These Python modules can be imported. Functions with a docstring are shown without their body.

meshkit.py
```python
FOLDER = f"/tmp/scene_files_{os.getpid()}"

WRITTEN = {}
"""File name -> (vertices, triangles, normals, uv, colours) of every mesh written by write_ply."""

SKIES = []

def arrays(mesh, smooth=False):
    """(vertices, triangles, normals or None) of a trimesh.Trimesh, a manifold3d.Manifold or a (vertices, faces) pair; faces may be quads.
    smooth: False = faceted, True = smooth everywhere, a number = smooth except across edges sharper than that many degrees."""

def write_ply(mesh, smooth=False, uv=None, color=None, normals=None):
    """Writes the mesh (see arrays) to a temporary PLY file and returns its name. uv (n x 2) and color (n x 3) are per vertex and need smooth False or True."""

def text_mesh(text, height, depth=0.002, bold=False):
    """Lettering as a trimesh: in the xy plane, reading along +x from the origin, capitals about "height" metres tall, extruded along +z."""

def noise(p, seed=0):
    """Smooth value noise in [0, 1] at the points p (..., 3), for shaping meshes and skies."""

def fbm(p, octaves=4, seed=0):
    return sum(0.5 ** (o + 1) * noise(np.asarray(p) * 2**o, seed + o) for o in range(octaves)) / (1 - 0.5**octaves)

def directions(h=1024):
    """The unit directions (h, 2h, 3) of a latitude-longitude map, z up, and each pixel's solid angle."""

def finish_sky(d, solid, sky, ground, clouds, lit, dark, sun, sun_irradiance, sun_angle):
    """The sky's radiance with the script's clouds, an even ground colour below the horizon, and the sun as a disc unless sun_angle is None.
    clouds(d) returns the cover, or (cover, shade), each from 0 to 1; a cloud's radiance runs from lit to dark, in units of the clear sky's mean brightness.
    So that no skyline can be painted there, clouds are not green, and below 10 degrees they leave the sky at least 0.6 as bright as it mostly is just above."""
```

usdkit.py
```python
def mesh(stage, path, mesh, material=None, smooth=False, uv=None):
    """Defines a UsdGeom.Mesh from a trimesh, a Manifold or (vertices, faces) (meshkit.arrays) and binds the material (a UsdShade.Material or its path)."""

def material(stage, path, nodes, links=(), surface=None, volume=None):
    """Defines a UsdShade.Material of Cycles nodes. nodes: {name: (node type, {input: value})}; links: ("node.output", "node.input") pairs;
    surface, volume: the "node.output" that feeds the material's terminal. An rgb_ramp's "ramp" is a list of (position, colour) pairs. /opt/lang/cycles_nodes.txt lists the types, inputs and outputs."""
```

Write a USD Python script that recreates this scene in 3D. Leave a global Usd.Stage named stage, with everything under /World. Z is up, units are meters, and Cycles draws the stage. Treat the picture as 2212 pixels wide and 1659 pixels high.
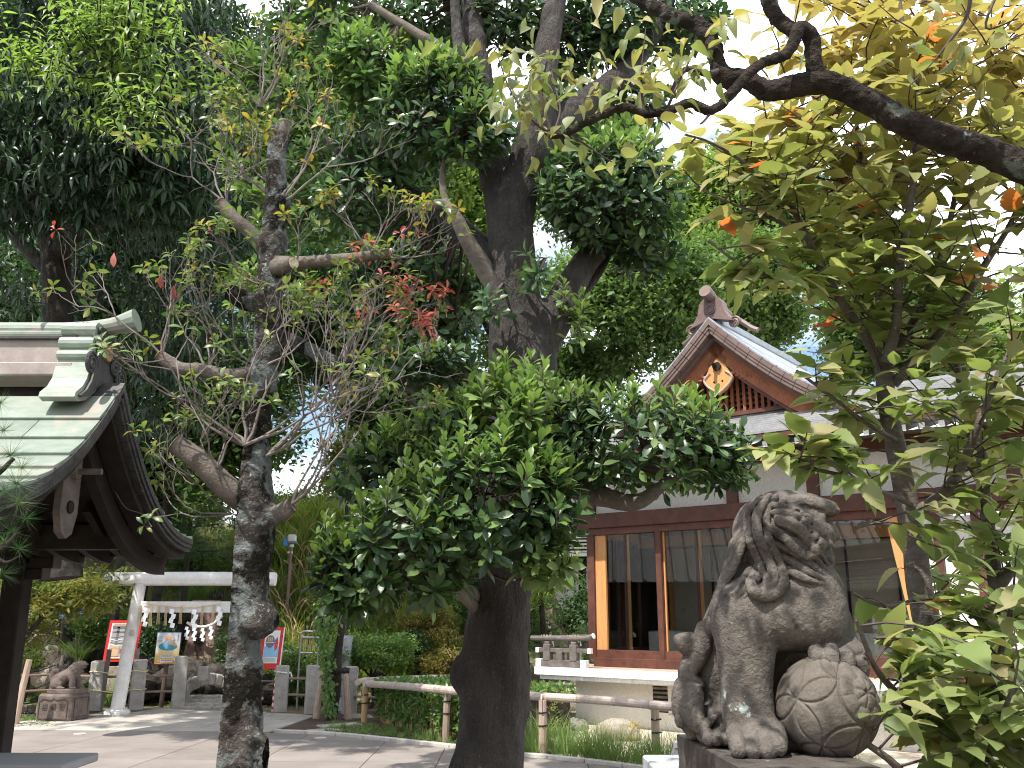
import math, random, glob
import numpy as np, trimesh
from scipy.spatial.transform import Rotation as Rot
from shapely.geometry import Polygon, Point, box as sbox
from shapely.ops import unary_union
from shapely import affinity
from pxr import Usd, UsdGeom, UsdLux, UsdShade, Sdf, Gf, Vt
import usdkit, meshkit

stage = Usd.Stage.CreateInMemory()
UsdGeom.SetStageUpAxis(stage, 'Z'); UsdGeom.SetStageMetersPerUnit(stage, 1.0)
UsdGeom.Xform.Define(stage, '/World'); UsdGeom.Scope.Define(stage, '/World/Looks')

# ---------------- camera, sky, sun, exposure ----------------
EYE, PITCH = 1.95, math.atan(908 / 3600)
CP, SP, F = math.cos(PITCH), math.sin(PITCH), 1975.0
cam = UsdGeom.Camera.Define(stage, '/World/camera')
cam.AddTranslateOp().Set((0, 0, EYE)); cam.AddRotateXOp().Set(90 + math.degrees(PITCH))
cam.CreateHorizontalApertureAttr(36.0); cam.CreateVerticalApertureAttr(27.0)
cam.CreateFocalLengthAttr(36.0 * 3600 / 4032); cam.CreateClippingRangeAttr((0.05, 2000.0))
cam.CreateExposureAttr(0.85)
SUN_EL, SUN_DIR = math.radians(60), np.array([-0.55, -0.83])
SUN_DIR /= np.linalg.norm(SUN_DIR)
SUN = np.array([*(SUN_DIR * math.cos(SUN_EL)), math.sin(SUN_EL)])
SUN_ROT = math.atan2(SUN_DIR[0], SUN_DIR[1])
sky = UsdLux.DomeLight.Define(stage, '/World/sky')
sky_mat = usdkit.material(stage, '/World/Looks/sky_look', {
    'tc': ('texture_coordinate', {}),
    'sky': ('sky_texture', {'sky_type': 'single_scattering', 'sun_disc': False, 'sun_elevation': SUN_EL, 'sun_rotation': SUN_ROT, 'altitude': 30.0, 'aerosol_density': 0.4}),
    'map': ('mapping', {'scale': (1.0, 1.0, 2.2), 'location': (0.12, 5.25, 8.42)}),
    'n': ('noise_texture', {'scale': 2.2, 'detail': 7.0, 'roughness': 0.58, 'distortion': 0.3}),
    'r': ('rgb_ramp', {'ramp': [(0.0, (0, 0, 0)), (0.41, (0, 0, 0)), (0.55, (1, 1, 1)), (1.0, (1, 1, 1))]}),
    'bw': ('rgb_to_bw', {}),
    'mx': ('mix', {'color2': (12.0, 12.3, 12.8)}),
    'bg': ('background_shader', {'strength': 0.115}),
}, [('tc.generated', 'map.vector'), ('map.vector', 'n.vector'), ('n.fac', 'r.fac'), ('r.color', 'bw.color'), ('bw.val', 'mx.fac'),
    ('sky.color', 'mx.color1'), ('mx.color', 'bg.color')], surface='bg.background')
UsdShade.MaterialBindingAPI.Apply(sky.GetPrim()).Bind(sky_mat)
sun = UsdLux.DistantLight.Define(stage, '/World/sun')
sun.CreateIntensityAttr(1.15); sun.CreateAngleAttr(0.6); sun.CreateColorAttr((1.0, 0.95, 0.87))
sun.GetPrim().CreateAttribute('inputs:normalize', Sdf.ValueTypeNames.Bool).Set(True)
zx = -SUN  # light travels along -z
_q = Rot.align_vectors([SUN], [[0, 0, 1]])[0].as_quat()
sun.AddOrientOp().Set(Gf.Quatf(float(_q[3]), float(_q[0]), float(_q[1]), float(_q[2])))

# ---------------- helpers ----------------
V = lambda *a: np.array(a, float)
def ray(u, v):
    k = -(v - 829.5) / F
    return V((u - 1106) / F, CP - k * SP, SP + k * CP)
def at(u, v, Y):                      # the point seen at (u, v) that stands Y metres ahead
    r = ray(u, v); return r * (Y / r[1]) + V(0, 0, EYE)
def gp(u, v, z=0.0):                  # the point of the level z seen at (u, v)
    r = ray(u, v); return r * ((z - EYE) / r[2]) + V(0, 0, EYE)
def proj(p):
    p = np.asarray(p, float) - V(0, 0, EYE)
    f = p[..., 1] * CP + p[..., 2] * SP
    return 1106 + F * p[..., 0] / f, 829.5 - F * (-p[..., 1] * SP + p[..., 2] * CP) / f, f
def unit(a):
    a = np.asarray(a, float); return a / np.maximum(np.linalg.norm(a, axis=-1, keepdims=True), 1e-9)

_used = {}
def numbered(parent, name):
    k = (parent, name); n = _used.get(k, 0); _used[k] = n + 1
    return f'{parent}/{name}' if n == 0 else f'{parent}/{name}_{n:03d}'
def tag(prim, label=None, cat=None, group=None, kind=None):
    for k, x in (('label', label), ('category', cat), ('group', group), ('kind', kind)):
        if x: prim.SetCustomDataByKey(k, x)
class T:                              # a thing: an Xform at its base whose children are its parts
    def __init__(s, name, label=None, cat=None, loc=(0, 0, 0), rotz=0.0, group=None, kind=None):
        s.path = numbered('/World', name); s.loc = np.asarray(loc, float); s.rz = rotz
        x = UsdGeom.Xform.Define(stage, s.path); x.AddTranslateOp().Set(tuple(map(float, s.loc)))
        if rotz: x.AddRotateZOp().Set(math.degrees(rotz))
        tag(x.GetPrim(), label, cat, group, kind)
    def part(s, name, mesh, mat, smooth=False, local=False, label=None, kind=None, parent=None):
        v, f = vf(mesh)
        if not local and parent is None:
            v = v - s.loc
        elif not local:
            v = v - s.loc
        p = numbered(parent or s.path, name)
        usdkit.mesh(stage, p, compact(v, f), MAT[mat], smooth=smooth)
        tag(stage.GetPrimAtPath(p), label, kind=kind)
        return p
def single(name, mesh, mat, label=None, cat=None, group=None, kind=None, smooth=False):
    p = numbered('/World', name); usdkit.mesh(stage, p, compact(*vf(mesh)), MAT[mat], smooth=smooth)
    tag(stage.GetPrimAtPath(p), label, cat, group, kind); return p
def compact(v, f):
    k = np.unique(f)
    if len(k) == len(v): return v, f
    n = np.zeros(len(v), int); n[k] = np.arange(len(k)); return v[k], n[f]
def vf(m):
    if hasattr(m, 'to_mesh'):
        q = m.to_mesh(); return np.array(q.vert_properties[:, :3], float), np.array(q.tri_verts)
    if isinstance(m, (tuple, list)):
        v, f = np.asarray(m[0], float), np.asarray(m[1], int)
        if f.shape[1] == 4: f = np.vstack([f[:, [0, 1, 2]], f[:, [0, 2, 3]]])
        return v, f
    return np.array(m.vertices), np.array(m.faces)
def join(ms):
    vs, fs, n = [], [], 0
    for m in ms:
        v, f = vf(m); vs.append(v); fs.append(f + n); n += len(v)
    return np.vstack(vs), np.vstack(fs)
def bx(c, s, rz=0.0, ch=0.0, tilt=None):
    """a box, its edges chamfered by ch"""
    s = np.asarray(s, float) / 2
    if ch > 0:
        ch = min(ch, s.min() * 0.45); pts = []
        for sx in (-1, 1):
            for sy in (-1, 1):
                for sz in (-1, 1):
                    for k in range(3):
                        q = s.copy(); q -= ch; q[k] += ch; pts.append(q * (sx, sy, sz))
        m = trimesh.convex.convex_hull(np.array(pts))
        v, f = np.array(m.vertices), np.array(m.faces)
    else:
        m = trimesh.creation.box(2 * s); v, f = np.array(m.vertices), np.array(m.faces)
    if tilt is not None: v = v @ Rot.from_euler('xyz', tilt).as_matrix().T
    if rz: v = v @ Rot.from_euler('z', rz).as_matrix().T
    return v + np.asarray(c, float), f
def beam(a, b, w, h, ch=0.0):
    """a box from a to b, w wide and h high"""
    a, b = np.asarray(a, float), np.asarray(b, float); d = b - a; L = np.linalg.norm(d)
    x = d / L; y = np.cross((0, 0, 1), x)
    y = unit(y) if np.linalg.norm(y) > 1e-4 else V(0, 1, 0)
    z = np.cross(x, y)
    v, f = bx((0, 0, 0), (L, w, h), ch=ch)
    return v @ np.array([x, y, z]) + (a + b) / 2, f
def quad_path(pts, m=6):
    """smooth curve through pts (Catmull-Rom), rows may carry a radius"""
    p = np.asarray(pts, float)
    if len(p) < 3: 
        return np.array([p[0] + (p[-1] - p[0]) * t for t in np.linspace(0, 1, max(2, m))])
    q = np.vstack([2 * p[0] - p[1], p, 2 * p[-1] - p[-2]]); out = []
    for i in range(1, len(q) - 2):
        for t in np.arange(m) / m:
            out.append(0.5 * (2 * q[i] + (q[i + 1] - q[i - 1]) * t + (2 * q[i - 1] - 5 * q[i] + 4 * q[i + 1] - q[i + 2]) * t * t + (3 * q[i] - q[i - 1] - 3 * q[i + 1] + q[i + 2]) * t ** 3))
    return np.array(out + [p[-1]])
def tube(pts, r, sides=8, cap=True, rough=0.0, rscale=8.0, seed=0):
    p = np.asarray(pts, float); n = len(p); r = np.broadcast_to(np.asarray(r, float), n)
    tg = unit(np.gradient(p, axis=0)); ref = V(0, 0, 1) if abs(tg[0][2]) < 0.9 else V(1, 0, 0)
    a = unit(np.cross(tg[0], ref)); A = []
    for i in range(n):
        a = unit(a - tg[i] * (a @ tg[i])); A.append(a)
    A = np.array(A); B = np.cross(tg, A); th = np.arange(sides) * 2 * np.pi / sides
    v = p[:, None] + r[:, None, None] * (np.cos(th)[None, :, None] * A[:, None] + np.sin(th)[None, :, None] * B[:, None])
    if rough:
        nn = meshkit.fbm(v.reshape(-1, 3) * rscale + seed, 3, seed).reshape(n, sides, 1) - 0.5
        v = p[:, None] + (v - p[:, None]) * (1 + 2 * rough * nn)
    i, j = np.meshgrid(np.arange(n - 1), np.arange(sides), indexing='ij'); k = (j + 1) % sides
    f = np.stack([i * sides + j, (i + 1) * sides + j, (i + 1) * sides + k, i * sides + k], -1).reshape(-1, 4)
    f = np.vstack([f[:, [0, 2, 1]], f[:, [0, 3, 2]]]); v = v.reshape(-1, 3)
    if cap:
        v = np.vstack([v, p[0], p[-1]]); jj = np.arange(sides); kk = (jj + 1) % sides
        f = np.vstack([f, np.stack([jj, kk, np.full(sides, n * sides)], 1), np.stack([(n - 1) * sides + kk, (n - 1) * sides + jj, np.full(sides, n * sides + 1)], 1)])
    return v, f
def cyl(a, b, r, sides=12, r2=None):
    return tube([a, b], [r, r if r2 is None else r2], sides)
def extr(poly, depth, frame=None):
    """extrude a shapely polygon by depth; frame = (origin, x axis, y axis)"""
    gs = getattr(poly, 'geoms', [poly])
    v, f = join([trimesh.creation.extrude_polygon(g, depth, engine='earcut') for g in gs])
    if frame is not None:
        o, x, y = [np.asarray(q, float) for q in frame]; z = np.cross(x, y)
        v = o + v[:, :1] * x + v[:, 1:2] * y + v[:, 2:] * z
    return v, f
def rocky(c, s, seed, sub=2, amp=0.35, rz=0.0):
    m = trimesh.creation.icosphere(sub, 1.0); v = np.array(m.vertices)
    d = meshkit.fbm(v * 1.3 + seed * 7.1, 3, seed) - 0.5
    v = v * (1 + amp * 2 * d[:, None]); v = np.sign(v) * np.abs(v) ** 0.85
    v = (v * np.asarray(s)) @ Rot.from_euler('z', rz).as_matrix().T
    return v + np.asarray(c), np.array(m.faces)
def rough_box(c, s, seed, amp=0.02, n=5, rz=0.0, taper=0.0):
    v, f = bx((0, 0, 0), s, ch=min(s) * 0.08); m = trimesh.Trimesh(v, f)
    m = m.subdivide_to_size(max(s) / n, max_iter=8); v = np.array(m.vertices)
    dn = meshkit.fbm(v * (1.2 / min(s)) + seed * 3.7, 3, seed)[:, None] - 0.5
    v[:, :2] *= 1 - taper * (v[:, 2:] / s[2] + 0.5)
    v = v + unit(v * (1, 1, 0.4)) * dn * amp * 2
    return v @ Rot.from_euler('z', rz).as_matrix().T + np.asarray(c), np.array(m.faces)

class SDF:
    """solid modelling on a grid: blended capsules and ellipsoids, then surface nets"""
    def __init__(s, lo, hi, h):
        s.lo, s.h = np.asarray(lo, float), h; s.n = np.ceil((np.asarray(hi) - lo) / h).astype(int) + 1
        s.D = np.full(s.n, 0.5, np.float32)
    def block(s, lo, hi):
        a = np.clip(np.floor((lo - s.lo) / s.h).astype(int), 0, s.n); b = np.clip(np.ceil((hi - s.lo) / s.h).astype(int) + 1, 0, s.n)
        if (b <= a).any(): return None, None
        g = [s.lo[k] + s.h * np.arange(a[k], b[k]) for k in range(3)]
        return tuple(slice(a[k], b[k]) for k in range(3)), np.stack(np.meshgrid(*g, indexing='ij'), -1)
    def put(s, sl, d, k, cut=False):
        D = s.D[sl]; d = d.astype(np.float32)
        if cut: d = -d; a, b = D, d; h = np.clip(0.5 - 0.5 * (b - a) / k, 0, 1); s.D[sl] = b * (1 - h) + a * h + k * h * (1 - h); return
        h = np.clip(0.5 + 0.5 * (D - d) / k, 0, 1); s.D[sl] = D * (1 - h) + d * h - k * h * (1 - h)
    def cap(s, a, b, ra, rb, k=0.02, cut=False):
        a, b = np.asarray(a, float), np.asarray(b, float); m = max(ra, rb) + 3 * k + 3 * s.h
        sl, P = s.block(np.minimum(a, b) - m, np.maximum(a, b) + m)
        if sl is None: return
        ab = b - a; t = np.clip((P - a) @ ab / max(ab @ ab, 1e-9), 0, 1)
        s.put(sl, np.linalg.norm(P - a - t[..., None] * ab, axis=-1) - (ra + (rb - ra) * t), k, cut)
    def path(s, pts, r, k=0.02, m=5, cut=False):
        p = quad_path(np.c_[np.asarray(pts, float), np.broadcast_to(r, len(pts))], m)
        for i in range(len(p) - 1): s.cap(p[i, :3], p[i + 1, :3], p[i, 3], p[i + 1, 3], k, cut)
    def ell(s, c, r, k=0.02, rot=None, cut=False):
        c, r = np.asarray(c, float), np.asarray(r, float); m = r.max() + 3 * k + 3 * s.h
        sl, P = s.block(c - m, c + m)
        if sl is None: return
        q = P - c
        if rot is not None: q = q @ Rot.from_euler('xyz', rot).as_matrix()
        k0 = np.linalg.norm(q / r, axis=-1); k1 = np.linalg.norm(q / r ** 2, axis=-1)
        s.put(sl, np.where(k1 > 1e-6, k0 * (k0 - 1) / np.maximum(k1, 1e-6), -r.min()), k, cut)
    def grain(s, amp, scale, seed=0, octaves=3):
        idx = np.argwhere(np.abs(s.D) < amp + 2.5 * s.h); p = s.lo + idx * s.h
        s.D[tuple(idx.T)] += (amp * 2 * (meshkit.fbm(p * scale, octaves, seed) - 0.5)).astype(np.float32)
    def mesh(s):
        D = s.D; n = s.n - 1; ins = D < 0
        c = np.zeros(n, int)
        offs = [(i, j, k) for i in (0, 1) for j in (0, 1) for k in (0, 1)]
        for i, j, k in offs: c += ins[i:i + n[0], j:j + n[1], k:k + n[2]]
        cells = np.argwhere((c > 0) & (c < 8)); num = np.full(n, -1, int); num[tuple(cells.T)] = np.arange(len(cells))
        vals = {o: D[tuple((cells + o).T)] for o in offs}
        acc, cnt = np.zeros((len(cells), 3)), np.zeros(len(cells))
        for o in offs:
            for ax in range(3):
                if o[ax]: continue
                o2 = list(o); o2[ax] = 1; a, b = vals[o], vals[tuple(o2)]; w = (a < 0) != (b < 0)
                t = np.where(w, a / np.where(a == b, 1, a - b), 0); p = np.array(o, float)[None] + np.zeros((len(cells), 3)); p[:, ax] = t
                acc += np.where(w[:, None], p, 0); cnt += w
        v = s.lo + s.h * (cells + acc / np.maximum(cnt, 1)[:, None]); fs = []
        for ax in range(3):
            u, w = (ax + 1) % 3, (ax + 2) % 3; sh = [slice(1, -1)] * 3; sh[ax] = slice(0, -1); sh2 = list(sh); sh2[ax] = slice(1, None)
            A, B = ins[tuple(sh)], ins[tuple(sh2)]
            e = np.argwhere(A != B); st = A[tuple(e.T)]
            e = e + 1; e[:, ax] -= 1
            du, dw = np.eye(3, dtype=int)[u], np.eye(3, dtype=int)[w]
            ok = (e[:, u] < n[u]) & (e[:, w] < n[w]) & (e[:, ax] < n[ax]); e, st = e[ok], st[ok]
            q = np.stack([num[tuple((e - x).T)] for x in (du + dw, dw, 0 * du, du)], 1)
            q[~st] = q[~st][:, ::-1]; fs.append(q)
        f = np.vstack(fs); f = f[(f >= 0).all(1)]
        return v, np.vstack([f[:, [0, 1, 2]], f[:, [0, 2, 3]]])

# ---------------- materials ----------------
MAT = {}
def lum(c, k): return tuple(min(1, x * k) for x in c)
def pm(name, c1, c2, scale=4.0, rough=0.75, bump=0.3, bscale=30.0, bdist=0.01, spots=(), stretch=(1, 1, 1), spec=0.3, metal=0.0, detail=6.0, contrast=0.18, island=0.0, coat=0.0):
    """noise between two colours, optional spots (scale, from, to, colour), bump"""
    nd = {'g': ('geometry', {}), 'm': ('mapping', {'scale': stretch}),
          'n': ('noise_texture', {'scale': scale, 'detail': detail, 'roughness': 0.6}),
          'r': ('rgb_ramp', {'ramp': [(0, c1), (0.5 - contrast, c1), (0.5 + contrast, c2), (1, c2)]}),
          'f': ('noise_texture', {'scale': bscale, 'detail': 5.0, 'roughness': 0.65}),
          'fr': ('rgb_ramp', {'ramp': [(0.25, (0.72,) * 3), (0.75, (1.22,) * 3)]}),
          'mu': ('mix', {'mix_type': 'multiply', 'fac': 0.8}),
          'b': ('bump', {'strength': bump, 'distance': bdist * 3}),
          'p': ('principled_bsdf', {'roughness': rough, 'specular_ior_level': spec, 'metallic': metal, 'coat_weight': coat})}
    ln = [('g.position', 'm.vector'), ('m.vector', 'n.vector'), ('m.vector', 'f.vector'), ('n.fac', 'r.fac'), ('f.fac', 'fr.fac'), ('r.color', 'mu.color1'), ('fr.color', 'mu.color2'),
          ('f.fac', 'b.height'), ('b.normal', 'p.normal')]
    last = 'mu.color'
    for i, (sc, a, b_, col) in enumerate(spots):
        nd[f's{i}'] = ('noise_texture', {'scale': sc, 'detail': 6.0, 'roughness': 0.65, 'distortion': 0.4}); nd[f'sr{i}'] = ('rgb_ramp', {'ramp': [(0, (0, 0, 0)), (a, (0, 0, 0)), (b_, (1, 1, 1)), (1, (1, 1, 1))]})
        nd[f'sb{i}'] = ('rgb_to_bw', {}); nd[f'sm{i}'] = ('mix', {'color2': col}); nd[f'so{i}'] = ('vector_math', {'math_type': 'add', 'vector2': (3.1 * i + 1.7, 5.3 * i, 2.9 * i)})
        ln += [('g.position', f'so{i}.vector1'), (f'so{i}.vector', f's{i}.vector'), (f's{i}.fac', f'sr{i}.fac'), (f'sr{i}.color', f'sb{i}.color'), (f'sb{i}.val', f'sm{i}.fac'), (last, f'sm{i}.color1')]
        last = f'sm{i}.color'
    if island:
        nd['oi'] = ('object_info', {}); nd['ir'] = ('rgb_ramp', {'ramp': [(0, (1 - island,) * 3), (1, (1 + island * 0.7,) * 3)]}); nd['im'] = ('mix', {'mix_type': 'multiply', 'fac': 1.0})
        ln += [('oi.random', 'ir.fac'), ('ir.color', 'im.color2'), (last, 'im.color1')]; last = 'im.color'
    ln.append((last, 'p.base_color'))
    MAT[name] = usdkit.material(stage, f'/World/Looks/{name}', nd, ln, surface='p.BSDF')
def leafmat(name, stops, trans=0.3, rough=0.42, clump=1.2, spec=0.45, tcol=1.6, height=None):
    """foliage: a colour per leaf, slow variation through the crown, light passing through"""
    nd = {'g': ('geometry', {}), 'oi': ('object_info', {}), 'ad': ('math', {'math_type': 'add'}), 'fr': ('math', {'math_type': 'fraction'}),
          'r': ('rgb_ramp', {'ramp': stops}), 'n': ('noise_texture', {'scale': clump, 'detail': 3.0}), 'nr': ('rgb_ramp', {'ramp': [(0.3, (0.68,) * 3), (0.7, (1.3,) * 3)]}),
          'mu': ('mix', {'mix_type': 'multiply', 'fac': 1.0}), 'p': ('principled_bsdf', {'roughness': rough, 'specular_ior_level': spec}),
          'tb': ('mix', {'mix_type': 'multiply', 'fac': 1.0, 'color2': (1.15 * tcol, 1.25 * tcol, 0.7 * tcol)}),
          't': ('translucent_bsdf', {}), 'mx': ('mix_closure', {'fac': trans})}
    ln = [('g.random_per_island', 'ad.value1'), ('oi.random', 'ad.value2'), ('ad.value', 'fr.value1'), ('fr.value', 'r.fac'), ('g.position', 'n.vector'), ('n.fac', 'nr.fac'),
          ('r.color', 'mu.color1'), ('nr.color', 'mu.color2')]
    last = 'mu.color'
    if height:                         # (z low, z high, colour): leaves turn with height
        nd |= {'sx': ('separate_xyz', {}), 'mr': ('map_range', {'from_min': height[0], 'from_max': height[1], 'clamp': True}), 'mh': ('mix', {'color2': height[2]}),
               'hn': ('math', {'math_type': 'multiply', 'use_clamp': True})}
        ln += [('g.position', 'sx.vector'), ('sx.z', 'mr.value'), ('mr.result', 'hn.value1'), ('nr.color', 'hn.value2'), ('hn.value', 'mh.fac'), (last, 'mh.color1')]; last = 'mh.color'
    ln += [(last, 'p.base_color'), (last, 'tb.color1'), ('tb.color', 't.color'), ('p.BSDF', 'mx.closure1'), ('t.BSDF', 'mx.closure2')]
    MAT[name] = usdkit.material(stage, f'/World/Looks/{name}', nd, ln, surface='mx.closure')
def flat(name, col, rough=0.5, spec=0.4, metal=0.0):
    MAT[name] = usdkit.material(stage, f'/World/Looks/{name}', {'p': ('principled_bsdf', {'base_color': col, 'roughness': rough, 'specular_ior_level': spec, 'metallic': metal})}, [], surface='p.BSDF')

pm('bark_grey', (0.035, 0.030, 0.028), (0.072, 0.064, 0.059), 5, 0.85, 0.9, 22, 0.03, [(75, 0.60, 0.68, (0.17, 0.16, 0.155)), (1.6, 0.57, 0.74, (0.19, 0.18, 0.17)), (16, 0.62, 0.70, (0.025, 0.022, 0.02))], (1, 1, 0.35), 0.2)
pm('bark_limb', (0.09, 0.075, 0.06), (0.17, 0.145, 0.12), 4, 0.8, 0.4, 24, 0.015, [(9, 0.6, 0.75, (0.05, 0.045, 0.04))], spec=0.2)
pm('bark_lichen', (0.035, 0.03, 0.026), (0.10, 0.085, 0.075), 6, 0.9, 1.0, 26, 0.03, [(3.2, 0.45, 0.55, (0.19, 0.21, 0.205)), (34, 0.58, 0.66, (0.30, 0.32, 0.31)), (2.6, 0.51, 0.56, (0.017, 0.015, 0.010)), (70, 0.62, 0.66, (0.22, 0.23, 0.21))], spec=0.15)
pm('bark_stub', (0.10, 0.082, 0.07), (0.17, 0.145, 0.125), 9, 0.85, 0.6, 50, 0.01, [(14, 0.62, 0.70, (0.24, 0.25, 0.24))], spec=0.2)
pm('bark_cherry', (0.075, 0.06, 0.05), (0.15, 0.125, 0.11), 9, 0.55, 0.5, 40, 0.008, [(20, 0.62, 0.68, (0.30, 0.27, 0.24))], (1, 1, 3.0), 0.35)
pm('bark_plum', (0.02, 0.016, 0.014), (0.08, 0.063, 0.054), 14, 0.9, 1.0, 34, 0.03, [(9, 0.60, 0.66, (0.20, 0.23, 0.20)), (24, 0.68, 0.72, (0.30, 0.25, 0.07))], spec=0.15)
pm('bark_dark', (0.022, 0.019, 0.016), (0.055, 0.048, 0.04), 4, 0.9, 0.6, 14, 0.03, spec=0.15)
pm('twig', (0.11, 0.09, 0.08), (0.22, 0.19, 0.175), 12, 0.8, 0.2, 60, 0.004, spec=0.2)
pm('twig_green', (0.12, 0.13, 0.05), (0.20, 0.17, 0.09), 8, 0.7, 0.1, 40, 0.004)
pm('twig_dark', (0.045, 0.03, 0.028), (0.09, 0.065, 0.055), 8, 0.7, 0.2, 50, 0.004)
pm('cut_wood', (0.42, 0.16, 0.075), (0.50, 0.33, 0.22), 25, 0.8, 0.2, 80, 0.004)
pm('cut_pale', (0.50, 0.42, 0.36), (0.32, 0.22, 0.16), 25, 0.8, 0.2, 80, 0.004)
G = lambda *c: [(i / (len(c) - 1), x) for i, x in enumerate(c)]
leafmat('leaf_main', G((0.022, 0.046, 0.022), (0.034, 0.071, 0.031), (0.053, 0.10, 0.042), (0.085, 0.135, 0.05)), 0.18, 0.36, 0.9, 0.5)
leafmat('leaf_shoot', G((0.09, 0.155, 0.045), (0.13, 0.20, 0.06), (0.18, 0.25, 0.075)), 0.3, 0.4, 1.0)
leafmat('leaf_mid', G((0.055, 0.11, 0.035), (0.085, 0.15, 0.045), (0.13, 0.195, 0.06)), 0.28, 0.4, 1.0)
leafmat('leaf_pruned', G((0.05, 0.10, 0.03), (0.09, 0.15, 0.04), (0.14, 0.18, 0.05), (0.22, 0.20, 0.05)), 0.3, 0.38)
leafmat('leaf_yellow', G((0.30, 0.19, 0.03), (0.34, 0.25, 0.05), (0.22, 0.21, 0.05)), 0.3, 0.45)
leafmat('leaf_red', G((0.20, 0.025, 0.02), (0.34, 0.075, 0.075), (0.42, 0.15, 0.15), (0.16, 0.02, 0.02)), 0.3, 0.4)
leafmat('leaf_cherry', G((0.13, 0.18, 0.062), (0.175, 0.225, 0.08), (0.225, 0.275, 0.10), (0.285, 0.31, 0.13), (0.32, 0.275, 0.15)), 0.42, 0.5, 1.3, 0.35, 1.3, height=(3.5, 5.3, (0.33, 0.245, 0.105)))
leafmat('leaf_cherry_red', G((0.55, 0.13, 0.05), (0.48, 0.20, 0.05), (0.60, 0.10, 0.09)), 0.4, 0.45)
leafmat('leaf_plum', G((0.11, 0.14, 0.05), (0.16, 0.185, 0.07), (0.21, 0.215, 0.09), (0.27, 0.22, 0.07)), 0.33, 0.5)
leafmat('leaf_oak', G((0.016, 0.036, 0.019), (0.026, 0.055, 0.026), (0.042, 0.08, 0.034)), 0.15, 0.4, 0.5, 0.5)
leafmat('leaf_oak_young', G((0.15, 0.225, 0.055), (0.205, 0.28, 0.075), (0.11, 0.18, 0.05)), 0.38, 0.42)
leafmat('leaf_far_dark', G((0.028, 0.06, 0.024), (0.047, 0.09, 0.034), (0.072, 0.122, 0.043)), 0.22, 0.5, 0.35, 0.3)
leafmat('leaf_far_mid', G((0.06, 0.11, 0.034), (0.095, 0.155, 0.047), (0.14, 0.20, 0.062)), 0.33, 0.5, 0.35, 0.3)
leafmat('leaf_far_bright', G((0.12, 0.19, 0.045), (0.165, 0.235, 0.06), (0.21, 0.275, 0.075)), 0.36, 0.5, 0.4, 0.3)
leafmat('leaf_far_yellow', G((0.13, 0.175, 0.045), (0.18, 0.20, 0.055), (0.24, 0.21, 0.06)), 0.33, 0.5, 0.8, 0.3)
leafmat('leaf_azalea', G((0.06, 0.115, 0.03), (0.095, 0.165, 0.04), (0.145, 0.215, 0.055)), 0.28, 0.5, 1.6, 0.3)
leafmat('leaf_azalea_brown', G((0.13, 0.14, 0.03), (0.20, 0.18, 0.05), (0.26, 0.16, 0.07)), 0.3, 0.55, 1.6, 0.3)
leafmat('leaf_hedge', G((0.06, 0.125, 0.035), (0.10, 0.175, 0.045), (0.155, 0.235, 0.06)), 0.3, 0.45, 2.0, 0.35)
leafmat('grass_blade', G((0.085, 0.15, 0.045), (0.135, 0.205, 0.06), (0.19, 0.255, 0.08)), 0.33, 0.55, 1.0, 0.3)
leafmat('grass_tall', G((0.11, 0.20, 0.035), (0.19, 0.26, 0.06), (0.32, 0.30, 0.13)), 0.35, 0.6, 0.8, 0.25)
leafmat('grass_plume', G((0.42, 0.30, 0.20), (0.50, 0.38, 0.27)), 0.3, 0.8, 0.8, 0.1)
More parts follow.
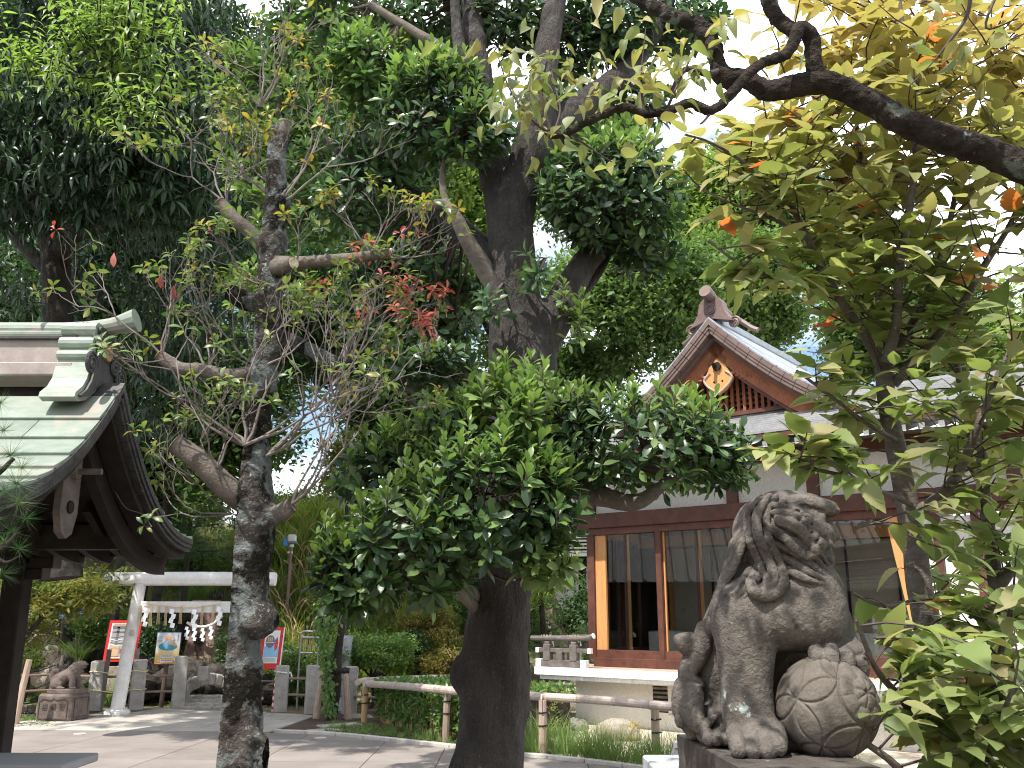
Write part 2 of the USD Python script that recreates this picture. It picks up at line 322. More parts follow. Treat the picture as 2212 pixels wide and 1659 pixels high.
leafmat('needle', G((0.035, 0.085, 0.03), (0.06, 0.12, 0.04), (0.10, 0.16, 0.05)), 0.15, 0.5, 2.0, 0.3)
pm('copper_green', (0.17, 0.215, 0.18), (0.25, 0.285, 0.235), 2.2, 0.45, 0.12, 12, 0.01, [(3.5, 0.52, 0.70, (0.30, 0.26, 0.23)), (9, 0.64, 0.74, (0.20, 0.17, 0.17))], (0.6, 1, 1), 0.4, island=0.14)
pm('copper_pink', (0.26, 0.21, 0.195), (0.33, 0.29, 0.26), 2.0, 0.5, 0.1, 12, 0.01, [(4, 0.6, 0.72, (0.30, 0.36, 0.30))], spec=0.4)
pm('copper_dark', (0.028, 0.027, 0.027), (0.06, 0.058, 0.056), 5, 0.55, 0.2, 20, 0.01, [(8, 0.64, 0.74, (0.14, 0.18, 0.16))], spec=0.4, island=0.2)
pm('wood_dark', (0.014, 0.011, 0.010), (0.032, 0.025, 0.021), 6, 0.75, 0.2, 40, 0.005, spec=0.25, island=0.1)
pm('wood_grey', (0.10, 0.085, 0.08), (0.19, 0.165, 0.15), 6, 0.8, 0.3, 40, 0.006, stretch=(1, 1, 1), spec=0.2)
pm('wood_red', (0.070, 0.026, 0.018), (0.125, 0.048, 0.032), 5, 0.5, 0.15, 40, 0.004, [(7, 0.62, 0.75, (0.06, 0.022, 0.016))], spec=0.35, island=0.1)
pm('wood_orange', (0.50, 0.235, 0.085), (0.60, 0.31, 0.12), 5, 0.5, 0.08, 40, 0.003, spec=0.3, stretch=(3, 3, 0.3))
pm('wood_gable', (0.22, 0.075, 0.035), (0.33, 0.12, 0.055), 5, 0.55, 0.12, 40, 0.004, spec=0.3)
pm('roof_brown', (0.12, 0.078, 0.068), (0.18, 0.125, 0.11), 5, 0.5, 0.12, 25, 0.006, spec=0.4, island=0.1)
pm('roof_blue', (0.24, 0.27, 0.31), (0.33, 0.36, 0.40), 2.5, 0.42, 0.08, 14, 0.006, [(5, 0.62, 0.74, (0.20, 0.21, 0.23))], spec=0.5, island=0.1)
pm('roof_grey', (0.19, 0.19, 0.20), (0.28, 0.28, 0.285), 2.5, 0.55, 0.12, 18, 0.006, [(6, 0.62, 0.74, (0.16, 0.16, 0.16))], spec=0.4, island=0.12)
pm('roof_brown_far', (0.16, 0.16, 0.145), (0.25, 0.255, 0.225), 3, 0.6, 0.2, 18, 0.01, [(14, 0.66, 0.72, (0.38, 0.33, 0.12))])
pm('white_paint', (0.72, 0.72, 0.72), (0.80, 0.80, 0.79), 3, 0.55, 0.05, 30, 0.003, spec=0.4)
pm('plaster', (0.62, 0.60, 0.565), (0.72, 0.70, 0.66), 1.5, 0.85, 0.1, 40, 0.004, [(2, 0.62, 0.85, (0.52, 0.50, 0.46))], spec=0.2)
pm('panel_tan', (0.30, 0.26, 0.21), (0.36, 0.315, 0.26), 2, 0.8, 0.04, 40, 0.002, spec=0.2)
pm('cloth_white', (0.66, 0.68, 0.70), (0.74, 0.76, 0.78), 3, 0.85, 0.1, 14, 0.01, spec=0.1)
pm('statue_stone', (0.095, 0.082, 0.073), (0.168, 0.148, 0.131), 9, 0.9, 0.8, 80, 0.006, [(7, 0.58, 0.68, (0.045, 0.038, 0.034)), (5, 0.665, 0.70, (0.36, 0.44, 0.41)), (60, 0.62, 0.70, (0.22, 0.20, 0.18)), (45, 0.64, 0.70, (0.05, 0.042, 0.038))], spec=0.15)
pm('statue_ball', (0.09, 0.077, 0.066), (0.15, 0.13, 0.112), 9, 0.88, 0.4, 110, 0.004, [(6, 0.60, 0.70, (0.09, 0.075, 0.065))], spec=0.15)
pm('statue_plinth', (0.05, 0.042, 0.037), (0.10, 0.086, 0.075), 7, 0.9, 0.5, 70, 0.006, [(6, 0.66, 0.71, (0.20, 0.23, 0.20))], spec=0.2)
pm('lion_stone', (0.11, 0.086, 0.076), (0.18, 0.143, 0.128), 6, 0.9, 0.5, 50, 0.01, [(5, 0.6, 0.7, (0.10, 0.082, 0.075))], spec=0.15)
pm('granite', (0.32, 0.30, 0.28), (0.46, 0.43, 0.40), 7, 0.88, 0.6, 60, 0.012, [(16, 0.6, 0.68, (0.24, 0.20, 0.17))], spec=0.2)
pm('granite_grey', (0.30, 0.31, 0.33), (0.40, 0.41, 0.43), 10, 0.85, 0.3, 80, 0.006, spec=0.2)
pm('torii_stone', (0.60, 0.58, 0.57), (0.72, 0.70, 0.69), 4, 0.75, 0.15, 50, 0.005, [(2.2, 0.64, 0.80, (0.40, 0.37, 0.36))], spec=0.25)
pm('lava_rock', (0.05, 0.045, 0.042), (0.14, 0.12, 0.105), 6, 0.95, 1.0, 18, 0.05, [(3, 0.64, 0.72, (0.30, 0.30, 0.28)), (5, 0.62, 0.70, (0.08, 0.11, 0.03))], spec=0.1)
pm('rock_tan', (0.26, 0.22, 0.18), (0.38, 0.33, 0.28), 5, 0.9, 0.5, 30, 0.02, [(6, 0.62, 0.70, (0.14, 0.13, 0.10))], spec=0.15)
pm('stele_brown', (0.25, 0.16, 0.135), (0.35, 0.24, 0.205), 5, 0.9, 0.4, 26, 0.02, [(5, 0.60, 0.68, (0.12, 0.08, 0.068)), (14, 0.66, 0.70, (0.36, 0.30, 0.27))], (1, 1, 0.4), 0.2)
pm('paving_pink', (0.185, 0.16, 0.145), (0.24, 0.212, 0.194), 1.3, 0.75, 0.12, 60, 0.003, [(0.8, 0.58, 0.72, (0.165, 0.13, 0.118)), (30, 0.68, 0.72, (0.19, 0.155, 0.14))], spec=0.3, island=0.08)
pm('paving_pale', (0.34, 0.312, 0.28), (0.41, 0.38, 0.342), 1.5, 0.75, 0.12, 60, 0.003, [(1.1, 0.6, 0.75, (0.37, 0.33, 0.29))], spec=0.3, island=0.07)
pm('kerb_stone', (0.45, 0.41, 0.38), (0.56, 0.52, 0.48), 6, 0.8, 0.3, 50, 0.005)
pm('joint_dark', (0.10, 0.075, 0.065), (0.16, 0.12, 0.10), 8, 0.9, 0.2, 50, 0.005)
pm('soil', (0.075, 0.052, 0.038), (0.15, 0.105, 0.075), 5, 0.95, 0.8, 30, 0.03, [(20, 0.66, 0.72, (0.30, 0.24, 0.18))])
pm('ground_earth', (0.16, 0.13, 0.09), (0.26, 0.21, 0.15), 2.5, 0.95, 0.5, 25, 0.02, [(1.2, 0.5, 0.62, (0.09, 0.12, 0.035))])
pm('sand_pale', (0.50, 0.43, 0.34), (0.60, 0.53, 0.43), 3, 0.9, 0.3, 40, 0.01)
pm('hill_earth', (0.10, 0.115, 0.045), (0.19, 0.165, 0.095), 1.6, 0.95, 0.8, 12, 0.05, [(1.1, 0.55, 0.65, (0.20, 0.165, 0.12))])
pm('gravel', (0.16, 0.145, 0.135), (0.30, 0.275, 0.26), 20, 0.9, 0.6, 40, 0.02, island=0.25)
pm('bamboo', (0.36, 0.29, 0.26), (0.50, 0.42, 0.37), 5, 0.45, 0.08, 40, 0.003, [(4, 0.58, 0.70, (0.27, 0.215, 0.21))], spec=0.4)
pm('post_wood', (0.33, 0.235, 0.18), (0.47, 0.36, 0.29), 7, 0.8, 0.25, 50, 0.005, stretch=(3, 3, 0.4), spec=0.2)
pm('post_orange', (0.42, 0.26, 0.13), (0.52, 0.35, 0.20), 7, 0.7, 0.2, 50, 0.005)
flat('black_cord', (0.015, 0.013, 0.013), 0.6); flat('rope_white', (0.75, 0.72, 0.66), 0.9); flat('straw', (0.52, 0.41, 0.22), 0.9)
flat('yellow_rope', (0.62, 0.58, 0.30), 0.8); flat('paper', (0.82, 0.82, 0.84), 0.8); flat('red_board', (0.62, 0.035, 0.035), 0.35); flat('red_paint', (0.55, 0.05, 0.05), 0.5)
flat('steel', (0.45, 0.45, 0.46), 0.35, 0.5, 0.9); flat('rail_brown', (0.20, 0.135, 0.11), 0.5); flat('post_brown', (0.10, 0.065, 0.055), 0.5); flat('lamp_white', (0.75, 0.75, 0.74), 0.4); flat('grey_metal', (0.22, 0.22, 0.23), 0.4)
flat('carved', (0.06, 0.045, 0.04), 0.95, 0.1); flat('carved_grey', (0.15, 0.155, 0.165), 0.95, 0.1); flat('ink', (0.03, 0.03, 0.035), 0.7); flat('print_grey', (0.16, 0.16, 0.17), 0.5); flat('print_mid', (0.33, 0.33, 0.35), 0.5)
flat('print_white', (0.78, 0.78, 0.78), 0.5); flat('print_blue', (0.05, 0.24, 0.60), 0.4); flat('print_sky', (0.25, 0.50, 0.75), 0.4); flat('print_teal', (0.06, 0.30, 0.42), 0.4); flat('print_red', (0.60, 0.06, 0.05), 0.4); flat('print_orange', (0.75, 0.36, 0.10), 0.4)
flat('print_yellow', (0.72, 0.55, 0.10), 0.4); flat('print_tan', (0.55, 0.40, 0.25), 0.5); flat('print_rock', (0.38, 0.33, 0.36), 0.5); flat('shirt', (0.72, 0.74, 0.78), 0.9); flat('trousers', (0.02, 0.022, 0.03), 0.9)
flat('skin', (0.45, 0.27, 0.19), 0.6); flat('hair', (0.015, 0.012, 0.01), 0.5); flat('gold', (0.34, 0.19, 0.07), 0.5); flat('black_hole', (0.01, 0.01, 0.01), 0.9)
MAT['glass'] = usdkit.material(stage, '/World/Looks/glass', {'f': ('fresnel', {'IOR': 1.45}), 't': ('transparent_bsdf', {'color': (0.86, 0.88, 0.87)}), 'g': ('glossy_bsdf', {'color': (0.9, 0.9, 0.9), 'roughness': 0.015}), 'm': ('mix_closure', {})},
    [('f.fac', 'm.fac'), ('t.BSDF', 'm.closure1'), ('g.BSDF', 'm.closure2')], surface='m.closure')
MAT['print_map'] = usdkit.material(stage, '/World/Looks/print_map', {'g': ('geometry', {}), 's': ('separate_xyz', {}), 'm': ('map_range', {'from_min': 0.94, 'from_max': 1.67, 'clamp': True}),
    'r': ('rgb_ramp', {'ramp': [(0, (0.62, 0.25, 0.08)), (0.1, (0.75, 0.50, 0.08)), (0.3, (0.80, 0.66, 0.35)), (0.45, (0.80, 0.78, 0.68)), (0.75, (0.72, 0.74, 0.84)), (1, (0.16, 0.40, 0.75))]}), 'p': ('principled_bsdf', {'roughness': 0.4})},
    [('g.position', 's.vector'), ('s.z', 'm.value'), ('m.result', 'r.fac'), ('r.color', 'p.base_color')], surface='p.BSDF')
MAT['brick_far'] = usdkit.material(stage, '/World/Looks/brick_far', {'g': ('geometry', {}), 'c': ('separate_xyz', {}), 'x': ('combine_xyz', {}), 'b': ('brick_texture', {'scale': 1.0, 'brick_width': 0.6, 'row_height': 0.22, 'mortar_size': 0.02, 'color1': (0.50, 0.44, 0.45), 'color2': (0.56, 0.50, 0.50), 'mortar': (0.36, 0.32, 0.33)}), 'p': ('principled_bsdf', {'roughness': 0.8})},
    [('g.position', 'c.vector'), ('c.x', 'x.x'), ('c.z', 'x.y'), ('x.vector', 'b.vector'), ('b.color', 'p.base_color')], surface='p.BSDF')

# ---------------- foliage ----------------
def leaf(W, shape='obovate', fold=0.25, droop=0.25, n=5, tooth=0.0, petiole=0.08):
    """one leaf of length 1 along +y, upper face +z, folded along its midrib"""
    t = np.linspace(0, 1, n + 1)
    w = {'obovate': np.sin(np.pi * t ** 1.6) ** 0.75, 'lance': np.sin(np.pi * t ** 0.85) ** 0.9, 'ovate': np.sin(np.pi * t ** 0.72) ** 0.85 * (1 - 0.25 * t), 'ellip': np.sin(np.pi * t) ** 0.7}[shape] * W / 2
    w[0], w[-1] = 0.012, 0.004
    if tooth: w[1:-1] *= 1 + tooth * np.where(np.arange(1, n) % 2, 1, -1)
    y = petiole + (1 - petiole) * t; z = -droop * t ** 2 + 0.04
    rows = np.stack([np.stack([-w, y, z + fold * w], 1), np.stack([0 * w, y, z], 1), np.stack([w, y, z + fold * w], 1)], 1).reshape(-1, 3)
    rows = np.vstack([rows, [(-0.006, 0, 0), (0.006, 0, 0)]]); f = []
    for i in range(n):
        a, b = 3 * i, 3 * i + 3
        for k in (0, 1): f += [(a + k, a + k + 1, b + k + 1), (a + k, b + k + 1, b + k)]
    m = len(rows) - 2; f.append((m, m + 1, 1))
    return rows, np.array(f)
def frames(d, n):
    d = unit(d); x = unit(np.cross(d, n)); return np.stack([x, d, np.cross(x, d)], -1)   # columns x, y, z
def instancer(path, protos, idx, pos, R, sc):
    pi = UsdGeom.PointInstancer.Define(stage, path); tg = []
    for i, (m, mat) in enumerate(protos):
        p = f'{path}/prototypes/leaf' + (f'_{i:03d}' if i else ''); usdkit.mesh(stage, p, m, MAT[mat], smooth=True); tg.append(p)
    pi.CreatePrototypesRel().SetTargets([Sdf.Path(x) for x in tg])
    pi.CreateProtoIndicesAttr(Vt.IntArray.FromNumpy(np.asarray(idx, np.int32))); pi.CreatePositionsAttr(Vt.Vec3fArray.FromNumpy(np.asarray(pos, np.float32)))
    q = Rot.from_matrix(R).as_quat()
    pi.CreateOrientationsAttr(Vt.QuathArray([Gf.Quath(float(a[3]), float(a[0]), float(a[1]), float(a[2])) for a in q]))
    sc = np.asarray(sc, np.float32); sc = np.repeat(sc[:, None], 3, 1) if sc.ndim == 1 else sc
    pi.CreateScalesAttr(Vt.Vec3fArray.FromNumpy(np.ascontiguousarray(sc)))
    return pi
def add_leaves(t, protos, L, top=300, name='leaf', fol='foliage'):
    """L: list of (pos, dir, normal, length, proto index) arrays. The leaves that show largest become meshes of their own, the rest one part"""
    pos, d, nr, ln, ix = [np.concatenate([np.atleast_1d(q[k]) for q in L]) for k in range(5)]
    R = frames(d, nr); ix = ix.astype(int); u, v, f = proj(pos)
    vis = (u > 10) & (u < 2200) & (v > 10) & (v < 1650) & (f > 0.3)
    order = np.argsort(-np.where(vis, ln / np.maximum(f, 0.3), 0)); big = order[:top][vis[order[:top]]]
    for i in big:
        m, mat = protos[ix[i]]; p = numbered(t.path, name)
        usdkit.mesh(stage, p, ((m[0] * ln[i]) @ R[i].T + pos[i] - t.loc, m[1]), MAT[mat], smooth=True)
    rest = np.setdiff1d(np.arange(len(pos)), big)
    if len(rest):
        p = numbered(t.path, fol); instancer(p, protos, ix[rest], pos[rest] - t.loc, R[rest], ln[rest]); tag(stage.GetPrimAtPath(p), kind='stuff')
def whorls(tips, ax, m, L, rng, lo=25, hi=100, proto=0, back=0.5):
    """m leaves round each shoot tip, the outer ones spreading and hanging"""
    N = len(tips); k = np.arange(m)
    ax = unit(ax); ref = np.where(np.abs(ax[:, 2:]) < 0.9, V(0, 0, 1), V(1, 0, 0)); e1 = unit(np.cross(ax, ref)); e2 = np.cross(ax, e1)
    ph = k[None] * 2.4 + rng.uniform(0, 6.3, (N, 1)) + rng.normal(0, 0.25, (N, m)); th = np.radians(lo + (hi - lo) * (k[None] + 0.5) / m + rng.normal(0, 9, (N, m)))
    rad = np.cos(ph)[..., None] * e1[:, None] + np.sin(ph)[..., None] * e2[:, None]
    d = ax[:, None] * np.cos(th)[..., None] + rad * np.sin(th)[..., None]; nr = ax[:, None] * np.sin(th)[..., None] - rad * np.cos(th)[..., None] + rng.normal(0, 0.25, (N, m, 3))
    ln = L * rng.uniform(0.7, 1.1, (N, m)) * (0.75 + 0.35 * np.sin(np.pi * (k[None] + 1) / (m + 1)))
    pos = tips[:, None] - ax[:, None] * (L * back * (k[None] / m))[..., None]
    return pos.reshape(-1, 3), d.reshape(-1, 3), nr.reshape(-1, 3), ln.ravel(), np.full(N * m, proto)
def in_ball(n, rng, shell=0.35):
    d = unit(rng.normal(size=(n, 3))); return d * (shell + (1 - shell) * rng.uniform(0, 1, (n, 1)) ** 0.45)
def blob(c, r, n, anchor, rng, r0=0.02, per=7, shell=0.45, wob=0.2):
    """shoot tips through an ellipsoid, joined by twigs to an anchor on a limb"""
    c, r, anchor = np.asarray(c), np.asarray(r), np.asarray(anchor); q = in_ball(n, rng, shell); tips = c + q * r
    hubs = c + in_ball(max(1, n // per), rng, 0.2) * r * 0.62; tw = []
    for h in hubs:
        m = (anchor + h) / 2 + rng.normal(0, wob, 3) * np.linalg.norm(h - anchor) * 0.5
        tw.append(tube(quad_path([anchor, m, h], 3), np.linspace(r0, r0 * 0.45, 7), 5, False))
    for t in tips:
        h = hubs[np.argmin(((hubs - t) ** 2).sum(1))]; m = (h + t) / 2 - V(0, 0, 0.08) * np.linalg.norm(t - h)
        tw.append(tube([h, m, t], [r0 * 0.42, r0 * 0.3, r0 * 0.2], 4, False))
    return tips, q, tw
# ---------------- ground, plaza, hill ----------------
def sstep(x): x = np.clip(x, 0, 1); return x * x * (3 - 2 * x)
def hill_z(x, y):
    h = 4.6 * sstep((y - 21.6 - 0.25 * np.maximum(x + 4, 0)) / 7.5) * (1 - sstep((x + 0.5) / 4.0))
    n = meshkit.fbm(np.stack([x * 0.45, y * 0.45, 0 * x], -1), 4, 3) - 0.5
    return h + n * np.minimum(h, 1.5) * 1.1
gx, gy = np.meshgrid(np.r_[-300, -80, np.linspace(-30, 30, 61), 80, 300], np.r_[-60, -10, np.linspace(-4, 50, 55), 90, 400], indexing='ij')
def grid(X, Y, Z):
    n, m = X.shape; v = np.stack([X, Y, Z], -1).reshape(-1, 3); i, j = np.meshgrid(np.arange(n - 1), np.arange(m - 1), indexing='ij')
    a = i * m + j; return v, np.stack([a, a + m, a + m + 1, a + 1], -1).reshape(-1, 4)
single('ground', grid(gx, gy, 0 * gx - 0.02), 'ground_earth', kind='structure')
hx, hy = np.meshgrid(np.linspace(-26, 4, 121), np.linspace(21.2, 44, 92), indexing='ij')
hz = hill_z(hx, hy); hz = np.where(hz < 0.03, -0.3, hz)
single('hill', grid(hx, hy, hz), 'hill_earth', kind='structure', smooth=True)

kerb_px = [(0, 1580), (300, 1582), (560, 1585), (600, 1586), (660, 1588), (713, 1591), (795, 1599), (876, 1608), (996, 1621), (1080, 1632), (1121, 1637), (1200, 1644), (1315, 1657), (1420, 1672), (1600, 1700)]
kerb = np.array([gp(*p) for p in kerb_px])
far_line = lambda x: np.interp(x, kerb[:, 0], kerb[:, 1])
pl = T('plaza', loc=(0, 0, 0), kind='structure')
base = Polygon([(-30, 2), *[(-30, far_line(-8.8))], *[(p[0], p[1]) for p in kerb], (9, 9.5), (9, 2)])
pl.part('joint_bed', extr(base, 0.012, ((0, 0, -0.012), (1, 0, 0), (0, 1, 0))), 'joint_dark')
xs = [-12.85, -10.9, -8.9, -6.95, -4.95, -3.45, -1.98, -1.0, 0.0, 1.0, 2.0, 3.0, 4.0, 5.0]
ys = [5.7, 6.65, 7.6, 8.5, 9.45, 10.4, 11.3, 12.25, 13.2, 14.1, 15.3, 16.3, 17.5]
def sk(x, y):                         # joints swing slightly from left to right
    return x + (y - 13) * np.interp(x, [-7, -2], [0.1, 0.0]), y - np.interp(x, [-8, -3, 0], [-0.75, -0.05, 0.0]) * 1.0
inner = base.buffer(-0.02)
for i in range(len(xs) - 1):
    for j in range(len(ys) - 1):
        c = [(xs[i], ys[j]), (xs[i + 1], ys[j]), (xs[i + 1], ys[j + 1]), (xs[i], ys[j + 1])]
        q = Polygon([sk(*p) for p in c]).buffer(-0.007).intersection(inner)
        if q.area > 0.02:
            q = q if q.geom_type == 'Polygon' else max(q.geoms, key=lambda g: g.area)
            pl.part('paving_slab', extr(q, 0.02, ((0, 0, 0.0), (1, 0, 0), (0, 1, 0))), 'paving_pink')
kb = quad_path([(p[0], p[1], 0.0) for p in kerb], 3); L = np.r_[0, np.cumsum(np.linalg.norm(np.diff(kb, axis=0), axis=1))]
kt = T('kerb', loc=(0, 0, 0), kind='structure')
for s in np.arange(0.0, L[-1] - 0.5, 0.6):
    a, b = [np.array([np.interp(q, L, kb[:, k]) for k in range(3)]) for q in (s, s + 0.59)]
    if b[0] < -3.9: continue
    o = unit(np.cross((0, 0, 1), b - a)) * 0.045
    kt.part('kerb_stone', beam(a + o + V(0, 0, 0.02), b + o + V(0, 0, 0.02), 0.09, 0.1, 0.01), 'kerb_stone')
# pale apron in front of the torii
ap = T('stone_apron', loc=(0, 0, 0), kind='structure')
apoly = Polygon([(-16, far_line(-8.8) + 0.9), (-8.79, far_line(-8.79) + 0.02), (-6, far_line(-6) + 0.02), (-4.12, far_line(-4.1) + 0.02), (-3.86, 19.0), (-4.3, 19.35), (-7.4, 20.5), (-8.1, 18.95), (-9.7, 17.6), (-16, 17.9)])
ap.part('joint_bed', extr(apoly, 0.012, ((0, 0, -0.008), (1, 0, 0), (0, 1, 0))), 'joint_dark')
ang = math.radians(-6)
for i in range(16):
    for j in range(7):
        o = V(-12 + i * 0.95 + (j % 2) * 0.45, 15.6 + j * 0.72)
        q = affinity.rotate(sbox(o[0], o[1], o[0] + 0.94, o[1] + 0.71), -6, origin=(-6, 18)).intersection(apoly.buffer(-0.01))
        if q.area > 0.03 and q.geom_type == 'Polygon':
            ap.part('paving_slab', extr(q.buffer(-0.004), 0.02, ((0, 0, 0.006), (1, 0, 0), (0, 1, 0))), 'paving_pale')
# soil bed by the sapling, pale ground before the hall, gravel
bed = Polygon([(-4.05, 16.6), (-3.2, 16.35), (-1.9, 15.45), (-1.0, 14.75), (0.2, 13.8), (-0.4, 20.5), (-3.8, 20.0)])
single('soil_bed', extr(bed, 0.02, ((0, 0, -0.012), (1, 0, 0), (0, 1, 0))), 'soil', kind='structure')
yard = Polygon([(0.7, 13.75), (4, 12.2), (9, 9.6), (13, 12), (13, 24), (0.5, 24), (0.2, 16)])
single('sandy_yard', extr(yard, 0.02, ((0, 0, -0.016), (1, 0, 0), (0, 1, 0))), 'sand_pale', kind='structure')
for px in ([(562, 1600), (606, 1586), (690, 1582), (660, 1592)], [(610, 1583), (640, 1572), (780, 1568), (775, 1575)]):
    pass
for a, b in (((668, 1583), (731, 1578)), ((690, 1572), (775, 1566))):
    p, q = gp(*a), gp(*b); single('stepping_stone', beam(p + V(0, 0, 0.01), q + V(0, 0, 0.01), 0.32, 0.05, 0.01), 'paving_pale', 'flat pale stepping slab on the brown soil by the sapling, ' + ('nearer the kerb' if a[0] == 668 else 'further from the kerb'), 'stepping stone')
# drain and floor lights in the plaza
for u, v in ((173, 1579), (689, 1588), (692, 1592)):
    pass
for u, v, lb in ((172, 1588, 'round pale floor light in the pink paving below the small stone lion'), (692, 1597, 'round pale floor light in the pink paving beside the kerb')):
    p = gp(u, v); single('floor_light', cyl(p + V(0, 0, 0.021), p + V(0, 0, 0.026), 0.10, 20), 'kerb_stone', lb, 'floor light')
p = gp(615, 1603); single('drain_cover', beam(p + V(-0.35, 0, 0.023), p + V(0.4, -0.02, 0.023), 0.2, 0.008), 'grey_metal', 'flat grey drain cover in the pink paving right of the lichened trunk', 'drain cover')

# ---------------- left pavilion with copper roof ----------------
XG, YA, HW = -2.85, 6.5, 1.74
pav = T('water_pavilion', 'dark timber pavilion with curved green copper roof at the left edge', 'pavilion', (-5, 6.5, 0))
def prof(s): return 3.6 - 1.0 * (1 - (1 - np.clip(s, 0, 1)) ** 2.2)
def pp(s, off=0.0):                   # s in [-1, 1] across the roof, off metres above its upper face
    s = np.clip(np.asarray(s, float), -1, 1); a = np.abs(s); e = 1e-3
    dz = (prof(np.clip(a + e, 0, 1)) - prof(np.clip(a - e, 0, 1))) / (np.clip(a + e, 0, 1) - np.clip(a - e, 0, 1)) / HW
    nl = np.hypot(1, dz)
    return YA + HW * s + off * np.sign(s) * (-dz) / nl, prof(a) + off / nl
def roof_band(s0, s1, o0, o1, xa, xb, n=14):
    """a strip of the roof's thickness: from s0 to s1, from height o0 down to o1, between xa and xb"""
    s = np.linspace(s0, s1, n + 1)
    if not np.isscalar(o0): o0 = np.interp(np.abs(s), [min(abs(s0), abs(s1)), max(abs(s0), abs(s1))], o0)
    (y0, z0), (y1, z1) = pp(s, o0), pp(s, o1)
    if s0 < 0 < s1 or s0 == 0 or s1 == 0:
        m = np.abs(s) < 1e-6
        z0[m] = prof(0) + np.max(o0) * 1.55; z1[m] = prof(0) + o1 * 1.55; y0[m] = y1[m] = YA
    rows = [np.stack([np.full(n + 1, x), y, z], 1) for x, y, z in ((xa, y0, z0), (xb, y0, z0), (xb, y1, z1), (xa, y1, z1))]
    v = np.concatenate(rows); k = n + 1; f = []
    for r in range(4):
        a, b = r * k, ((r + 1) % 4) * k
        for i in range(n): f.append((a + i, b + i, b + i + 1, a + i + 1))
    f += [(0, 3 * k, 2 * k, k), (n, k + n, 2 * k + n, 3 * k + n)]
    v, f = vf((v, np.array(f)))
    t = trimesh.Trimesh(v, f, process=False)
    return (v, f if t.volume > 0 else f[:, ::-1])
sc = np.linspace(0.06, 1.0, 10)
for sg, nm in ((-1, 'near'), (1, 'far')):
    for i in range(len(sc) - 1):
        a, b = sc[i], sc[i + 1] + 0.012
        x1 = XG
        for j in range(9):
            x0 = x1 - (0.42 if (j == 0 and i % 2) else 0.78)
            lo, hi = (a, b) if sg > 0 else (-b, -a)
            s = np.linspace(lo, hi, 5); th = np.where(sg * s > sg * (lo + hi) / 2, 0.012, 0.006)
            pav.part('copper_sheet', roof_band(lo, hi, (0.002, 0.024), -0.016, x0 + 0.007, x1, 4), 'copper_green')
            x1 = x0
pav.part('roof_core', roof_band(-0.995, 0.995, -0.02, -0.085, -9.5, XG - 0.02, 40), 'wood_dark')
for sg in (-1, 1):                    # layered verge, each course cut into short pieces
    for ly, (o0, o1, xb) in enumerate(((-0.002, -0.045, XG + 0.012), (-0.045, -0.080, XG + 0.002), (-0.080, -0.11, XG - 0.012))):
        cuts = np.linspace(0, 1, 17 + ly)
        for a, b in zip(cuts[:-1], cuts[1:]):
            lo, hi = (a, b - 0.002) if sg > 0 else (-b + 0.002, -a)
            pav.part('verge_sheet', roof_band(lo, hi, o0, o1, XG - 0.25, xb, 3), 'copper_dark')
    lo, hi = (0, 1.0) if sg > 0 else (-1.0, 0)
    pav.part('bargeboard', roof_band(lo, hi, -0.11, -0.17, XG - 0.2, XG - 0.06, 18), 'wood_dark')
    pav.part('bargeboard', roof_band(lo, hi * 1.0, -0.17, -0.31, XG - 0.3, XG - 0.22, 18), 'wood_dark')
    for k in range(16):
        x = XG - 0.42 - 0.26 * k
        a, b = (0.42, 1.0) if sg > 0 else (-1.0, -0.42)
        pav.part('rafter', roof_band(a, b, -0.115, -0.215, x - 0.06, x, 5), 'wood_dark')
    pav.part('eave_board', roof_band(*((0.96, 1.0) if sg > 0 else (-1.0, -0.96)), -0.10, -0.155, -9.4, XG - 0.3, 2), 'wood_dark')
    for yy, zz in ((1.02 * sg, 2.56),):
        pav.part('purlin', bx((-6.2, YA + yy, zz), (6.2, 0.17, 0.2), ch=0.01), 'wood_dark')
        pav.part('purlin_end', bx((-3.098, YA + yy, zz), (0.012, 0.172, 0.202)), 'wood_grey')
pav.part('ridge_purlin', bx((-6.2, YA, 3.2), (6.2, 0.16, 0.22), ch=0.01), 'wood_dark')
pav.part('gable_wall', extr(Polygon([(YA - 1.2, 2.5), (YA + 1.2, 2.5), (YA + 0.5, 3.0), (YA, 3.5), (YA - 0.5, 3.0)]), 0.05, ((-4.3, 0, 0), (0, 1, 0), (0, 0, 1))), 'wood_dark')
# pendant under the gable's peak, with its peg
pd = Polygon([(-0.12, 0.28), (0.12, 0.28), (0.13, -0.18), (0.08, -0.32), (0, -0.36), (-0.08, -0.32), (-0.13, -0.18)])
pdp = pav.part('pendant', extr(pd, 0.05, ((XG - 0.30, 6.42, 2.82), (0, 1, 0), (0, 0, 1))), 'wood_grey')
pav.part('peg', cyl((XG - 0.25, 6.42, 2.93), (XG - 0.05, 6.42, 2.93), 0.022, 10), 'wood_grey', parent=pdp)
pav.part('boss', cyl((XG - 0.25, 6.42, 2.93), (XG - 0.21, 6.42, 2.93), 0.06, 6), 'wood_grey', parent=pdp)
pav.part('hollow', cyl((XG - 0.251, 6.42, 2.68), (XG - 0.235, 6.42, 2.68), 0.045, 10), 'black_hole', parent=pdp)
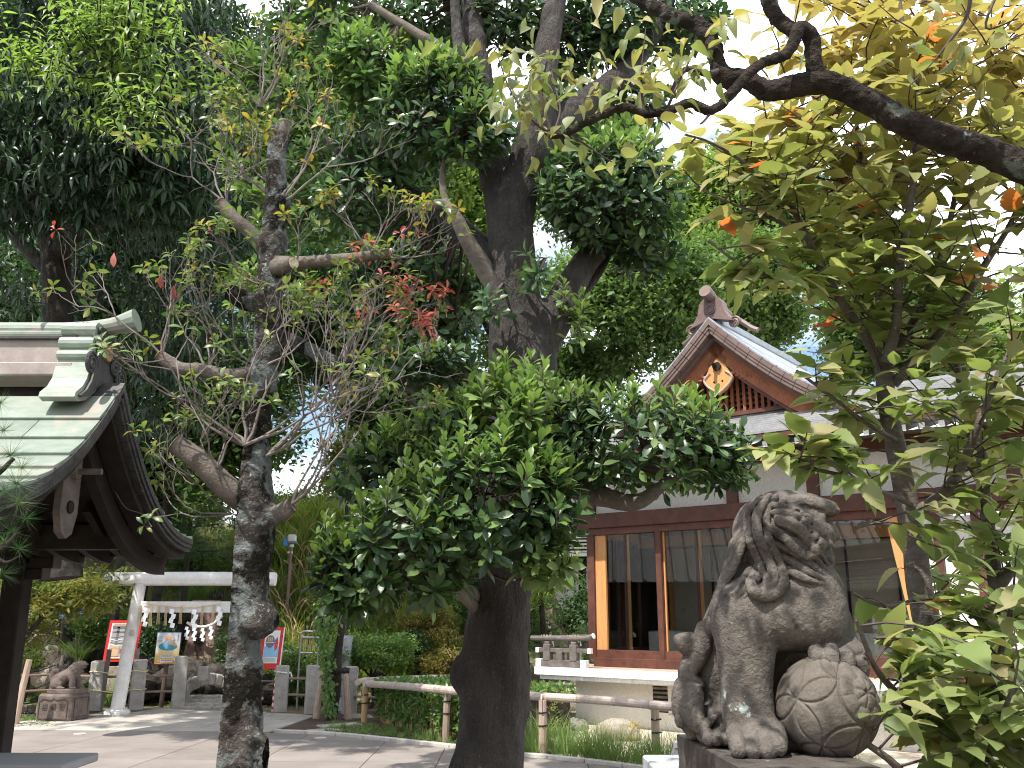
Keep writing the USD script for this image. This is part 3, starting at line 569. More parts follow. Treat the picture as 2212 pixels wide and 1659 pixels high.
# ridge
pav.part('ridge_beam', bx((-6.3, YA, 3.66), (6.3, 0.36, 0.10), ch=0.01), 'copper_pink')
pav.part('ridge_face', bx((-6.3, YA, 3.80), (6.3, 0.24, 0.19)), 'copper_pink')
pav.part('ridge_lip', bx((-6.3, YA, 3.905), (6.3, 0.30, 0.03), ch=0.006), 'copper_dark')
pav.part('ridge_cap', bx((-6.3, YA, 3.94), (6.3, 0.26, 0.04), ch=0.01), 'copper_green')
pav.part('ridge_pole', tube(quad_path([(-9.4, YA, 4.0), (-4, YA, 4.0), (-3.3, YA, 4.0), (-3.0, YA, 4.03), (-2.8, YA, 4.08)], 5), np.r_[np.full(16, 0.062), np.linspace(0.065, 0.09, 5)], 14), 'copper_green')
def ridge_end_poly():
    h = [(0.0, 0.36), (0.10, 0.36)]
    h += [(0.115 + 0.055 * math.cos(t), 0.305 + 0.055 * math.sin(t)) for t in np.linspace(1.4, -1.2, 6)]
    h += [(0.135 + 0.055 * math.cos(t), 0.195 + 0.05 * math.sin(t)) for t in np.linspace(1.3, -1.2, 6)]
    h += [(0.15 + 0.045 * math.cos(t), 0.105 + 0.04 * math.sin(t)) for t in np.linspace(1.2, -1.2, 5)]
    h += [(0.185, 0.0), (0.21, -0.08), (0.26, -0.15), (0.35, -0.215), (0.36, -0.25), (0.30, -0.27), (0.2, -0.24), (0.0, -0.1)]
    return Polygon(h + [(-a, b) for a, b in h[::-1][1:-1]]).buffer(0)
pav.part('ridge_end', extr(ridge_end_poly(), 0.25, ((-3.27, YA, 3.66), (0, 1, 0), (0, 0, 1))), 'copper_green')
ef = ridge_end_poly().buffer(-0.03)
pav.part('end_plate', extr(ef, 0.025, ((-3.02, YA, 3.66), (0, 1, 0), (0, 0, 1))), 'copper_dark')
for sy, sz, r in ((-0.11, 0.22, 0.055), (0.11, 0.22, 0.055), (0.24, 0.02, 0.09), (-0.24, 0.02, 0.09), (0.13, 0.08, 0.06)):
    th = np.linspace(0, 4.2 * np.pi, 40); rr = r * (1 - 0.8 * th / th.max())
    pav.part('scroll', tube(np.stack([np.full(40, -2.985), YA + sy + rr * np.cos(th), 3.66 + sz + rr * np.sin(th)], 1), 0.014, 6), 'copper_dark')
pav.part('crest', cyl((-3.0, YA, 3.82), (-2.975, YA, 3.82), 0.06, 16), 'gold')
# posts, brackets and the bench edge
for (px, py) in ((-4.02, 7.6), (-4.02, 5.4)):
    ps = pav.part('post', bx((px, py, 1.2), (0.17, 0.17, 2.4), ch=0.012), 'wood_dark')
    for w, z in ((0.5, 2.36), (0.34, 2.27)):
        pav.part('bracket', bx((px, py, z), (0.12, w, 0.09), ch=0.01), 'wood_dark', parent=ps)
        pav.part('bracket', bx((px + 0.05, py, z), (w, 0.12, 0.088), ch=0.01), 'wood_dark', parent=ps)
        pav.part('bracket_tip', bx((px + 0.05 + w / 2 + 0.004, py, z), (0.012, 0.122, 0.09)), 'wood_grey', parent=ps)
pav.part('tie_beam', bx((-6.5, 7.6, 2.42), (5.2, 0.12, 0.14), ch=0.01), 'wood_dark')
b0 = at(120, 1648, 6.0)
sgl = bx((b0[0] - 0.62, b0[1], b0[2]), (1.55, 0.5, 0.05), ch=0.008)
bn = T('wash_basin_bench', 'flat dark grey ledge at the lower left corner beside the timber post', 'bench', (b0[0] - 0.62, b0[1], 0))
bn.part('top', sgl, 'grey_metal')
for k in (-1, 1): bn.part('leg', bx((b0[0] - 0.62 + 0.6 * k, b0[1], b0[2] / 2 - 0.02), (0.1, 0.4, b0[2] - 0.03)), 'wood_dark')

# ---------------- shrine hall on the right ----------------
HA = math.radians(-38.2); HC = V(1.5, 18.0, 0)
hall = T('shrine_hall', 'white plastered shrine hall with glazed corner and carved gable under grey roofs', 'shrine hall', HC, HA)
hp = lambda n, m, mat, **k: hall.part(n, m, mat, local=True, **k)
hp('foundation', bx((6.0, 4.0, 0.4), (12.4, 7.6, 0.82)), 'plaster')
hp('foundation_front', bx((5.9, 0.0, 0.40), (12.2, 0.5, 0.80)), 'plaster')
vent = hp('vent', join([bx((1.42, -0.262, 0.52), (0.06, 0.03, 0.50)), bx((1.78, -0.262, 0.52), (0.06, 0.03, 0.50)), bx((1.6, -0.262, 0.77), (0.42, 0.03, 0.06)), bx((1.6, -0.262, 0.27), (0.42, 0.03, 0.06))]), 'plaster')
hp('vent_recess', bx((1.6, -0.256, 0.52), (0.3, 0.01, 0.44)), 'black_hole')
for k in range(6): hp('vent_slat', bx((1.6, -0.262, 0.34 + 0.072 * k), (0.3, 0.02, 0.045), tilt=(0.5, 0, 0)), 'wood_grey', parent=vent)
# veranda: floor, stepped white edge, railing at its left end
hp('veranda_floor', bx((4.6, -0.05, 0.985), (10.6, 1.45, 0.05)), 'post_wood')
for k in range(11):
    x0 = -0.7 + k * 1.0
    hp('edge_board', bx((x0 + 0.5, -0.80, 0.945), (0.994, 0.06, 0.135)), 'white_paint')
    hp('edge_board', bx((x0 + 0.56, -0.755, 0.835), (0.994, 0.05, 0.075)), 'white_paint')
hp('edge_board', bx((-0.72, 0.0, 0.945), (0.06, 1.6, 0.135)), 'white_paint')
rl = hp('railing', bx((-0.18, -0.68, 1.07), (1.0, 0.11, 0.13), ch=0.006), 'wood_grey')
hp('rail_end', bx((0.30, -0.68, 1.07), (0.11, 0.135, 0.16), ch=0.004), 'white_paint', parent=rl); hp('rail_end', bx((-0.70, -0.68, 1.07), (0.12, 0.135, 0.16), ch=0.004), 'white_paint', parent=rl)
hp('middle_rail', bx((-0.16, -0.68, 1.31), (1.12, 0.07, 0.075), ch=0.006), 'wood_grey', parent=rl)
hp('rail_end', bx((0.42, -0.68, 1.31), (0.07, 0.085, 0.09)), 'white_paint', parent=rl); hp('rail_end', bx((-0.74, -0.68, 1.31), (0.07, 0.085, 0.09)), 'white_paint', parent=rl)
hp('top_rail', tube(quad_path([(-0.9, -0.68, 1.52), (-0.2, -0.68, 1.52), (0.3, -0.68, 1.53), (0.5, -0.68, 1.575)], 5), 0.048, 10), 'wood_grey', parent=rl)
hp('rail_end', cyl((0.498, -0.68, 1.574), (0.512, -0.68, 1.577), 0.05, 12), 'white_paint', parent=rl)
for x in (-0.52, 0.08):
    hp('baluster', join([bx((x, -0.68, 1.27), (0.15, 0.13, 0.29), ch=0.01), bx((x, -0.68, 1.435), (0.11, 0.1, 0.06), ch=0.015)]), 'wood_grey', parent=rl)
hp('baluster', bx((-0.24, -0.68, 1.2), (0.14, 0.1, 0.15), ch=0.01), 'wood_grey', parent=rl)
hp('spikes', join([cyl((x, -0.68, 1.56), (x, -0.68, 1.595), 0.008, 5, 0.001) for x in np.r_[np.arange(-0.66, -0.42, 0.035), np.arange(-0.06, 0.22, 0.035)]]), 'straw', parent=rl)
for k, y in enumerate((0.2, 1.2, 2.2)):
    hp('side_baluster', bx((-0.6, y, 1.27), (0.12, 0.12, 0.5), ch=0.01), 'wood_grey', parent=rl)
hp('side_rail', join([bx((-0.6, 1.2, 1.31), (0.07, 3.6, 0.07)), cyl((-0.6, -0.7, 1.52), (-0.6, 3.0, 1.52), 0.045, 8)]), 'wood_grey', parent=rl)
# posts, sill, beam
hp('ground_sill', bx((5.2, 0.0, 1.09), (10.2, 0.16, 0.16), ch=0.005), 'wood_red')
hp('window_sill', bx((5.2, 0.005, 1.24), (10.3, 0.12, 0.15), ch=0.004), 'wood_red')
hp('head_beam', bx((4.85, -0.03, 3.70), (10.2, 0.24, 0.27), ch=0.006), 'wood_red')
hp('lintel', bx((5.2, 0.0, 3.50), (10.3, 0.14, 0.13), ch=0.004), 'wood_red')
post_x = [0.07, 1.55, 3.05, 4.5, 6.35, 6.9, 7.5, 8.2, 9.4, 10.3]
for i, x in enumerate(post_x):
    wdt = 0.16 if i in (0, 3) else 0.11
    hp('post', bx((x, -0.004, 2.30), (wdt, 0.15, 2.30), ch=0.005), 'wood_red')
for i in range(3):
    x0, x1 = post_x[i] + 0.06, post_x[i + 1] - 0.05; xm = (x0 + x1) / 2
    hp('window_pane', bx(((x0 + x1) / 2, 0.03, 2.37), (x1 - x0, 0.008, 2.12)), 'glass')
    hp('frame_stile', join([bx((xm - 0.03, 0.045, 2.37), (0.06, 0.025, 2.1)), ]), 'wood_red'); hp('frame_stile', bx((xm + 0.03, 0.05, 2.37), (0.055, 0.025, 2.1)), 'wood_orange')
    hp('frame_stile', bx((x0 + 0.015, 0.03, 2.37), (0.03, 0.05, 2.12)), 'wood_orange')
hp('window_pane', bx((5.4, 0.03, 2.37), (1.7, 0.008, 2.12)), 'glass')
hp('brace_board', beam((5.72, -0.09, 3.42), (6.02, -0.09, 1.22), 0.05, 0.17), 'wood_orange'); hp('brace_edge', beam((5.86, -0.08, 3.42), (6.16, -0.08, 1.22), 0.05, 0.10), 'wood_red')
for x0, x1 in ((6.06, 6.3), (6.41, 6.84), (6.96, 7.44), (7.56, 8.14), (8.26, 9.34), (9.46, 10.24)):
    hp('wall_panel', bx(((x0 + x1) / 2, 0.03, 2.35), (x1 - x0, 0.05, 2.1)), 'plaster')
hp('upper_wall', bx((5.2, 0.05, 4.3), (10.3, 0.08, 0.98)), 'plaster')
for x in (0.07, 3.05, 4.5, 7.5, 10.3): hp('upper_post', bx((x, 0.0, 4.22), (0.2, 0.14, 0.78), ch=0.005), 'wood_red')
hp('eave_beam', bx((5.0, -0.02, 4.6), (10.9, 0.2, 0.2), ch=0.006), 'wood_red')
# room behind the glass
hp('room_floor', bx((3.0, 1.6, 1.04), (5.8, 3.0, 0.04)), 'wood_orange'); hp('room_ceiling', bx((3.0, 1.6, 3.72), (5.8, 3.1, 0.04)), 'panel_tan')
hp('corner_stile', bx((0.265, 0.0, 2.37), (0.23, 0.06, 2.12), ch=0.006), 'wood_orange'); hp('inner_post', bx((0.18, 3.1, 2.36), (0.2, 0.2, 2.42), ch=0.006), 'wood_orange')
hp('inner_beam', beam((0.2, 0.22, 3.46), (0.2, 3.1, 3.46), 0.1, 0.16), 'wood_orange'); hp('inner_beam', beam((0.2, 1.55, 3.38), (5.8, 1.55, 3.38), 0.12, 0.22), 'wood_orange'); hp('inner_beam', beam((3.1, 0.2, 3.4), (3.1, 3.0, 3.4), 0.12, 0.24), 'wood_orange')
hp('back_wall', bx((3.0, 3.12, 2.4), (5.8, 0.06, 2.7)), 'panel_tan')
for k in range(6):
    pn = hp('sliding_panel', bx((0.85 + 0.92 * k, 2.62, 2.22), (0.88, 0.04, 2.2)), 'panel_tan'); hp('panel_edge', bx((0.85 + 0.92 * k + 0.455, 2.60, 2.22), (0.035, 0.05, 2.2)), 'wood_dark'); hp('panel_pull', cyl((0.6 + 0.92 * k, 2.585, 2.05), (0.6 + 0.92 * k, 2.6, 2.05), 0.045, 12), 'gold', parent=pn)
hp('panel_header', bx((3.1, 2.6, 3.36), (5.6, 0.08, 0.1)), 'wood_dark')
cl = T('white_cloth', 'white cloth draped over a low stage inside the glazed corner room', 'cloth', HC, HA)
cx = np.linspace(0.35, 5.6, 60); cz = 1.62 + 0.02 * np.sin(cx * 5)
cl.part('drape', join([grid(*np.broadcast_arrays(cx[:, None], 1.55 + 0.012 * np.sin(cx[:, None] * 21), np.linspace(1.07, 1.62, 6)[None])), grid(*np.broadcast_arrays(cx[:, None], np.linspace(1.55, 2.5, 4)[None], 1.62 + 0.012 * np.sin(cx * 5)[:, None]))]), 'cloth_white', local=True, smooth=True)
for y in (0.9, 1.7, 2.5):
    hp('side_stile', bx((0.08, y, 2.37), (0.05, 0.06, 2.12)), 'wood_red')
hp('side_pane', bx((0.08, 1.6, 2.37), (0.008, 3.0, 2.1)), 'glass'); hp('side_sill', bx((0.08, 1.6, 1.17), (0.14, 3.0, 0.3)), 'wood_red'); hp('side_lintel', bx((0.08, 1.6, 3.56), (0.14, 3.0, 0.3)), 'wood_red'); hp('side_upper_wall', bx((0.08, 3.0, 4.3), (0.08, 5.8, 1.0)), 'plaster')
# eaves: rafters with white ends, soffit, ribbed skirt roof
EV = -1.0
hp('soffit', join([grid(*np.broadcast_arrays(np.array([-1.0, 12.0])[:, None], np.array([EV + 0.05, 0.1])[None], np.array([4.70, 4.98])[None]))]), 'wood_red')
hp('soffit_left', grid(*np.broadcast_arrays(np.array([-0.95, 0.1])[:, None], np.array([EV + 0.05, 7.0])[None], np.array([4.70, 4.98])[:, None])), 'wood_red')
for k in range(46):
    x = -0.75 + 0.27 * k
    rf = hp('rafter', beam((x, EV + 0.02, 4.645), (x, 0.05, 4.90), 0.075, 0.09), 'wood_red'); hp('rafter_end', bx((x, EV + 0.012, 4.644), (0.078, 0.012, 0.094), tilt=(0.25, 0, 0)), 'white_paint', parent=rf)
for k in range(16):
    y = EV + 0.35 + 0.3 * k; rf = hp('rafter', beam((-0.94, y, 4.645), (0.05, y, 4.90), 0.075, 0.09), 'wood_red'); hp('rafter_end', bx((-0.948, y, 4.644), (0.012, 0.078, 0.094)), 'white_paint', parent=rf)
nC = 15
for k in range(nC):                   # courses run along the eave; each is a stepped strip
    y0, y1 = EV - 0.06 + 1.75 * k / nC, EV - 0.06 + 1.75 * (k + 1) / nC + 0.02; z0, z1 = 4.80 + 0.92 * (k / nC) ** 1.12, 4.80 + 0.92 * ((k + 1) / nC) ** 1.12
    xl = -1.0 + (y0 - EV)
    hp('roof_course', beam((xl, (y0 + y1) / 2, (z0 + z1) / 2 + 0.016), (12.5, (y0 + y1) / 2, (z0 + z1) / 2 + 0.016), y1 - y0, 0.05, 0.004), 'roof_grey')
    hp('roof_course', beam((-1.0 + (y0 - EV) + 0.06, EV + (y0 - EV), (z0 + z1) / 2 + 0.016), (-1.0 + (y0 - EV) + 0.06, 8, (z0 + z1) / 2 + 0.016), y1 - y0, 0.05, 0.004), 'roof_grey')
hp('eave_fascia', bx((5.6, EV - 0.03, 4.765), (13.2, 0.05, 0.07)), 'wood_red'); hp('eave_fascia', bx((-1.0, 3.4, 4.765), (0.05, 8.8, 0.07)), 'wood_red')
hp('hip', beam((-1.0, EV - 0.0, 4.85), (0.75, 0.75, 5.80), 0.12, 0.08, 0.02), 'roof_grey')
# gable
GX, GY, GZ, GH, GW = 3.0, 0.05, 5.46, 1.70, 2.15
def gz(s): return GZ + GH * np.maximum(1 - np.abs(s), 0) ** 1.28
def gband(s0, s1, o0, o1, ya, yb, n=12):
    s = np.linspace(s0, s1, n + 1); x = GX + GW * s; z = gz(s)
    dz = np.gradient(z, x); nl = np.hypot(1, dz); nx, nz = -dz / nl, 1 / nl
    if abs(s[0]) < 1e-6: nx[0], nz[0] = 0, nl[0]
    if abs(s[-1]) < 1e-6: nx[-1], nz[-1] = 0, nl[-1]
    k = n + 1; rows = [np.stack([x + o * nx, np.full(k, y), z + o * nz], 1) for y, o in ((ya, o0), (yb, o0), (yb, o1), (ya, o1))]
    v = np.concatenate(rows); f = []
    for r in range(4):
        a, b = r * k, ((r + 1) % 4) * k
        for i in range(n): f.append((a + i, a + i + 1, b + i + 1, b + i))
    f += [(0, k, 2 * k, 3 * k), (n, 3 * k + n, 2 * k + n, k + n)]
    v, f = vf((v, np.array(f))); return (v, f if trimesh.Trimesh(v, f, process=False).volume > 0 else f[:, ::-1])
for sg in (-1, 1):
    r = lambda a, b: (a, b) if sg > 0 else (-b, -a)
    for i in range(9):
        a, b = i / 9, (i + 1) / 9 + 0.012
        for j in range(6):
            y0 = GY - 0.55 + j * 0.8 - (0.4 if (i % 2 and j) else 0); y1 = GY - 0.55 + (j + 1) * 0.8 - (0.4 if i % 2 else 0)
            hp('copper_sheet', gband(*r(a, b), 0.012 + 0.003 * (i % 2), -0.01, y0, y1 - 0.006, 3), 'roof_blue')
    for o0, o1, ya in ((-0.012, -0.09, GY - 0.56), (-0.09, -0.14, GY - 0.545), (-0.14, -0.20, GY - 0.53)):
        cuts = np.linspace(0, 1, 12)
        for a, b in zip(cuts[:-1], cuts[1:]): hp('verge_board', gband(*r(a, b - 0.003), o0, o1, ya, GY - 0.2, 3), 'roof_brown')
    hp('verge_shade', gband(*r(0, 1), -0.20, -0.26, GY - 0.40, GY, 14), 'roof_brown')
    hp('bargeboard', gband(*r(0, 0.96), -0.26, -0.50, GY - 0.28, GY - 0.22, 14), 'wood_gable'); hp('bargeboard_edge', gband(*r(0, 0.92), -0.50, -0.56, GY - 0.25, GY - 0.17, 14), 'wood_red')
hp('gable_back', extr(Polygon([(GX + GW * s, gz(s) - 0.15) for s in np.linspace(-0.9, 0.9, 25)] + [(GX + 1.9, GZ - 0.1), (GX - 1.9, GZ - 0.1)]).buffer(0), 0.03, ((0, GY + 0.14, 0), (1, 0, 0), (0, 0, 1))), 'wood_dark')
for k in range(-15, 16):              # wooden lattice
    x = GX + 0.115 * k; h = gz(0.115 * k / GW) - 0.52 - GZ
    if h > 0.06: hp('lattice_bar', bx((x, GY + 0.03, GZ + h / 2 - 0.02), (0.055, 0.05, h + 0.04)), 'wood_gable')
for k in range(8):
    z = GZ + 0.06 + 0.1 * k; s = 1 - ((z + 0.5 - GZ) / GH) ** (1 / 1.28)
    if s > 0.05: hp('lattice_rail', bx((GX, GY + 0.07, z), (2 * GW * s, 0.03, 0.045)), 'wood_red')
hp('gable_sill', bx((GX, GY - 0.02, GZ - 0.03), (3.7, 0.2, 0.07)), 'wood_red')
# carved pendant
gp_ = [(-0.17, 0.36), (0, 0.52), (0.17, 0.36), (0.15, 0.2), (0.2, 0.1), (0.27, -0.02), (0.2, -0.12), (0.14, -0.2), (0.06, -0.24), (0, -0.29), (-0.06, -0.24), (-0.14, -0.2), (-0.2, -0.12), (-0.27, -0.02), (-0.2, 0.1), (-0.15, 0.2)]
pz = GZ + 0.62
gpn = hp('pendant', extr(Polygon(gp_).buffer(0.02).difference(unary_union([Point(0, -0.12).buffer(0.028), Point(-0.08, -0.06).buffer(0.022), Point(0.08, -0.06).buffer(0.022)])), 0.06, ((GX, GY - 0.22, pz), (1, 0, 0), (0, 0, 1))), 'wood_orange')
hp('pendant_rim', join([tube(quad_path([(GX + s * 0.15, GY - 0.285, pz + 0.12), (GX + s * 0.27, GY - 0.285, pz + 0.0), (GX + s * 0.2, GY - 0.285, pz - 0.13), (GX + s * 0.09, GY - 0.285, pz - 0.22), (GX, GY - 0.285, pz - 0.28)], 5), 0.022, 6) for s in (-1, 1)]), 'cut_pale', parent=gpn)
hp('boss', join([cyl((GX, GY - 0.29, pz + 0.22), (GX, GY - 0.33, pz + 0.22), 0.085, 6), cyl((GX - 0.02, GY - 0.3, pz + 0.24), (GX - 0.04, GY - 0.46, pz + 0.25), 0.035, 10)]), 'wood_dark', parent=gpn)
for s in (-1, 1):
    rng = np.random.default_rng(5); pts = []
    for q in range(9):
        t = q / 8; c = V(GX + s * (0.25 + 0.62 * t), GY - 0.24, pz + 0.12 - 0.38 * t)
        pts.append(tube(quad_path([c + V(0, 0, 0.05), c + V(s * 0.05, -0.03, 0.02), c + V(s * 0.06, -0.02, -0.05), c + V(0, 0, -0.05)], 4), [0.03 - 0.012 * t] * 13, 6))
    hp('carving', join(pts), 'wood_gable', parent=gpn)
# ridge end: ornament, round crest, pole
zt = GZ + GH
orn = Polygon([(-0.34, 0.0), (-0.26, 0.12), (-0.22, 0.32), (-0.12, 0.42), (0.12, 0.42), (0.22, 0.32), (0.26, 0.12), (0.34, 0.0), (0.42, -0.1), (0, 0.02), (-0.42, -0.1)])
ro = hp('ridge_end', extr(orn, 0.22, ((GX, GY - 0.22, zt + 0.0), (1, 0, 0), (0, 0, 1))), 'roof_brown')
hp('crest', join([cyl((GX, GY - 0.44, zt + 0.2), (GX, GY - 0.46, zt + 0.2), 0.105, 24)] + [cyl((GX + 0.06 * math.cos(a), GY - 0.45, zt + 0.2 + 0.06 * math.sin(a)), (GX + 0.06 * math.cos(a), GY - 0.475, zt + 0.2 + 0.06 * math.sin(a)), 0.018, 6) for a in np.arange(16) * math.pi / 8]), 'roof_brown', parent=ro)
for s in (-1, 1):
    th = np.linspace(0, 3.6 * np.pi, 36); rr = 0.11 * (1 - 0.8 * th / th.max())
    hp('scroll', tube(np.stack([GX + s * (0.42 + rr * np.cos(th)), np.full(36, GY - 0.36), zt - 0.12 + rr * np.sin(th)], 1), 0.025, 6), 'roof_brown', parent=ro)
    hp('scroll', tube(quad_path([(GX + s * 0.30, GY - 0.1, zt + 0.05), (GX + s * 0.46, GY - 0.1, zt - 0.06), (GX + s * 0.62, GY - 0.1, zt - 0.2), (GX + s * 0.74, GY - 0.1, zt - 0.27)], 4), 0.05, 8), 'roof_brown', parent=ro)
hp('ridge_pole', tube(quad_path([(GX, GY + 0.3, zt + 0.26), (GX, GY + 0.0, zt + 0.31), (GX, GY - 0.25, zt + 0.38), (GX, GY - 0.62, zt + 0.50)], 4), [0.1] * 8 + [0.1, 0.105, 0.11, 0.115, 0.12], 14), 'roof_brown')
hp('ridge_beam', bx((GX, GY + 2.0, zt + 0.03), (0.16, 4.2, 0.14), ch=0.02), 'roof_blue')
hp('main_roof_left', grid(*np.broadcast_arrays(np.array([0.75, 3.0])[:, None], np.array([4.2, 8.0])[None], np.array([5.7, 7.1])[:, None])), 'roof_blue')
hp('main_roof_right', grid(*np.broadcast_arrays(np.array([3.0, 12.0])[:, None], np.array([0.72, 8.0])[None], np.array([5.72, 8.3])[None] - np.array([0.0, 0.0])[:, None])), 'roof_blue') if False else None
# timber hall away to the left, seen only as the reflection in the glazing
lhl = T('timber_hall', 'long dark timber hall with grey tiled roof mirrored in the glazed corner', 'hall', (-21, 9, 0), 0.35)
lhl.part('wall', bx((0, 0, 1.7), (5, 20, 3.4)), 'wood_dark', local=True)
lhl.part('roof_slope', grid(*np.broadcast_arrays(np.array([3.5, 0.0])[:, None], np.linspace(-11, 11, 2)[None], np.array([3.25, 5.9])[:, None])), 'roof_grey', local=True)
for k in range(36): lhl.part('tile_rib', cyl((3.5, -10.8 + .62 * k, 3.28), (0, -10.8 + .62 * k, 5.93), .08, 6), 'roof_grey', local=True)
lhl.part('rear_roof', beam((-1.9, -11, 4.6), (-1.9, 11, 4.6), 3.6, .1), 'roof_grey', local=True)
for k in range(9): lhl.part('post', bx((2.55, -9.6 + 2.4 * k, 1.6), (.2, .2, 3.2)), 'wood_red', local=True)
# annex with a low roof behind the veranda
a0 = at(1215, 1200, 26); an = T('annex', 'low annex with a moss flecked grey roof behind the glazed corner', 'outbuilding', (a0[0] + 2, 26.5, 0), math.radians(-12))
w0 = at(1300, 1195, 26)[2]
an.part('wall', bx((2.2, 1.8, w0 / 2 - 0.1), (6.0, 3.0, w0 - 0.2)), 'wood_dark', local=True)
for k in range(8): an.part('roof_course', beam((-2.2 + 0.14 * k, -0.6 + 0.25 * k, w0 + 0.05 + 0.12 * k), (6.5, -0.6 + 0.25 * k, w0 + 0.05 + 0.12 * k), 0.27, 0.05), 'roof_brown_far', local=True)
an.part('eave_board', bx((2.1, -0.7, w0 - 0.02), (8.6, 0.05, 0.12)), 'copper_green', local=True)
b0 = at(1235, 1280, 36); fb = T('far_building', 'far pale mauve brick building seen between trunk and glazed corner', 'building', (b0[0], 36, 0))
fb.part('wall', bx((b0[0] + 2, 38, 3.6), (8, 4, 7.2)), 'brick_far'); fb.part('roof_edge', bx((b0[0] + 2, 38, 7.28), (8.3, 4.3, 0.16)), 'plaster'); fb.part('service_pipe', cyl((b0[0] - 0.9, 35.95, 0), (b0[0] - 0.9, 35.95, 7), 0.07, 8), 'grey_metal')
c0 = at(655, 1085, 46); fh = T('far_house', 'far white house in the gap right of the lichened trunk', 'building', (c0[0], 46, 0))
fh.part('wall', bx((c0[0], 48, c0[2] / 2), (5.5, 4, c0[2])), 'plaster'); fh.part('roof', bx((c0[0], 48, c0[2] + 0.15), (6, 4.5, 0.3)), 'granite_grey')
for k in (-1, 0, 1): fh.part('window', bx((c0[0] + 1.4 * k, 45.98, c0[2] - 1.1), (0.9, 0.06, 1.0)), 'grey_metal')
# ---------------- lettering ----------------
def glyph(ch, h, depth=0.004):
    """one character as a solid, centred, in the xy plane"""
    from PIL import Image, ImageDraw, ImageFont
    fn = glob.glob('/opt/blender-*/*/datafiles/fonts/Noto Sans CJK*')
    if not fn: return None
    font = ImageFont.truetype(fn[0], 72); im = Image.new('L', (96, 96)); ImageDraw.Draw(im).text((48, 48), ch, 255, font, anchor='mm')
    on = np.pad(np.asarray(im) > 110, ((0, 0), (1, 1))).astype(np.int8)
    r, s = np.nonzero(np.diff(on, axis=1) == 1); e = np.nonzero(np.diff(on, axis=1) == -1)[1]
    if not len(r): return None
    p = unary_union([sbox(a, -q - 1, b, -q) for a, b, q in zip(s, e, r)]).buffer(0.7).buffer(-0.7).simplify(0.8)
    return extr(affinity.affine_transform(p, [h / 72, 0, 0, h / 72, -48 * h / 72, 48 * h / 72]), depth)
def write(t, text, o, x, y, h, mat, step=1.25, name='character', down=True, parent=None):
    """characters down a face: o = top centre, x = reading direction, y = up"""
    o, x, y = [np.asarray(q, float) for q in (o, x, y)]; z = np.cross(x, y)
    for i, ch in enumerate(text):
        if ch == ' ': continue
        g = glyph(ch, h)
        if g is None: continue
        c = o + (-y if down else x) * h * step * i
        t.part(name, (c + g[0][:, :1] * x + g[0][:, 1:2] * y + (g[0][:, 2:] - 0.001) * z, g[1]), mat, parent=parent)
XF, ZF = V(1, 0, 0), V(0, 0, 1)
# ---------------- torii ----------------
to = T('stone_torii', 'plain white stone torii gate on round bases before the rocky slope', 'torii gate', (-6.61, 19.2, 0))
for s in (-1, 1):
    x0, x1 = -6.61 + s * 1.24, -6.61 + s * 1.02
    ps = to.part('pillar', tube(np.linspace([x0, 19.2, 0.06], [x1, 19.2, 2.56], 8), np.linspace(0.135, 0.118, 8), 20), 'torii_stone', smooth=40)
    to.part('base_stone', tube([(x0, 19.2, 0.03), (x0, 19.2, 0.09), (x0, 19.2, 0.13)], [0.25, 0.25, 0.2], 24), 'torii_stone', parent=ps)
    to.part('base_slab', bx((x0, 19.2, 0.025), (0.86, 0.7, 0.045), ch=0.008), 'granite', parent=ps)
to.part('top_lintel', tube([(-8.36, 19.2, 2.655), (-8.2, 19.2, 2.66), (-6.6, 19.2, 2.665), (-5.0, 19.2, 2.66), (-4.86, 19.2, 2.655)], [0.135, 0.139, 0.14, 0.139, 0.135], 22), 'torii_stone', smooth=40)
nu = to.part('tie_beam', bx((-6.61, 19.2, 2.10), (1.98, 0.12, 0.22), ch=0.006), 'torii_stone')
write(to, '奉', at(285, 1367, 19.05) + V(0, -0.008, 0), XF, ZF, 0.15, 'granite')
def zigzag(o, w, h, n=4, d=0.008):
    """a paper streamer: n folded steps going down from o"""
    ms = []
    for i in range(n):
        s = (0.22 if i % 2 else -0.22) * w; z0, z1 = -h * i / n, -h * (i + 1) / n - 0.25 * h / n
        ms.append(extr(Polygon([(s - w / 2 + 0.12 * w, z0), (s + w / 2 + 0.12 * w, z0 - 0.22 * h / n), (s + w / 2 - 0.12 * w, z1), (s - w / 2 - 0.12 * w, z1 + 0.22 * h / n)]), 0.002, (o + V(0, -0.004 * i, 0), XF, ZF)))
    return join(ms)
rp = T('sacred_rope', 'thin sacred rope with white zigzag papers and straw along the torii tie beam', 'sacred rope', (-6.6, 19.1, 2.1))
us = [(309, 1303), (374, 1311), (422, 1312), (478, 1304)]
rp.part('rope', tube(quad_path([at(u, v, 19.11) for u, v in us], 5), 0.009, 6), 'straw')
for u, v in ((315, 1312), (374, 1315), (422, 1316), (475, 1310)): rp.part('paper_streamer', zigzag(at(u, v, 19.09), 0.085, 0.36), 'paper')
for u in (305, 327, 344, 360, 392, 438, 462):
    rp.part('straw_tassel', join([tube([at(u, 1308, 19.10) + V(0.012 * k, 0, 0), at(u - 2, 1330, 19.10) + V(0.02 * k, 0, 0), at(u - 3, 1348 + (u % 7), 19.10) + V(0.025 * k, 0, 0)], 0.006, 4) for k in (-1, 0, 1)]), 'straw')
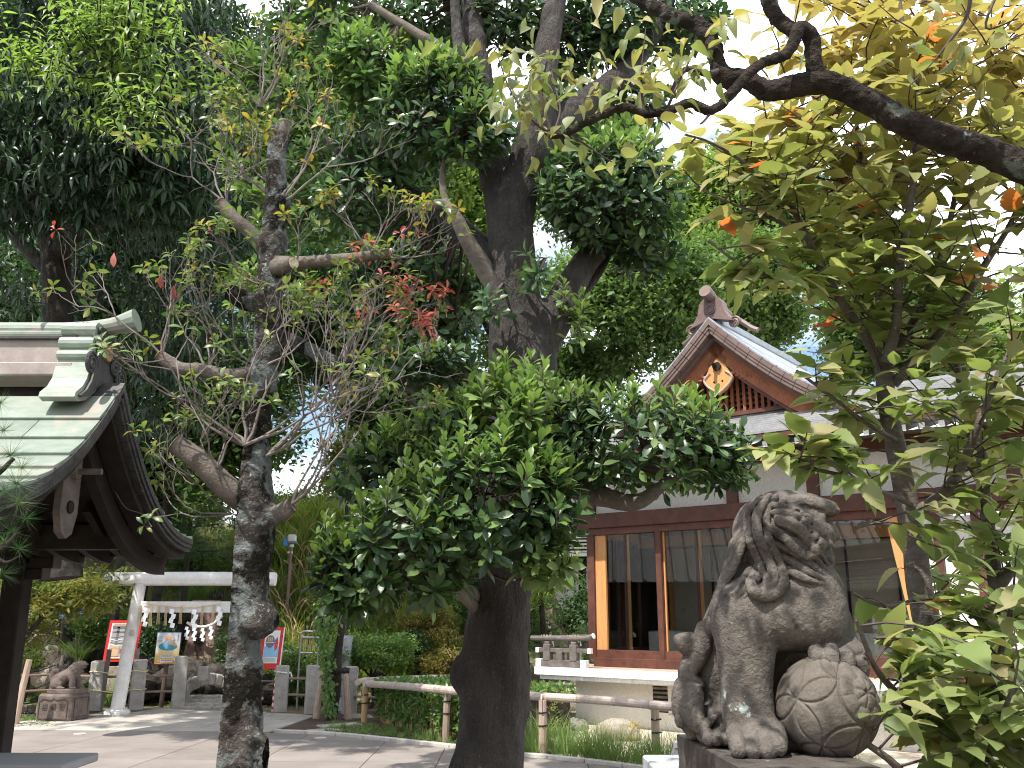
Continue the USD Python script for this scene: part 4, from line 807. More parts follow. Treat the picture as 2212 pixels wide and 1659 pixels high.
# ---------------- small stone lion on its block ----------------
lc = gp(134, 1557); la = math.radians(17)
lb = T('lion_pedestal', 'square weathered stone pedestal with carved panel under the small lion', 'pedestal', lc, -0.18)
v_, f_ = rough_box((0, 0, 0.25), (0.74, 0.62, 0.50), 4, 0.008, 9, taper=0.03); lb.part('block', (v_, f_), 'lion_stone', local=True, smooth=30)
KS = 0.84
fr = Polygon([(-0.36, -0.24), (0.36, -0.24), (0.36, 0.14), (0.26, 0.20), (0.06, 0.17), (0, 0.21), (-0.06, 0.17), (-0.26, 0.20), (-0.36, 0.14)])
fr = affinity.scale(fr, KS, KS, origin=(0, 0)); lb.part('carved_frame', extr(fr.difference(fr.buffer(-0.014)), 0.006, ((0, -0.312, 0.26), (1, 0, 0), (0, 0, 1))), 'statue_plinth', local=True)
lb.part('side_frame', extr(sbox(-0.21, -0.18, 0.21, 0.17).difference(sbox(-0.195, -0.165, 0.195, 0.155)), 0.006, ((0.366, 0, 0.26), (0, 1, 0), (0, 0, 1))), 'statue_plinth', local=True)
for i, ch in enumerate('岩番壱'):
    g = glyph(ch, 0.13)
    if g: lb.part('character', (V(-0.17 + 0.18 * i, -0.3125, 0.29) + g[0][:, :1] * XF + g[0][:, 1:2] * ZF - g[0][:, 2:] * V(0, 1, 0), g[1]), 'statue_plinth', local=True)
lb.part('upper_slab', rough_box((0.05, 0, 0.54), (0.56, 0.46, 0.08), 9, 0.006, 8), 'lion_stone', local=True)
def small_lion():
    s = SDF((-0.5, -0.26, -0.02), (0.5, 0.26, 0.82), 0.014)
    s.ell((-0.20, 0, 0.19), (0.19, 0.17, 0.19), 0.03); s.path([(-0.2, 0, 0.22), (0, 0, 0.34), (0.17, 0, 0.43)], [0.15, 0.14, 0.13], 0.04)
    for y in (-0.1, 0.1):
        s.path([(0.14, y, 0.36), (0.19, y, 0.2), (0.19, y, 0.05)], [0.075, 0.055, 0.05], 0.03); s.ell((0.23, y, 0.03), (0.08, 0.055, 0.04), 0.02)
        s.ell((-0.2, y * 1.2, 0.13), (0.15, 0.07, 0.14), 0.02); s.ell((-0.06, y * 1.4, 0.03), (0.11, 0.05, 0.04), 0.02)
    s.path([(0.12, 0, 0.46), (0.24, 0, 0.56)], [0.13, 0.12], 0.04); s.ell((0.30, 0, 0.60), (0.14, 0.11, 0.10), 0.03); s.ell((0.40, 0, 0.61), (0.075, 0.075, 0.045), 0.02); s.ell((0.38, 0, 0.54), (0.06, 0.065, 0.03), 0.015)
    s.ell((0.40, 0, 0.575), (0.07, 0.07, 0.012), 0.01, cut=True)
    for y in (-0.1, 0.1):
        s.ell((0.33, y * 0.6, 0.66), (0.04, 0.03, 0.03), 0.015); s.ell((0.2, y, 0.62), (0.05, 0.03, 0.05), 0.02)
        for k in range(5): s.ell((0.12 + 0.035 * k, y * 1.1, 0.55 - 0.03 * k + 0.02 * (k % 2)), (0.045, 0.04, 0.045), 0.012)
    s.path([(-0.33, 0, 0.1), (-0.39, 0, 0.3), (-0.34, 0, 0.44), (-0.25, 0, 0.43), (-0.27, 0, 0.36)], [0.06, 0.075, 0.07, 0.05, 0.035], 0.02)
    s.grain(0.010, 14, 3); return s.mesh()
ls = T('stone_lion', 'small weathered stone lion sitting upright beside the torii, facing right', 'lion statue', lc + V(0.02, 0, 0.575), -0.18)
lv_, lf__ = small_lion(); ls.part('body', (lv_ * (0.84, 0.84, 0.74), lf__), 'lion_stone', local=True, smooth=True)
# ---------------- fence of granite pillars ----------------
pillars = []
PL = [((203, 1536), 'rough granite fence pillar left of the torii leg, tied with yellow cord', 1.0), ((294, 1534), 'rough granite fence pillar just right of the torii leg, tied with cord', 1.02), ((383, 1531), 'pale granite fence pillar between map board and stone bridge', 1.08),
      ((605, 1540), 'rough granite pillar beside the red and white striped notice board', 0.93), ((672, 1543), 'rough granite pillar under the framed wooden notice', 0.95), ((753, 1544), 'pinkish granite pillar in front of the tall grey inscribed slab', 0.93)]
for i, ((u, v), lb_, h) in enumerate(PL):
    p = gp(u, v); t = T('granite_pillar', lb_, 'fence pillar', p, 0.2 + 0.1 * (i % 3), group=None)
    t.part('shaft', rough_box((0, 0, h / 2), (0.27, 0.26, h), 11 + i, 0.016, 9), 'granite', local=True, smooth=35); pillars.append((p, h)); pil3 = t if i == 3 else globals().get('pil3')
def rails(t, i, j, hs=(0.36, 0.68), mat='rail_brown', r=0.026):
    for z in hs: t.part('rail', tube([pillars[i][0] + V(0, 0, z), pillars[j][0] + V(0, 0, z)], r, 8), mat)
for (i, j, lb_) in ((0, 1, 'two brown pipe rails between pillars behind the torii leg'), (1, 2, 'two brown pipe rails below the yellow map board'), (3, 4, 'two brown pipe rails below the framed wooden notice'), (4, 5, 'two brown pipe rails behind the vine covered sapling')):
    t = T('fence_rails', lb_, 'railing', (pillars[i][0] + pillars[j][0]) / 2); rails(t, i, j)
t = T('fence_rails', 'two brown pipe rails from the last pillar to the hedge', 'railing', pillars[5][0])
for z in (0.36, 0.68): t.part('rail', tube([pillars[5][0] + V(0, 0, z), pillars[5][0] + V(0.75, -0.5, z)], 0.024, 8), 'rail_brown')
yr = T('barrier_rope', 'pale yellow cord tied round the pillars beside the torii leg', 'cord', pillars[0][0] + V(0, 0, 0.5))
for z in (0.42, 0.79):
    for k in (0, 1):
        c = pillars[k][0]; th = np.linspace(0, 2 * np.pi, 17); yr.part('loop', tube(np.stack([c[0] + 0.165 * np.cos(th), c[1] + 0.165 * np.sin(th), np.full(17, z) + 0.01 * np.sin(3 * th)], 1), 0.012, 5), 'yellow_rope')
    yr.part('span', tube(quad_path([pillars[0][0] + V(0.1, -0.17, z), (pillars[0][0] + pillars[1][0]) / 2 + V(0, -0.12, z - 0.05), pillars[1][0] + V(-0.1, -0.17, z)], 5), 0.009, 5), 'yellow_rope')
# white cord round the fourth pillar
c = pillars[3][0]; th = np.linspace(0, 2 * np.pi, 17)
pil3.part('cord', join([tube(np.stack([c[0] + 0.16 * np.cos(th), c[1] + 0.16 * np.sin(th), np.full(17, 0.80) - 0.02 * np.cos(th)], 1), 0.013, 5), tube([c + V(0.16, -0.05, 0.80), c + V(0.2, -0.08, 0.70), c + V(0.19, -0.09, 0.62)], 0.016, 5)]), 'rope_white')
# grey planks leaning behind pillars
for u, v, lb_ in ((212, 1538, 'thin grey plank upright right of the pillar left of the torii'), (276, 1532, 'thin grey plank upright behind the torii leg')):
    p = gp(u, v) + V(0, 0.12, 0); single('grey_plank', bx(p + V(0.02, 0, 0.62), (0.09, 0.03, 1.24), tilt=(0, 0.05, 0)), 'wood_grey', lb_, 'plank')
# wooden stakes and rails at the far left
stk = T('stake_fence', 'low fence of dark stakes and rusty rails left of the small lion', 'fence', gp(60, 1545))
for u, v, h, r, m in ((30, 1531, 0.95, 0.055, 'wood_grey'), (107, 1528, 0.92, 0.075, 'wood_grey'), (121, 1520, 1.05, 0.05, 'wood_grey'), (7, 1536, 0.9, 0.05, 'wood_dark')):
    p = gp(u, v); stk.part('stake', tube([p, p + V(0.02, 0, h * 0.5), p + V(0.03, 0, h)], [r, r * 0.95, r * 0.85], 8, rough=0.08, seed=u), m)
for z in (0.36, 0.68): stk.part('rail', tube([gp(0, 1537) + V(-0.4, 0, z), gp(110, 1528) + V(0, 0, z), gp(200, 1536) + V(0, 0, z)], 0.025, 7), 'rail_brown')
for z in (0.25, 0.52, 0.85): stk.part('wire', tube(quad_path([gp(7, 1536) + V(-0.3, -0.06, z), gp(55, 1545) + V(0, 0.02, z - 0.03), gp(112, 1528) + V(0, -0.08, z + 0.03)], 4), 0.012, 5), 'black_cord')
stake = T('front_stake', 'round pale brown stake standing alone on the grass before the dark fence', 'stake', gp(32, 1567))
p = gp(32, 1567); stake.part('shaft', tube([p, p + V(0.05, 0, 0.6), p + V(0.12, 0, 1.14)], [0.07, 0.062, 0.055], 9, rough=0.06), 'post_wood')
for k in range(4):
    a, b = gp(18 + 16 * k, 1540 - 0.5 * k) + V(0, -0.1, 0.07), gp(33.5 + 16 * k, 1539.5 - 0.5 * k) + V(0, -0.1, 0.07)
    single('edging_block', beam(a, b, 0.14, 0.16, 0.02), 'lion_stone', ('leftmost', 'second', 'third', 'rightmost')[k] + ' of four brown edging blocks at the foot of the stake fence', 'edging block')
# ---------------- rocks, inscribed stele, bridge ----------------
def strip_poly(px, Y):
    return [at(u, v, Y) for u, v in px]
sy = 23.0
sl = strip_poly([(372, 1442), (384, 1434), (396, 1405), (405, 1377), (411, 1340), (414, 1296), (470, 1296), (466, 1330), (462, 1374), (460, 1404), (468, 1430), (480, 1446)], sy)
st = T('brown_stele', 'tall brown flared stone slab with carved characters on dark lava rocks', 'stone monument', (sl[0][0] + 0.5, sy, sl[0][2]))
m_ = trimesh.Trimesh(*extr(Polygon([(p[0], p[2]) for p in sl]), 0.3, ((0, sy + 0.3, 0), (1, 0, 0), (0, 0, 1)))).subdivide_to_size(0.16)
v_ = np.array(m_.vertices); n_ = meshkit.fbm(v_ * 4, 3, 6) - 0.5; xm = (sl[4][0] + sl[7][0]) / 2; v_[:, 1] += n_ * 0.06 + 0.5 * np.abs(v_[:, 0] - xm) ** 2 * (v_[:, 1] < sy + 0.1)
st.part('slab', (v_, m_.faces), 'stele_brown', smooth=30)
for ch, (u, v), h in zip('去訓藤商工', ((434, 1338), (432, 1363), (430, 1381), (429, 1395), (426, 1409)), (0.26, 0.2, 0.24, 0.2, 0.17)):
    g = glyph(ch, h, 0.02)
    if g: st.part('character', (at(u, v, sy - 0.04) + g[0][:, :1] * XF * 1.15 + g[0][:, 1:2] * ZF - g[0][:, 2:] * V(0, 1, 0), g[1]), 'carved')
r2 = T('white_rope', 'thick white rope with small folded papers across the brown stele', 'sacred rope', at(440, 1355, 22.85))
r2.part('rope', tube(quad_path([at(u, v, 22.75) for u, v in ((404, 1345), (418, 1352), (440, 1354), (458, 1349), (470, 1340), (480, 1330))], 4), 0.035, 7), 'rope_white')
for u, v in ((405, 1353), (421, 1355), (439, 1356), (457, 1352)): r2.part('paper_streamer', zigzag(at(u, v, 22.68), 0.075, 0.30, 4), 'paper')
rng = np.random.default_rng(8)
rocks = [(400, 1462, 22.3, .55, .4, .42), (445, 1458, 22.4, .6, .4, .4), (480, 1462, 22.2, .4, .35, .4), (360, 1470, 22.0, .4, .3, .3), (330, 1440, 22.6, .5, .4, .5), (292, 1420, 22.8, .55, .4, .55), (260, 1430, 22.7, .5, .4, .5), (150, 1450, 22.2, .5, .4, .45), (180, 1430, 22.8, .5, .4, .4), (115, 1410, 23.0, .5, .4, .5), (225, 1470, 22.0, .4, .3, .35),
         (350, 1395, 23.6, .5, .4, .45), (520, 1470, 22.2, .5, .4, .4), (560, 1485, 22.0, .5, .4, .4), (240, 1390, 23.8, .6, .4, .5), (460, 1310, 25.5, .4, .4, .5), (395, 1490, 21.6, .3, .25, .2), (300, 1480, 21.8, .45, .3, .3), (160, 1480, 21.7, .5, .3, .25)]
RL = [a + ' lava rock ' + b for a, b in zip(['dark pitted'] * 10 + ['rough black'] * 9, ('just left below the brown stele', 'under the middle of the brown stele', 'under the right foot of the brown stele', 'low between map board post and bridge', 'right below the map board', 'in the dark gap under the dark bush', 'just right of the red framed poster', 'above the back of the small lion', 'above the head of the small lion', 'highest above the stake fence', 'by the pillar left of the torii leg',
    'close left of the map board', 'half behind the lichened trunk', 'hidden low right of the lichened trunk', 'left under the red framed poster', 'standing above the torii tie beam', 'at the foot of the stone bridge', 'between the two pillars right of the torii leg', 'lowest behind the small lion'))]
for i, (u, v, Y, a, b, c) in enumerate(rocks):
    p = at(u, v, Y); single('lava_rock', rocky(p - V(0, 0, c * 0.2), (a, b, c), 20 + i, 3, 0.5, i * 0.7), 'lava_rock', RL[i] + ' behind the torii', 'rock', smooth=50)
for i, (u, v, Y, a, b, c, lb_) in enumerate([(78, 1440, 23.0, 1.1, .6, .75, 'large smooth grey boulder low on the slope above the stake fence'), (48, 1425, 23.4, .7, .5, .6, 'grey boulder at the left edge above the stake fence'), (115, 1465, 22.2, .5, .4, .3, 'low brown boulder behind the small lion')]):
    single('boulder', rocky(at(u, v, Y), (a, b, c), 60 + i, 3, 0.3, 0.3), 'rock_tan', lb_, 'boulder', smooth=50)
bt = T('brown_post_slab', 'flat tan stone slab leaning behind the torii leg', 'stone slab', at(245, 1500, 21.5))
bt.part('slab', rough_box(at(240, 1485, 21.3), (0.5, 0.1, 0.9), 5, 0.02, 7), 'rock_tan'); bt.part('foot', rough_box(at(240, 1528, 21.3), (0.6, 0.2, 0.2), 6, 0.02, 6), 'rock_tan')
br = T('stone_bridge', 'small arched stone bridge with pale curved parapet behind the torii', 'bridge', gp(450, 1525))
by = 20.9
for k, (u0, v0, u1, v1) in enumerate(((393, 1481, 412, 1469), (412, 1469, 430, 1461), (430, 1461, 447, 1456), (447, 1456, 463, 1457), (463, 1457, 478, 1461), (478, 1461, 500, 1470))):
    a, b = at(u0, v0, by + 0.14 * k), at(u1, v1, by + 0.14 * (k + 1)); br.part('parapet_stone', beam(a - V(0, 0, 0.10), b - V(0, 0, 0.10), 0.16, 0.26, 0.03), 'granite')
for u, v, h in ((397, 1500, 0.46), (441, 1455, 0.3)):
    p = at(u, v, by); br.part('parapet_post', rough_box(p + V(0, 0, 0.0), (0.22, 0.2, h), u, 0.012, 6), 'granite')
for k in range(4):
    a, b = at(392 + 5 * k, 1527 - 8 * k, 20.6 + 0.25 * k), at(500 + 3 * k, 1527 - 8 * k, 20.6 + 0.25 * k)
    for q in range(3):
        s = a + (b - a) * q / 3; e = a + (b - a) * (q + 0.985) / 3; br.part('step_stone', beam(s - V(0, 0, 0.05), e - V(0, 0, 0.05), 0.3, 0.13, 0.015), 'granite')
for k in (0, 1, 2):
    u0 = 575 + 12 * k; single('culvert_stone', rocky(at(u0 + 10, 1497 - 14 * k, 21.6 + 0.3 * k), (.3, .25, .22), 80 + k, 2, 0.3), 'granite' if k == 2 else 'lava_rock', ('low dark stone', 'middle dark stone', 'pale rounded stone')[k] + ' in the culvert behind the striped notice posts', 'stone')
# ---------------- signs ----------------
def board(px, Y, th=0.02):
    """a board whose four corners are seen at px (top left, top right, bottom right, bottom left): (origin, x, y, w, h)"""
    c = [at(u, v, Y) for u, v in px]; o = (c[2] + c[3]) / 2; top = (c[0] + c[1]) / 2
    w = (c[1][0] - c[0][0] + c[2][0] - c[3][0]) / 2; h = top[2] - o[2]; return V(o[0] - w / 2, Y, o[2]), w, h, (top[0] - o[0]) / h
def sheet(o, w, h, lean, x0, z0, x1, z1, d, dep=0.003):
    """a rectangle (fractions of the board) d metres before it"""
    q = Polygon([(x0 * w, z0 * h), (x1 * w, z0 * h), (x1 * w, z1 * h), (x0 * w, z1 * h)]); return shape_on(o, lean, q, d, dep)
def shape_on(o, lean, q, d, dep=0.003):
    return extr(q, dep, (o + V(0, dep - d - 0.003, 0), XF, V(lean, 0, 1.0)))
o, w, h, ln = board([(238, 1339), (300, 1341), (283, 1430), (222, 1429)], 20.9); ln -= 0.0
s1 = T('red_framed_poster', 'red framed poster of a gate among waves, half behind the torii leg', 'poster board', o + V(w / 2, 0, 0)); w *= 1.12
s1.part('frame', sheet(o, w, h, ln, 0, 0, 1, 1, 0, 0.03), 'red_board'); s1.part('paper', sheet(o, w, h, ln, 0.09, 0.07, 0.91, 0.93, 0.006), 'print_white'); s1.part('picture', sheet(o, w, h, ln, 0.13, 0.12, 0.87, 0.88, 0.010), 'print_mid')
for a in ((0.13, 0.80, 0.87, 0.88), (0.17, 0.70, 0.87, 0.735), (0.28, 0.42, 0.36, 0.84), (0.52, 0.68, 0.58, 0.82)): s1.part('gate_print', sheet(o, w, h, ln, *a, 0.014), 'print_grey')
for k in range(5): s1.part('wave_print', tube(quad_path([o + V(w * (0.15 + 0.17 * q), -0.015, 0) + V(ln, 0, 1) * h * (0.32 + 0.07 * k + 0.018 * math.sin(q * 2 + k)) for q in range(5)], 3), 0.006, 4), 'print_white' if k % 2 else 'print_grey')
s1.part('ticket_print', sheet(o, w, h, ln, 0.14, 0.13, 0.44, 0.40, 0.015), 'print_tan'); s1.part('red_print', sheet(o, w, h, ln, 0.47, 0.22, 0.8, 0.28, 0.015), 'print_red')
for a in (0.075, 0.90): s1.part('trim_print', sheet(o, w, h, ln, 0.14, a, 0.86, a + 0.02, 0.012), 'print_orange')
for dx in (0.12, 0.88): s1.part('leg', cyl(o + V(w * dx, 0.03, 0), V(o[0] + w * dx - 0.06, o[1] + 0.03, 0), 0.025, 8), 'wood_grey')
o, w, h, ln = board([(341, 1367), (392, 1366), (384, 1434), (333, 1435)], 20.95)
s2 = T('map_board', 'black framed yellow and blue map board of an islet on a dark post', 'map board', o + V(w / 2, 0, 0))
s2.part('frame', sheet(o, w, h, ln, -0.03, -0.02, 1.03, 1.02, 0, 0.025), 'ink'); s2.part('map_sheet', sheet(o, w, h, ln, 0, 0, 1, 1, 0.005), 'print_map')
E2 = lambda cx, cz, rx, rz: affinity.scale(Point(cx * w, cz * h).buffer(1, 24), rx * w, rz * h)
s2.part('lake_print', shape_on(o, ln, E2(0.5, 0.56, 0.40, 0.13), 0.008), 'print_teal'); s2.part('land_print', shape_on(o, ln, Polygon([(0.52 * w, 0.62 * h), (0.9 * w, 0.55 * h), (0.86 * w, 0.63 * h), (0.72 * w, 0.72 * h), (0.6 * w, 0.72 * h)]), 0.011), 'print_tan')
s2.part('peak_print', shape_on(o, ln, Polygon([(0.2 * w, 0.63 * h), (0.34 * w, 0.72 * h), (0.5 * w, 0.92 * h), (0.62 * w, 0.78 * h), (0.8 * w, 0.66 * h), (0.55 * w, 0.64 * h), (0.4 * w, 0.66 * h)]), 0.010), 'print_rock'); s2.part('shrine_print', shape_on(o, ln, Polygon([(0.38 * w, 0.80 * h), (0.60 * w, 0.80 * h), (0.62 * w, 0.87 * h), (0.5 * w, 0.94 * h), (0.38 * w, 0.87 * h)]), 0.013), 'print_orange')
s2.part('stream_print', shape_on(o, ln, Polygon([(0.3 * w, 0.6 * h), (0.4 * w, 0.74 * h), (0.48 * w, 0.72 * h), (0.5 * w, 0.5 * h), (0.42 * w, 0.46 * h)]), 0.014), 'print_sky'); s2.part('dot_print', shape_on(o, ln, E2(0.74, 0.76, 0.035, 0.022), 0.013), 'print_red')
s2.part('label_print', sheet(o, w, h, ln, 0.86, 0.7, 0.94, 0.96, 0.009), 'print_white'); s2.part('label_print', sheet(o, w, h, ln, 0.05, 0.34, 0.12, 0.58, 0.009), 'print_white')
for k in range(5): s2.part('text_print', sheet(o, w, h, ln, 0.05, 0.88 - 0.045 * k, 0.24, 0.895 - 0.045 * k, 0.009), 'print_mid'); s2.part('text_print', sheet(o, w, h, ln, 0.88, 0.725 + 0.045 * k, 0.92, 0.755 + 0.045 * k, 0.012), 'print_grey')
for z in (0.05, 0.19): s2.part('route_print', sheet(o, w, h, ln, 0.24, z, 0.76, z + 0.10, 0.009), 'print_white'); s2.part('line_print', sheet(o, w, h, ln, 0.27, z + 0.06, 0.74, z + 0.075, 0.012), 'print_red' if z < .1 else 'print_blue')
for k in range(6):
    for z in (0.05, 0.19): s2.part('stop_print', sheet(o, w, h, ln, 0.29 + 0.08 * k, z + 0.045, 0.305 + 0.08 * k, z + 0.09, 0.0125), 'print_grey')
s2.part('loop_print', shape_on(o, ln, E2(0.2, 0.14, 0.11, 0.07).difference(E2(0.2, 0.14, 0.08, 0.05)), 0.012), 'print_sky')
for k, m in enumerate(('print_red', 'print_white', 'print_blue')): s2.part('key_print', sheet(o, w, h, ln, 0.82, 0.05 + 0.075 * k, 0.95, 0.11 + 0.075 * k, 0.009), m)
s2.part('post', cyl(o + V(w * 0.5, 0.04, 0.0), V(o[0] + w * 0.42, o[1] + 0.04, 0), 0.05, 10), 'post_brown')
o, w, h, ln = board([(570, 1357), (615, 1354), (603, 1447), (559, 1444)], 20.3)
s3 = T('striped_notice', 'red notice board with blue leaflet on red and white striped posts', 'notice board', V(o[0] + w / 2, o[1], 0))
s3.part('board', sheet(o, w, h, ln, 0, 0, 1, 1, 0, 0.03), 'red_board'); s3.part('edge', sheet(o, w, h, ln, 0.985, 0, 1.03, 1, 0.002, 0.03), 'print_white'); s3.part('leaflet', sheet(o, w, h, ln, 0.12, 0.14, 0.84, 0.93, 0.006), 'print_white')
s3.part('blue_print', sheet(o, w, h, ln, 0.13, 0.29, 0.83, 0.55, 0.010), 'print_sky'); s3.part('round_print', shape_on(o, ln, E2(0.40, 0.66, 0.22, 0.15), 0.013), 'print_grey'); s3.part('band_print', sheet(o, w, h, ln, 0.2, 0.635, 0.6, 0.65, 0.016), 'print_white')
for k in range(3): s3.part('figure_print', sheet(o, w, h, ln, 0.27 + 0.09 * k, 0.66, 0.33 + 0.09 * k, 0.77, 0.016), 'print_tan')
s3.part('leaf_print', shape_on(o, ln, Polygon([(0.66 * w, 0.42 * h), (0.62 * w, 0.55 * h), (0.68 * w, 0.68 * h), (0.74 * w, 0.76 * h), (0.80 * w, 0.62 * h), (0.76 * w, 0.50 * h)]), 0.014), 'print_red'); s3.part('leaf_edge_print', shape_on(o, ln, Polygon([(0.62 * w, 0.56 * h), (0.6 * w, 0.68 * h), (0.74 * w, 0.78 * h), (0.72 * w, 0.74 * h), (0.66 * w, 0.66 * h)]), 0.016), 'print_blue')
for k in range(4): s3.part('text_print', sheet(o, w, h, ln, 0.16, 0.17 + 0.027 * k, 0.78 - 0.08 * (k % 2), 0.18 + 0.027 * k, 0.010), 'print_mid')
for a, b in (((561, 1446), (553, 1520)), ((599, 1447), (588, 1540))):
    A, B = at(*a, 20.35), at(*b, 20.35); n = 13
    for k in range(n): s3.part('post_stripe', cyl(A + (B - A) * k / n, A + (B - A) * (k + 1) / n, 0.03, 8), 'red_paint' if k % 2 else 'print_white')
for v in (1471, 1489): s3.part('cross_rail', cyl(at(558, v, 20.36), at(597, v + 1, 20.36), 0.022, 8), 'wood_grey')
o, w, h, ln = board([(612, 1405), (634, 1406), (633, 1428), (611, 1428)], 22.5)
s4 = T('blue_sign', 'small blue and white sign behind the striped notice board', 'sign', V(o[0] + w / 2, o[1], 0)); s4.part('plate', sheet(o, w, h, 0, 0, 0, 1, 1, 0, 0.02), 'print_white'); s4.part('print', sheet(o, w, h, 0, 0.04, 0.05, 0.96, 0.95, 0.006), 'print_blue'); s4.part('cloud_print', sheet(o, w, h, 0, 0.06, 0.35, 0.5, 0.62, 0.009), 'print_sky'); s4.part('post', cyl(o + V(w / 2, 0.03, 0.1), V(o[0] + w / 2, o[1] + 0.03, 0), 0.03, 8), 'post_brown')
for k, (c4, lb_) in enumerate(((((131, 1317), (146, 1316), (143, 1335), (128, 1336)), 'left of two small blue picture signs under the yellowing tree'), (((168, 1315), (184, 1315), (182, 1331), (166, 1332)), 'right of two small blue picture signs under the yellowing tree'))):
    o, w, h, ln = board(c4, 22.5); t = T('picture_sign', lb_, 'sign', V(o[0] + w / 2, o[1], o[2] - 1)); t.part('plate', sheet(o, w, h, 0, 0, 0, 1, 1, 0, 0.02), 'print_white'); t.part('print', sheet(o, w, h, 0, 0.05, 0.05, 0.95, 0.95, 0.006), 'print_blue')
    t.part('hill_print', shape_on(o, 0, Polygon([(0.1 * w, 0.2 * h), (0.9 * w, 0.2 * h), (0.62 * w, 0.6 * h), (0.45 * w, 0.62 * h)]), 0.009), 'print_sky'); t.part('post', cyl(o + V(w / 2, 0.03, 0), V(o[0] + w / 2, o[1] + 0.03, o[2] - 1.3), 0.03, 8), 'post_brown')
# rustic rail behind, of concrete made like logs
for lb_, pts in (('rustic log rail below the two small blue signs', [((124, 1338), (196, 1332), 0.10), ((150, 1336), (145, 1372), 0.11), ((147, 1358), (165, 1346), 0.08)]), ('rustic log rail with forked posts behind the map board', [((330, 1331), (412, 1334), 0.10), ((372, 1336), (368, 1380), 0.12), ((371, 1370), (388, 1345), 0.09), ((396, 1338), (393, 1385), 0.11), ((470, 1380), (455, 1420), 0.1)])):
    t = T('log_rail', lb_, 'railing', at(*pts[0][0], 23.5))
    for a, b, r in pts: t.part('log', tube(np.linspace(at(*a, 23.5), at(*b, 23.5), 5), r, 8, rough=0.12, seed=3), 'bark_dark')
single('dark_stone_lantern_base', rocky(at(128, 1356, 23.2), (.42, .35, .42), 91, 2, 0.25), 'lava_rock', 'rounded dark stone under the log rail with the blue signs', 'stone', smooth=60)
# framed wooden notice
fn_ = T('framed_notice', 'brown wooden notice in a thin steel frame before the azalea', 'notice board', gp(665, 1530))
Y = 20.6; q = lambda u, v: at(u, v, Y)
fn_.part('frame', join([tube(quad_path([q(641, 1535), q(645, 1450), q(650, 1385), q(651, 1369), q(660, 1364), q(700, 1365)], 4), 0.022, 8), tube([q(684, 1460), q(689, 1380)], 0.02, 8), tube([q(650, 1377), q(690, 1378)], 0.022, 8), tube([q(648, 1410), q(687, 1411)], 0.02, 8)]), 'steel')
fn_.part('wooden_board', extr(Polygon([(q(651, 1)[0], q(1, 1409)[2]), (q(687, 1)[0], q(1, 1409)[2]), (q(689, 1)[0], q(1, 1379)[2]), (q(652, 1)[0], q(1, 1379)[2])]), 0.02, ((0, Y + 0.01, 0), (1, 0, 0), (0, 0, 1))), 'stele_brown')
for k in range(8): fn_.part('text_line', bx(q(656 + 4 * k, 1394) + V(0, -0.013, 0), (0.008, 0.003, 0.24)), 'print_tan')
# tall grey inscribed slab
gs = T('inscribed_slab', 'tall pale grey granite slab with a column of carved characters', 'stone monument', gp(745, 1535))
Y = 20.3; q = lambda u, v: at(u, v, Y)
pz = [q(722, 1537), q(733, 1373), q(761, 1373), q(745, 1537)]; pz[1][0] += 0.0
gs.part('slab', trimesh.Trimesh(*extr(Polygon([(p[0], p[2]) for p in pz]), 0.16, ((0, Y + 0.16, 0), (1, 0, 0), (0, 0, 1)))), 'granite_grey')
for ch, u, v, hh in zip('カヶる千弥山九の宮六塚', (739, 747, 745, 742, 741, 741, 739, 738, 738, 737, 735), (1381, 1380, 1398, 1415, 1426, 1437, 1448, 1457, 1468, 1479, 1493), (0.05, 0.05, 0.05, 0.1, 0.11, 0.1, 0.1, 0.1, 0.11, 0.1, 0.12)):
    g = glyph(ch, hh, 0.006)
    if g: gs.part('character', (q(u, v) + V(0, -0.003, 0) + g[0][:, :1] * XF + g[0][:, 1:2] * ZF - g[0][:, 2:] * V(0, 1, 0), g[1]), 'carved_grey')
# lamp post
lp = T('lamp_post', 'rusty brown lamp post with a white lamp head above the grassy slope', 'lamp post', at(612, 1440, 24.0)); Y = 24.0
lp.part('pole', tube([at(610, 1445, Y), at(624, 1260, Y), at(629, 1183, Y)], [0.045, 0.04, 0.035], 10), 'rail_brown'); lp.part('lamp_head', join([bx(at(631, 1164, Y), (0.2, 0.2, 0.22), ch=0.03), cyl(at(630, 1176, Y), at(630, 1182, Y), 0.06, 10)]), 'lamp_white'); lp.part('lamp_collar', bx(at(631, 1171, Y), (0.22, 0.22, 0.06), ch=0.02), 'grey_metal')
lp.part('small_sign', bx(at(617, 1171, Y - 0.1), (0.1, 0.02, 0.2)), 'print_blue'); lp.part('bracket', bx(at(627, 1193, Y), (0.12, 0.05, 0.05)), 'lamp_white')
# crouching person behind the notice
pe = T('person', 'person in white shirt and dark trousers crouching behind the red notice', 'person', at(565, 1450, 21.9))
def person():
    Y = 21.9; k = lambda u, v, d=0: at(u, v, Y + d); s = SDF(k(520, 1460, -0.4), k(625, 1335, 0.4), 0.02)
    s.path([k(556, 1412), k(554, 1395), k(556, 1383)], [0.15, 0.16, 0.15], 0.05); s.cap(k(557, 1378), k(558, 1372), 0.06, 0.055, 0.03); s.ell(k(560, 1362), (0.085, 0.1, 0.115), 0.02)
    for d in (-0.1, 0.1):
        s.path([k(556, 1413, d), k(585, 1408, d), k(588, 1428, d), k(588, 1446, d)], [0.11, 0.085, 0.065, 0.05], 0.04); s.path([k(556, 1384, d * 1.7), k(565, 1398, d * 2), k(580, 1400, d)], [0.06, 0.05, 0.04], 0.03); s.ell(k(592, 1448, d), (0.11, 0.05, 0.04), 0.02)
    return s.mesh()
bm = person(); top, bot = at(1, 1412, 21.9)[2], at(1, 1446, 21.9)[2]
fc = bm[0][bm[1]].mean(1); hd = at(1, 1376, 21.9)[2]
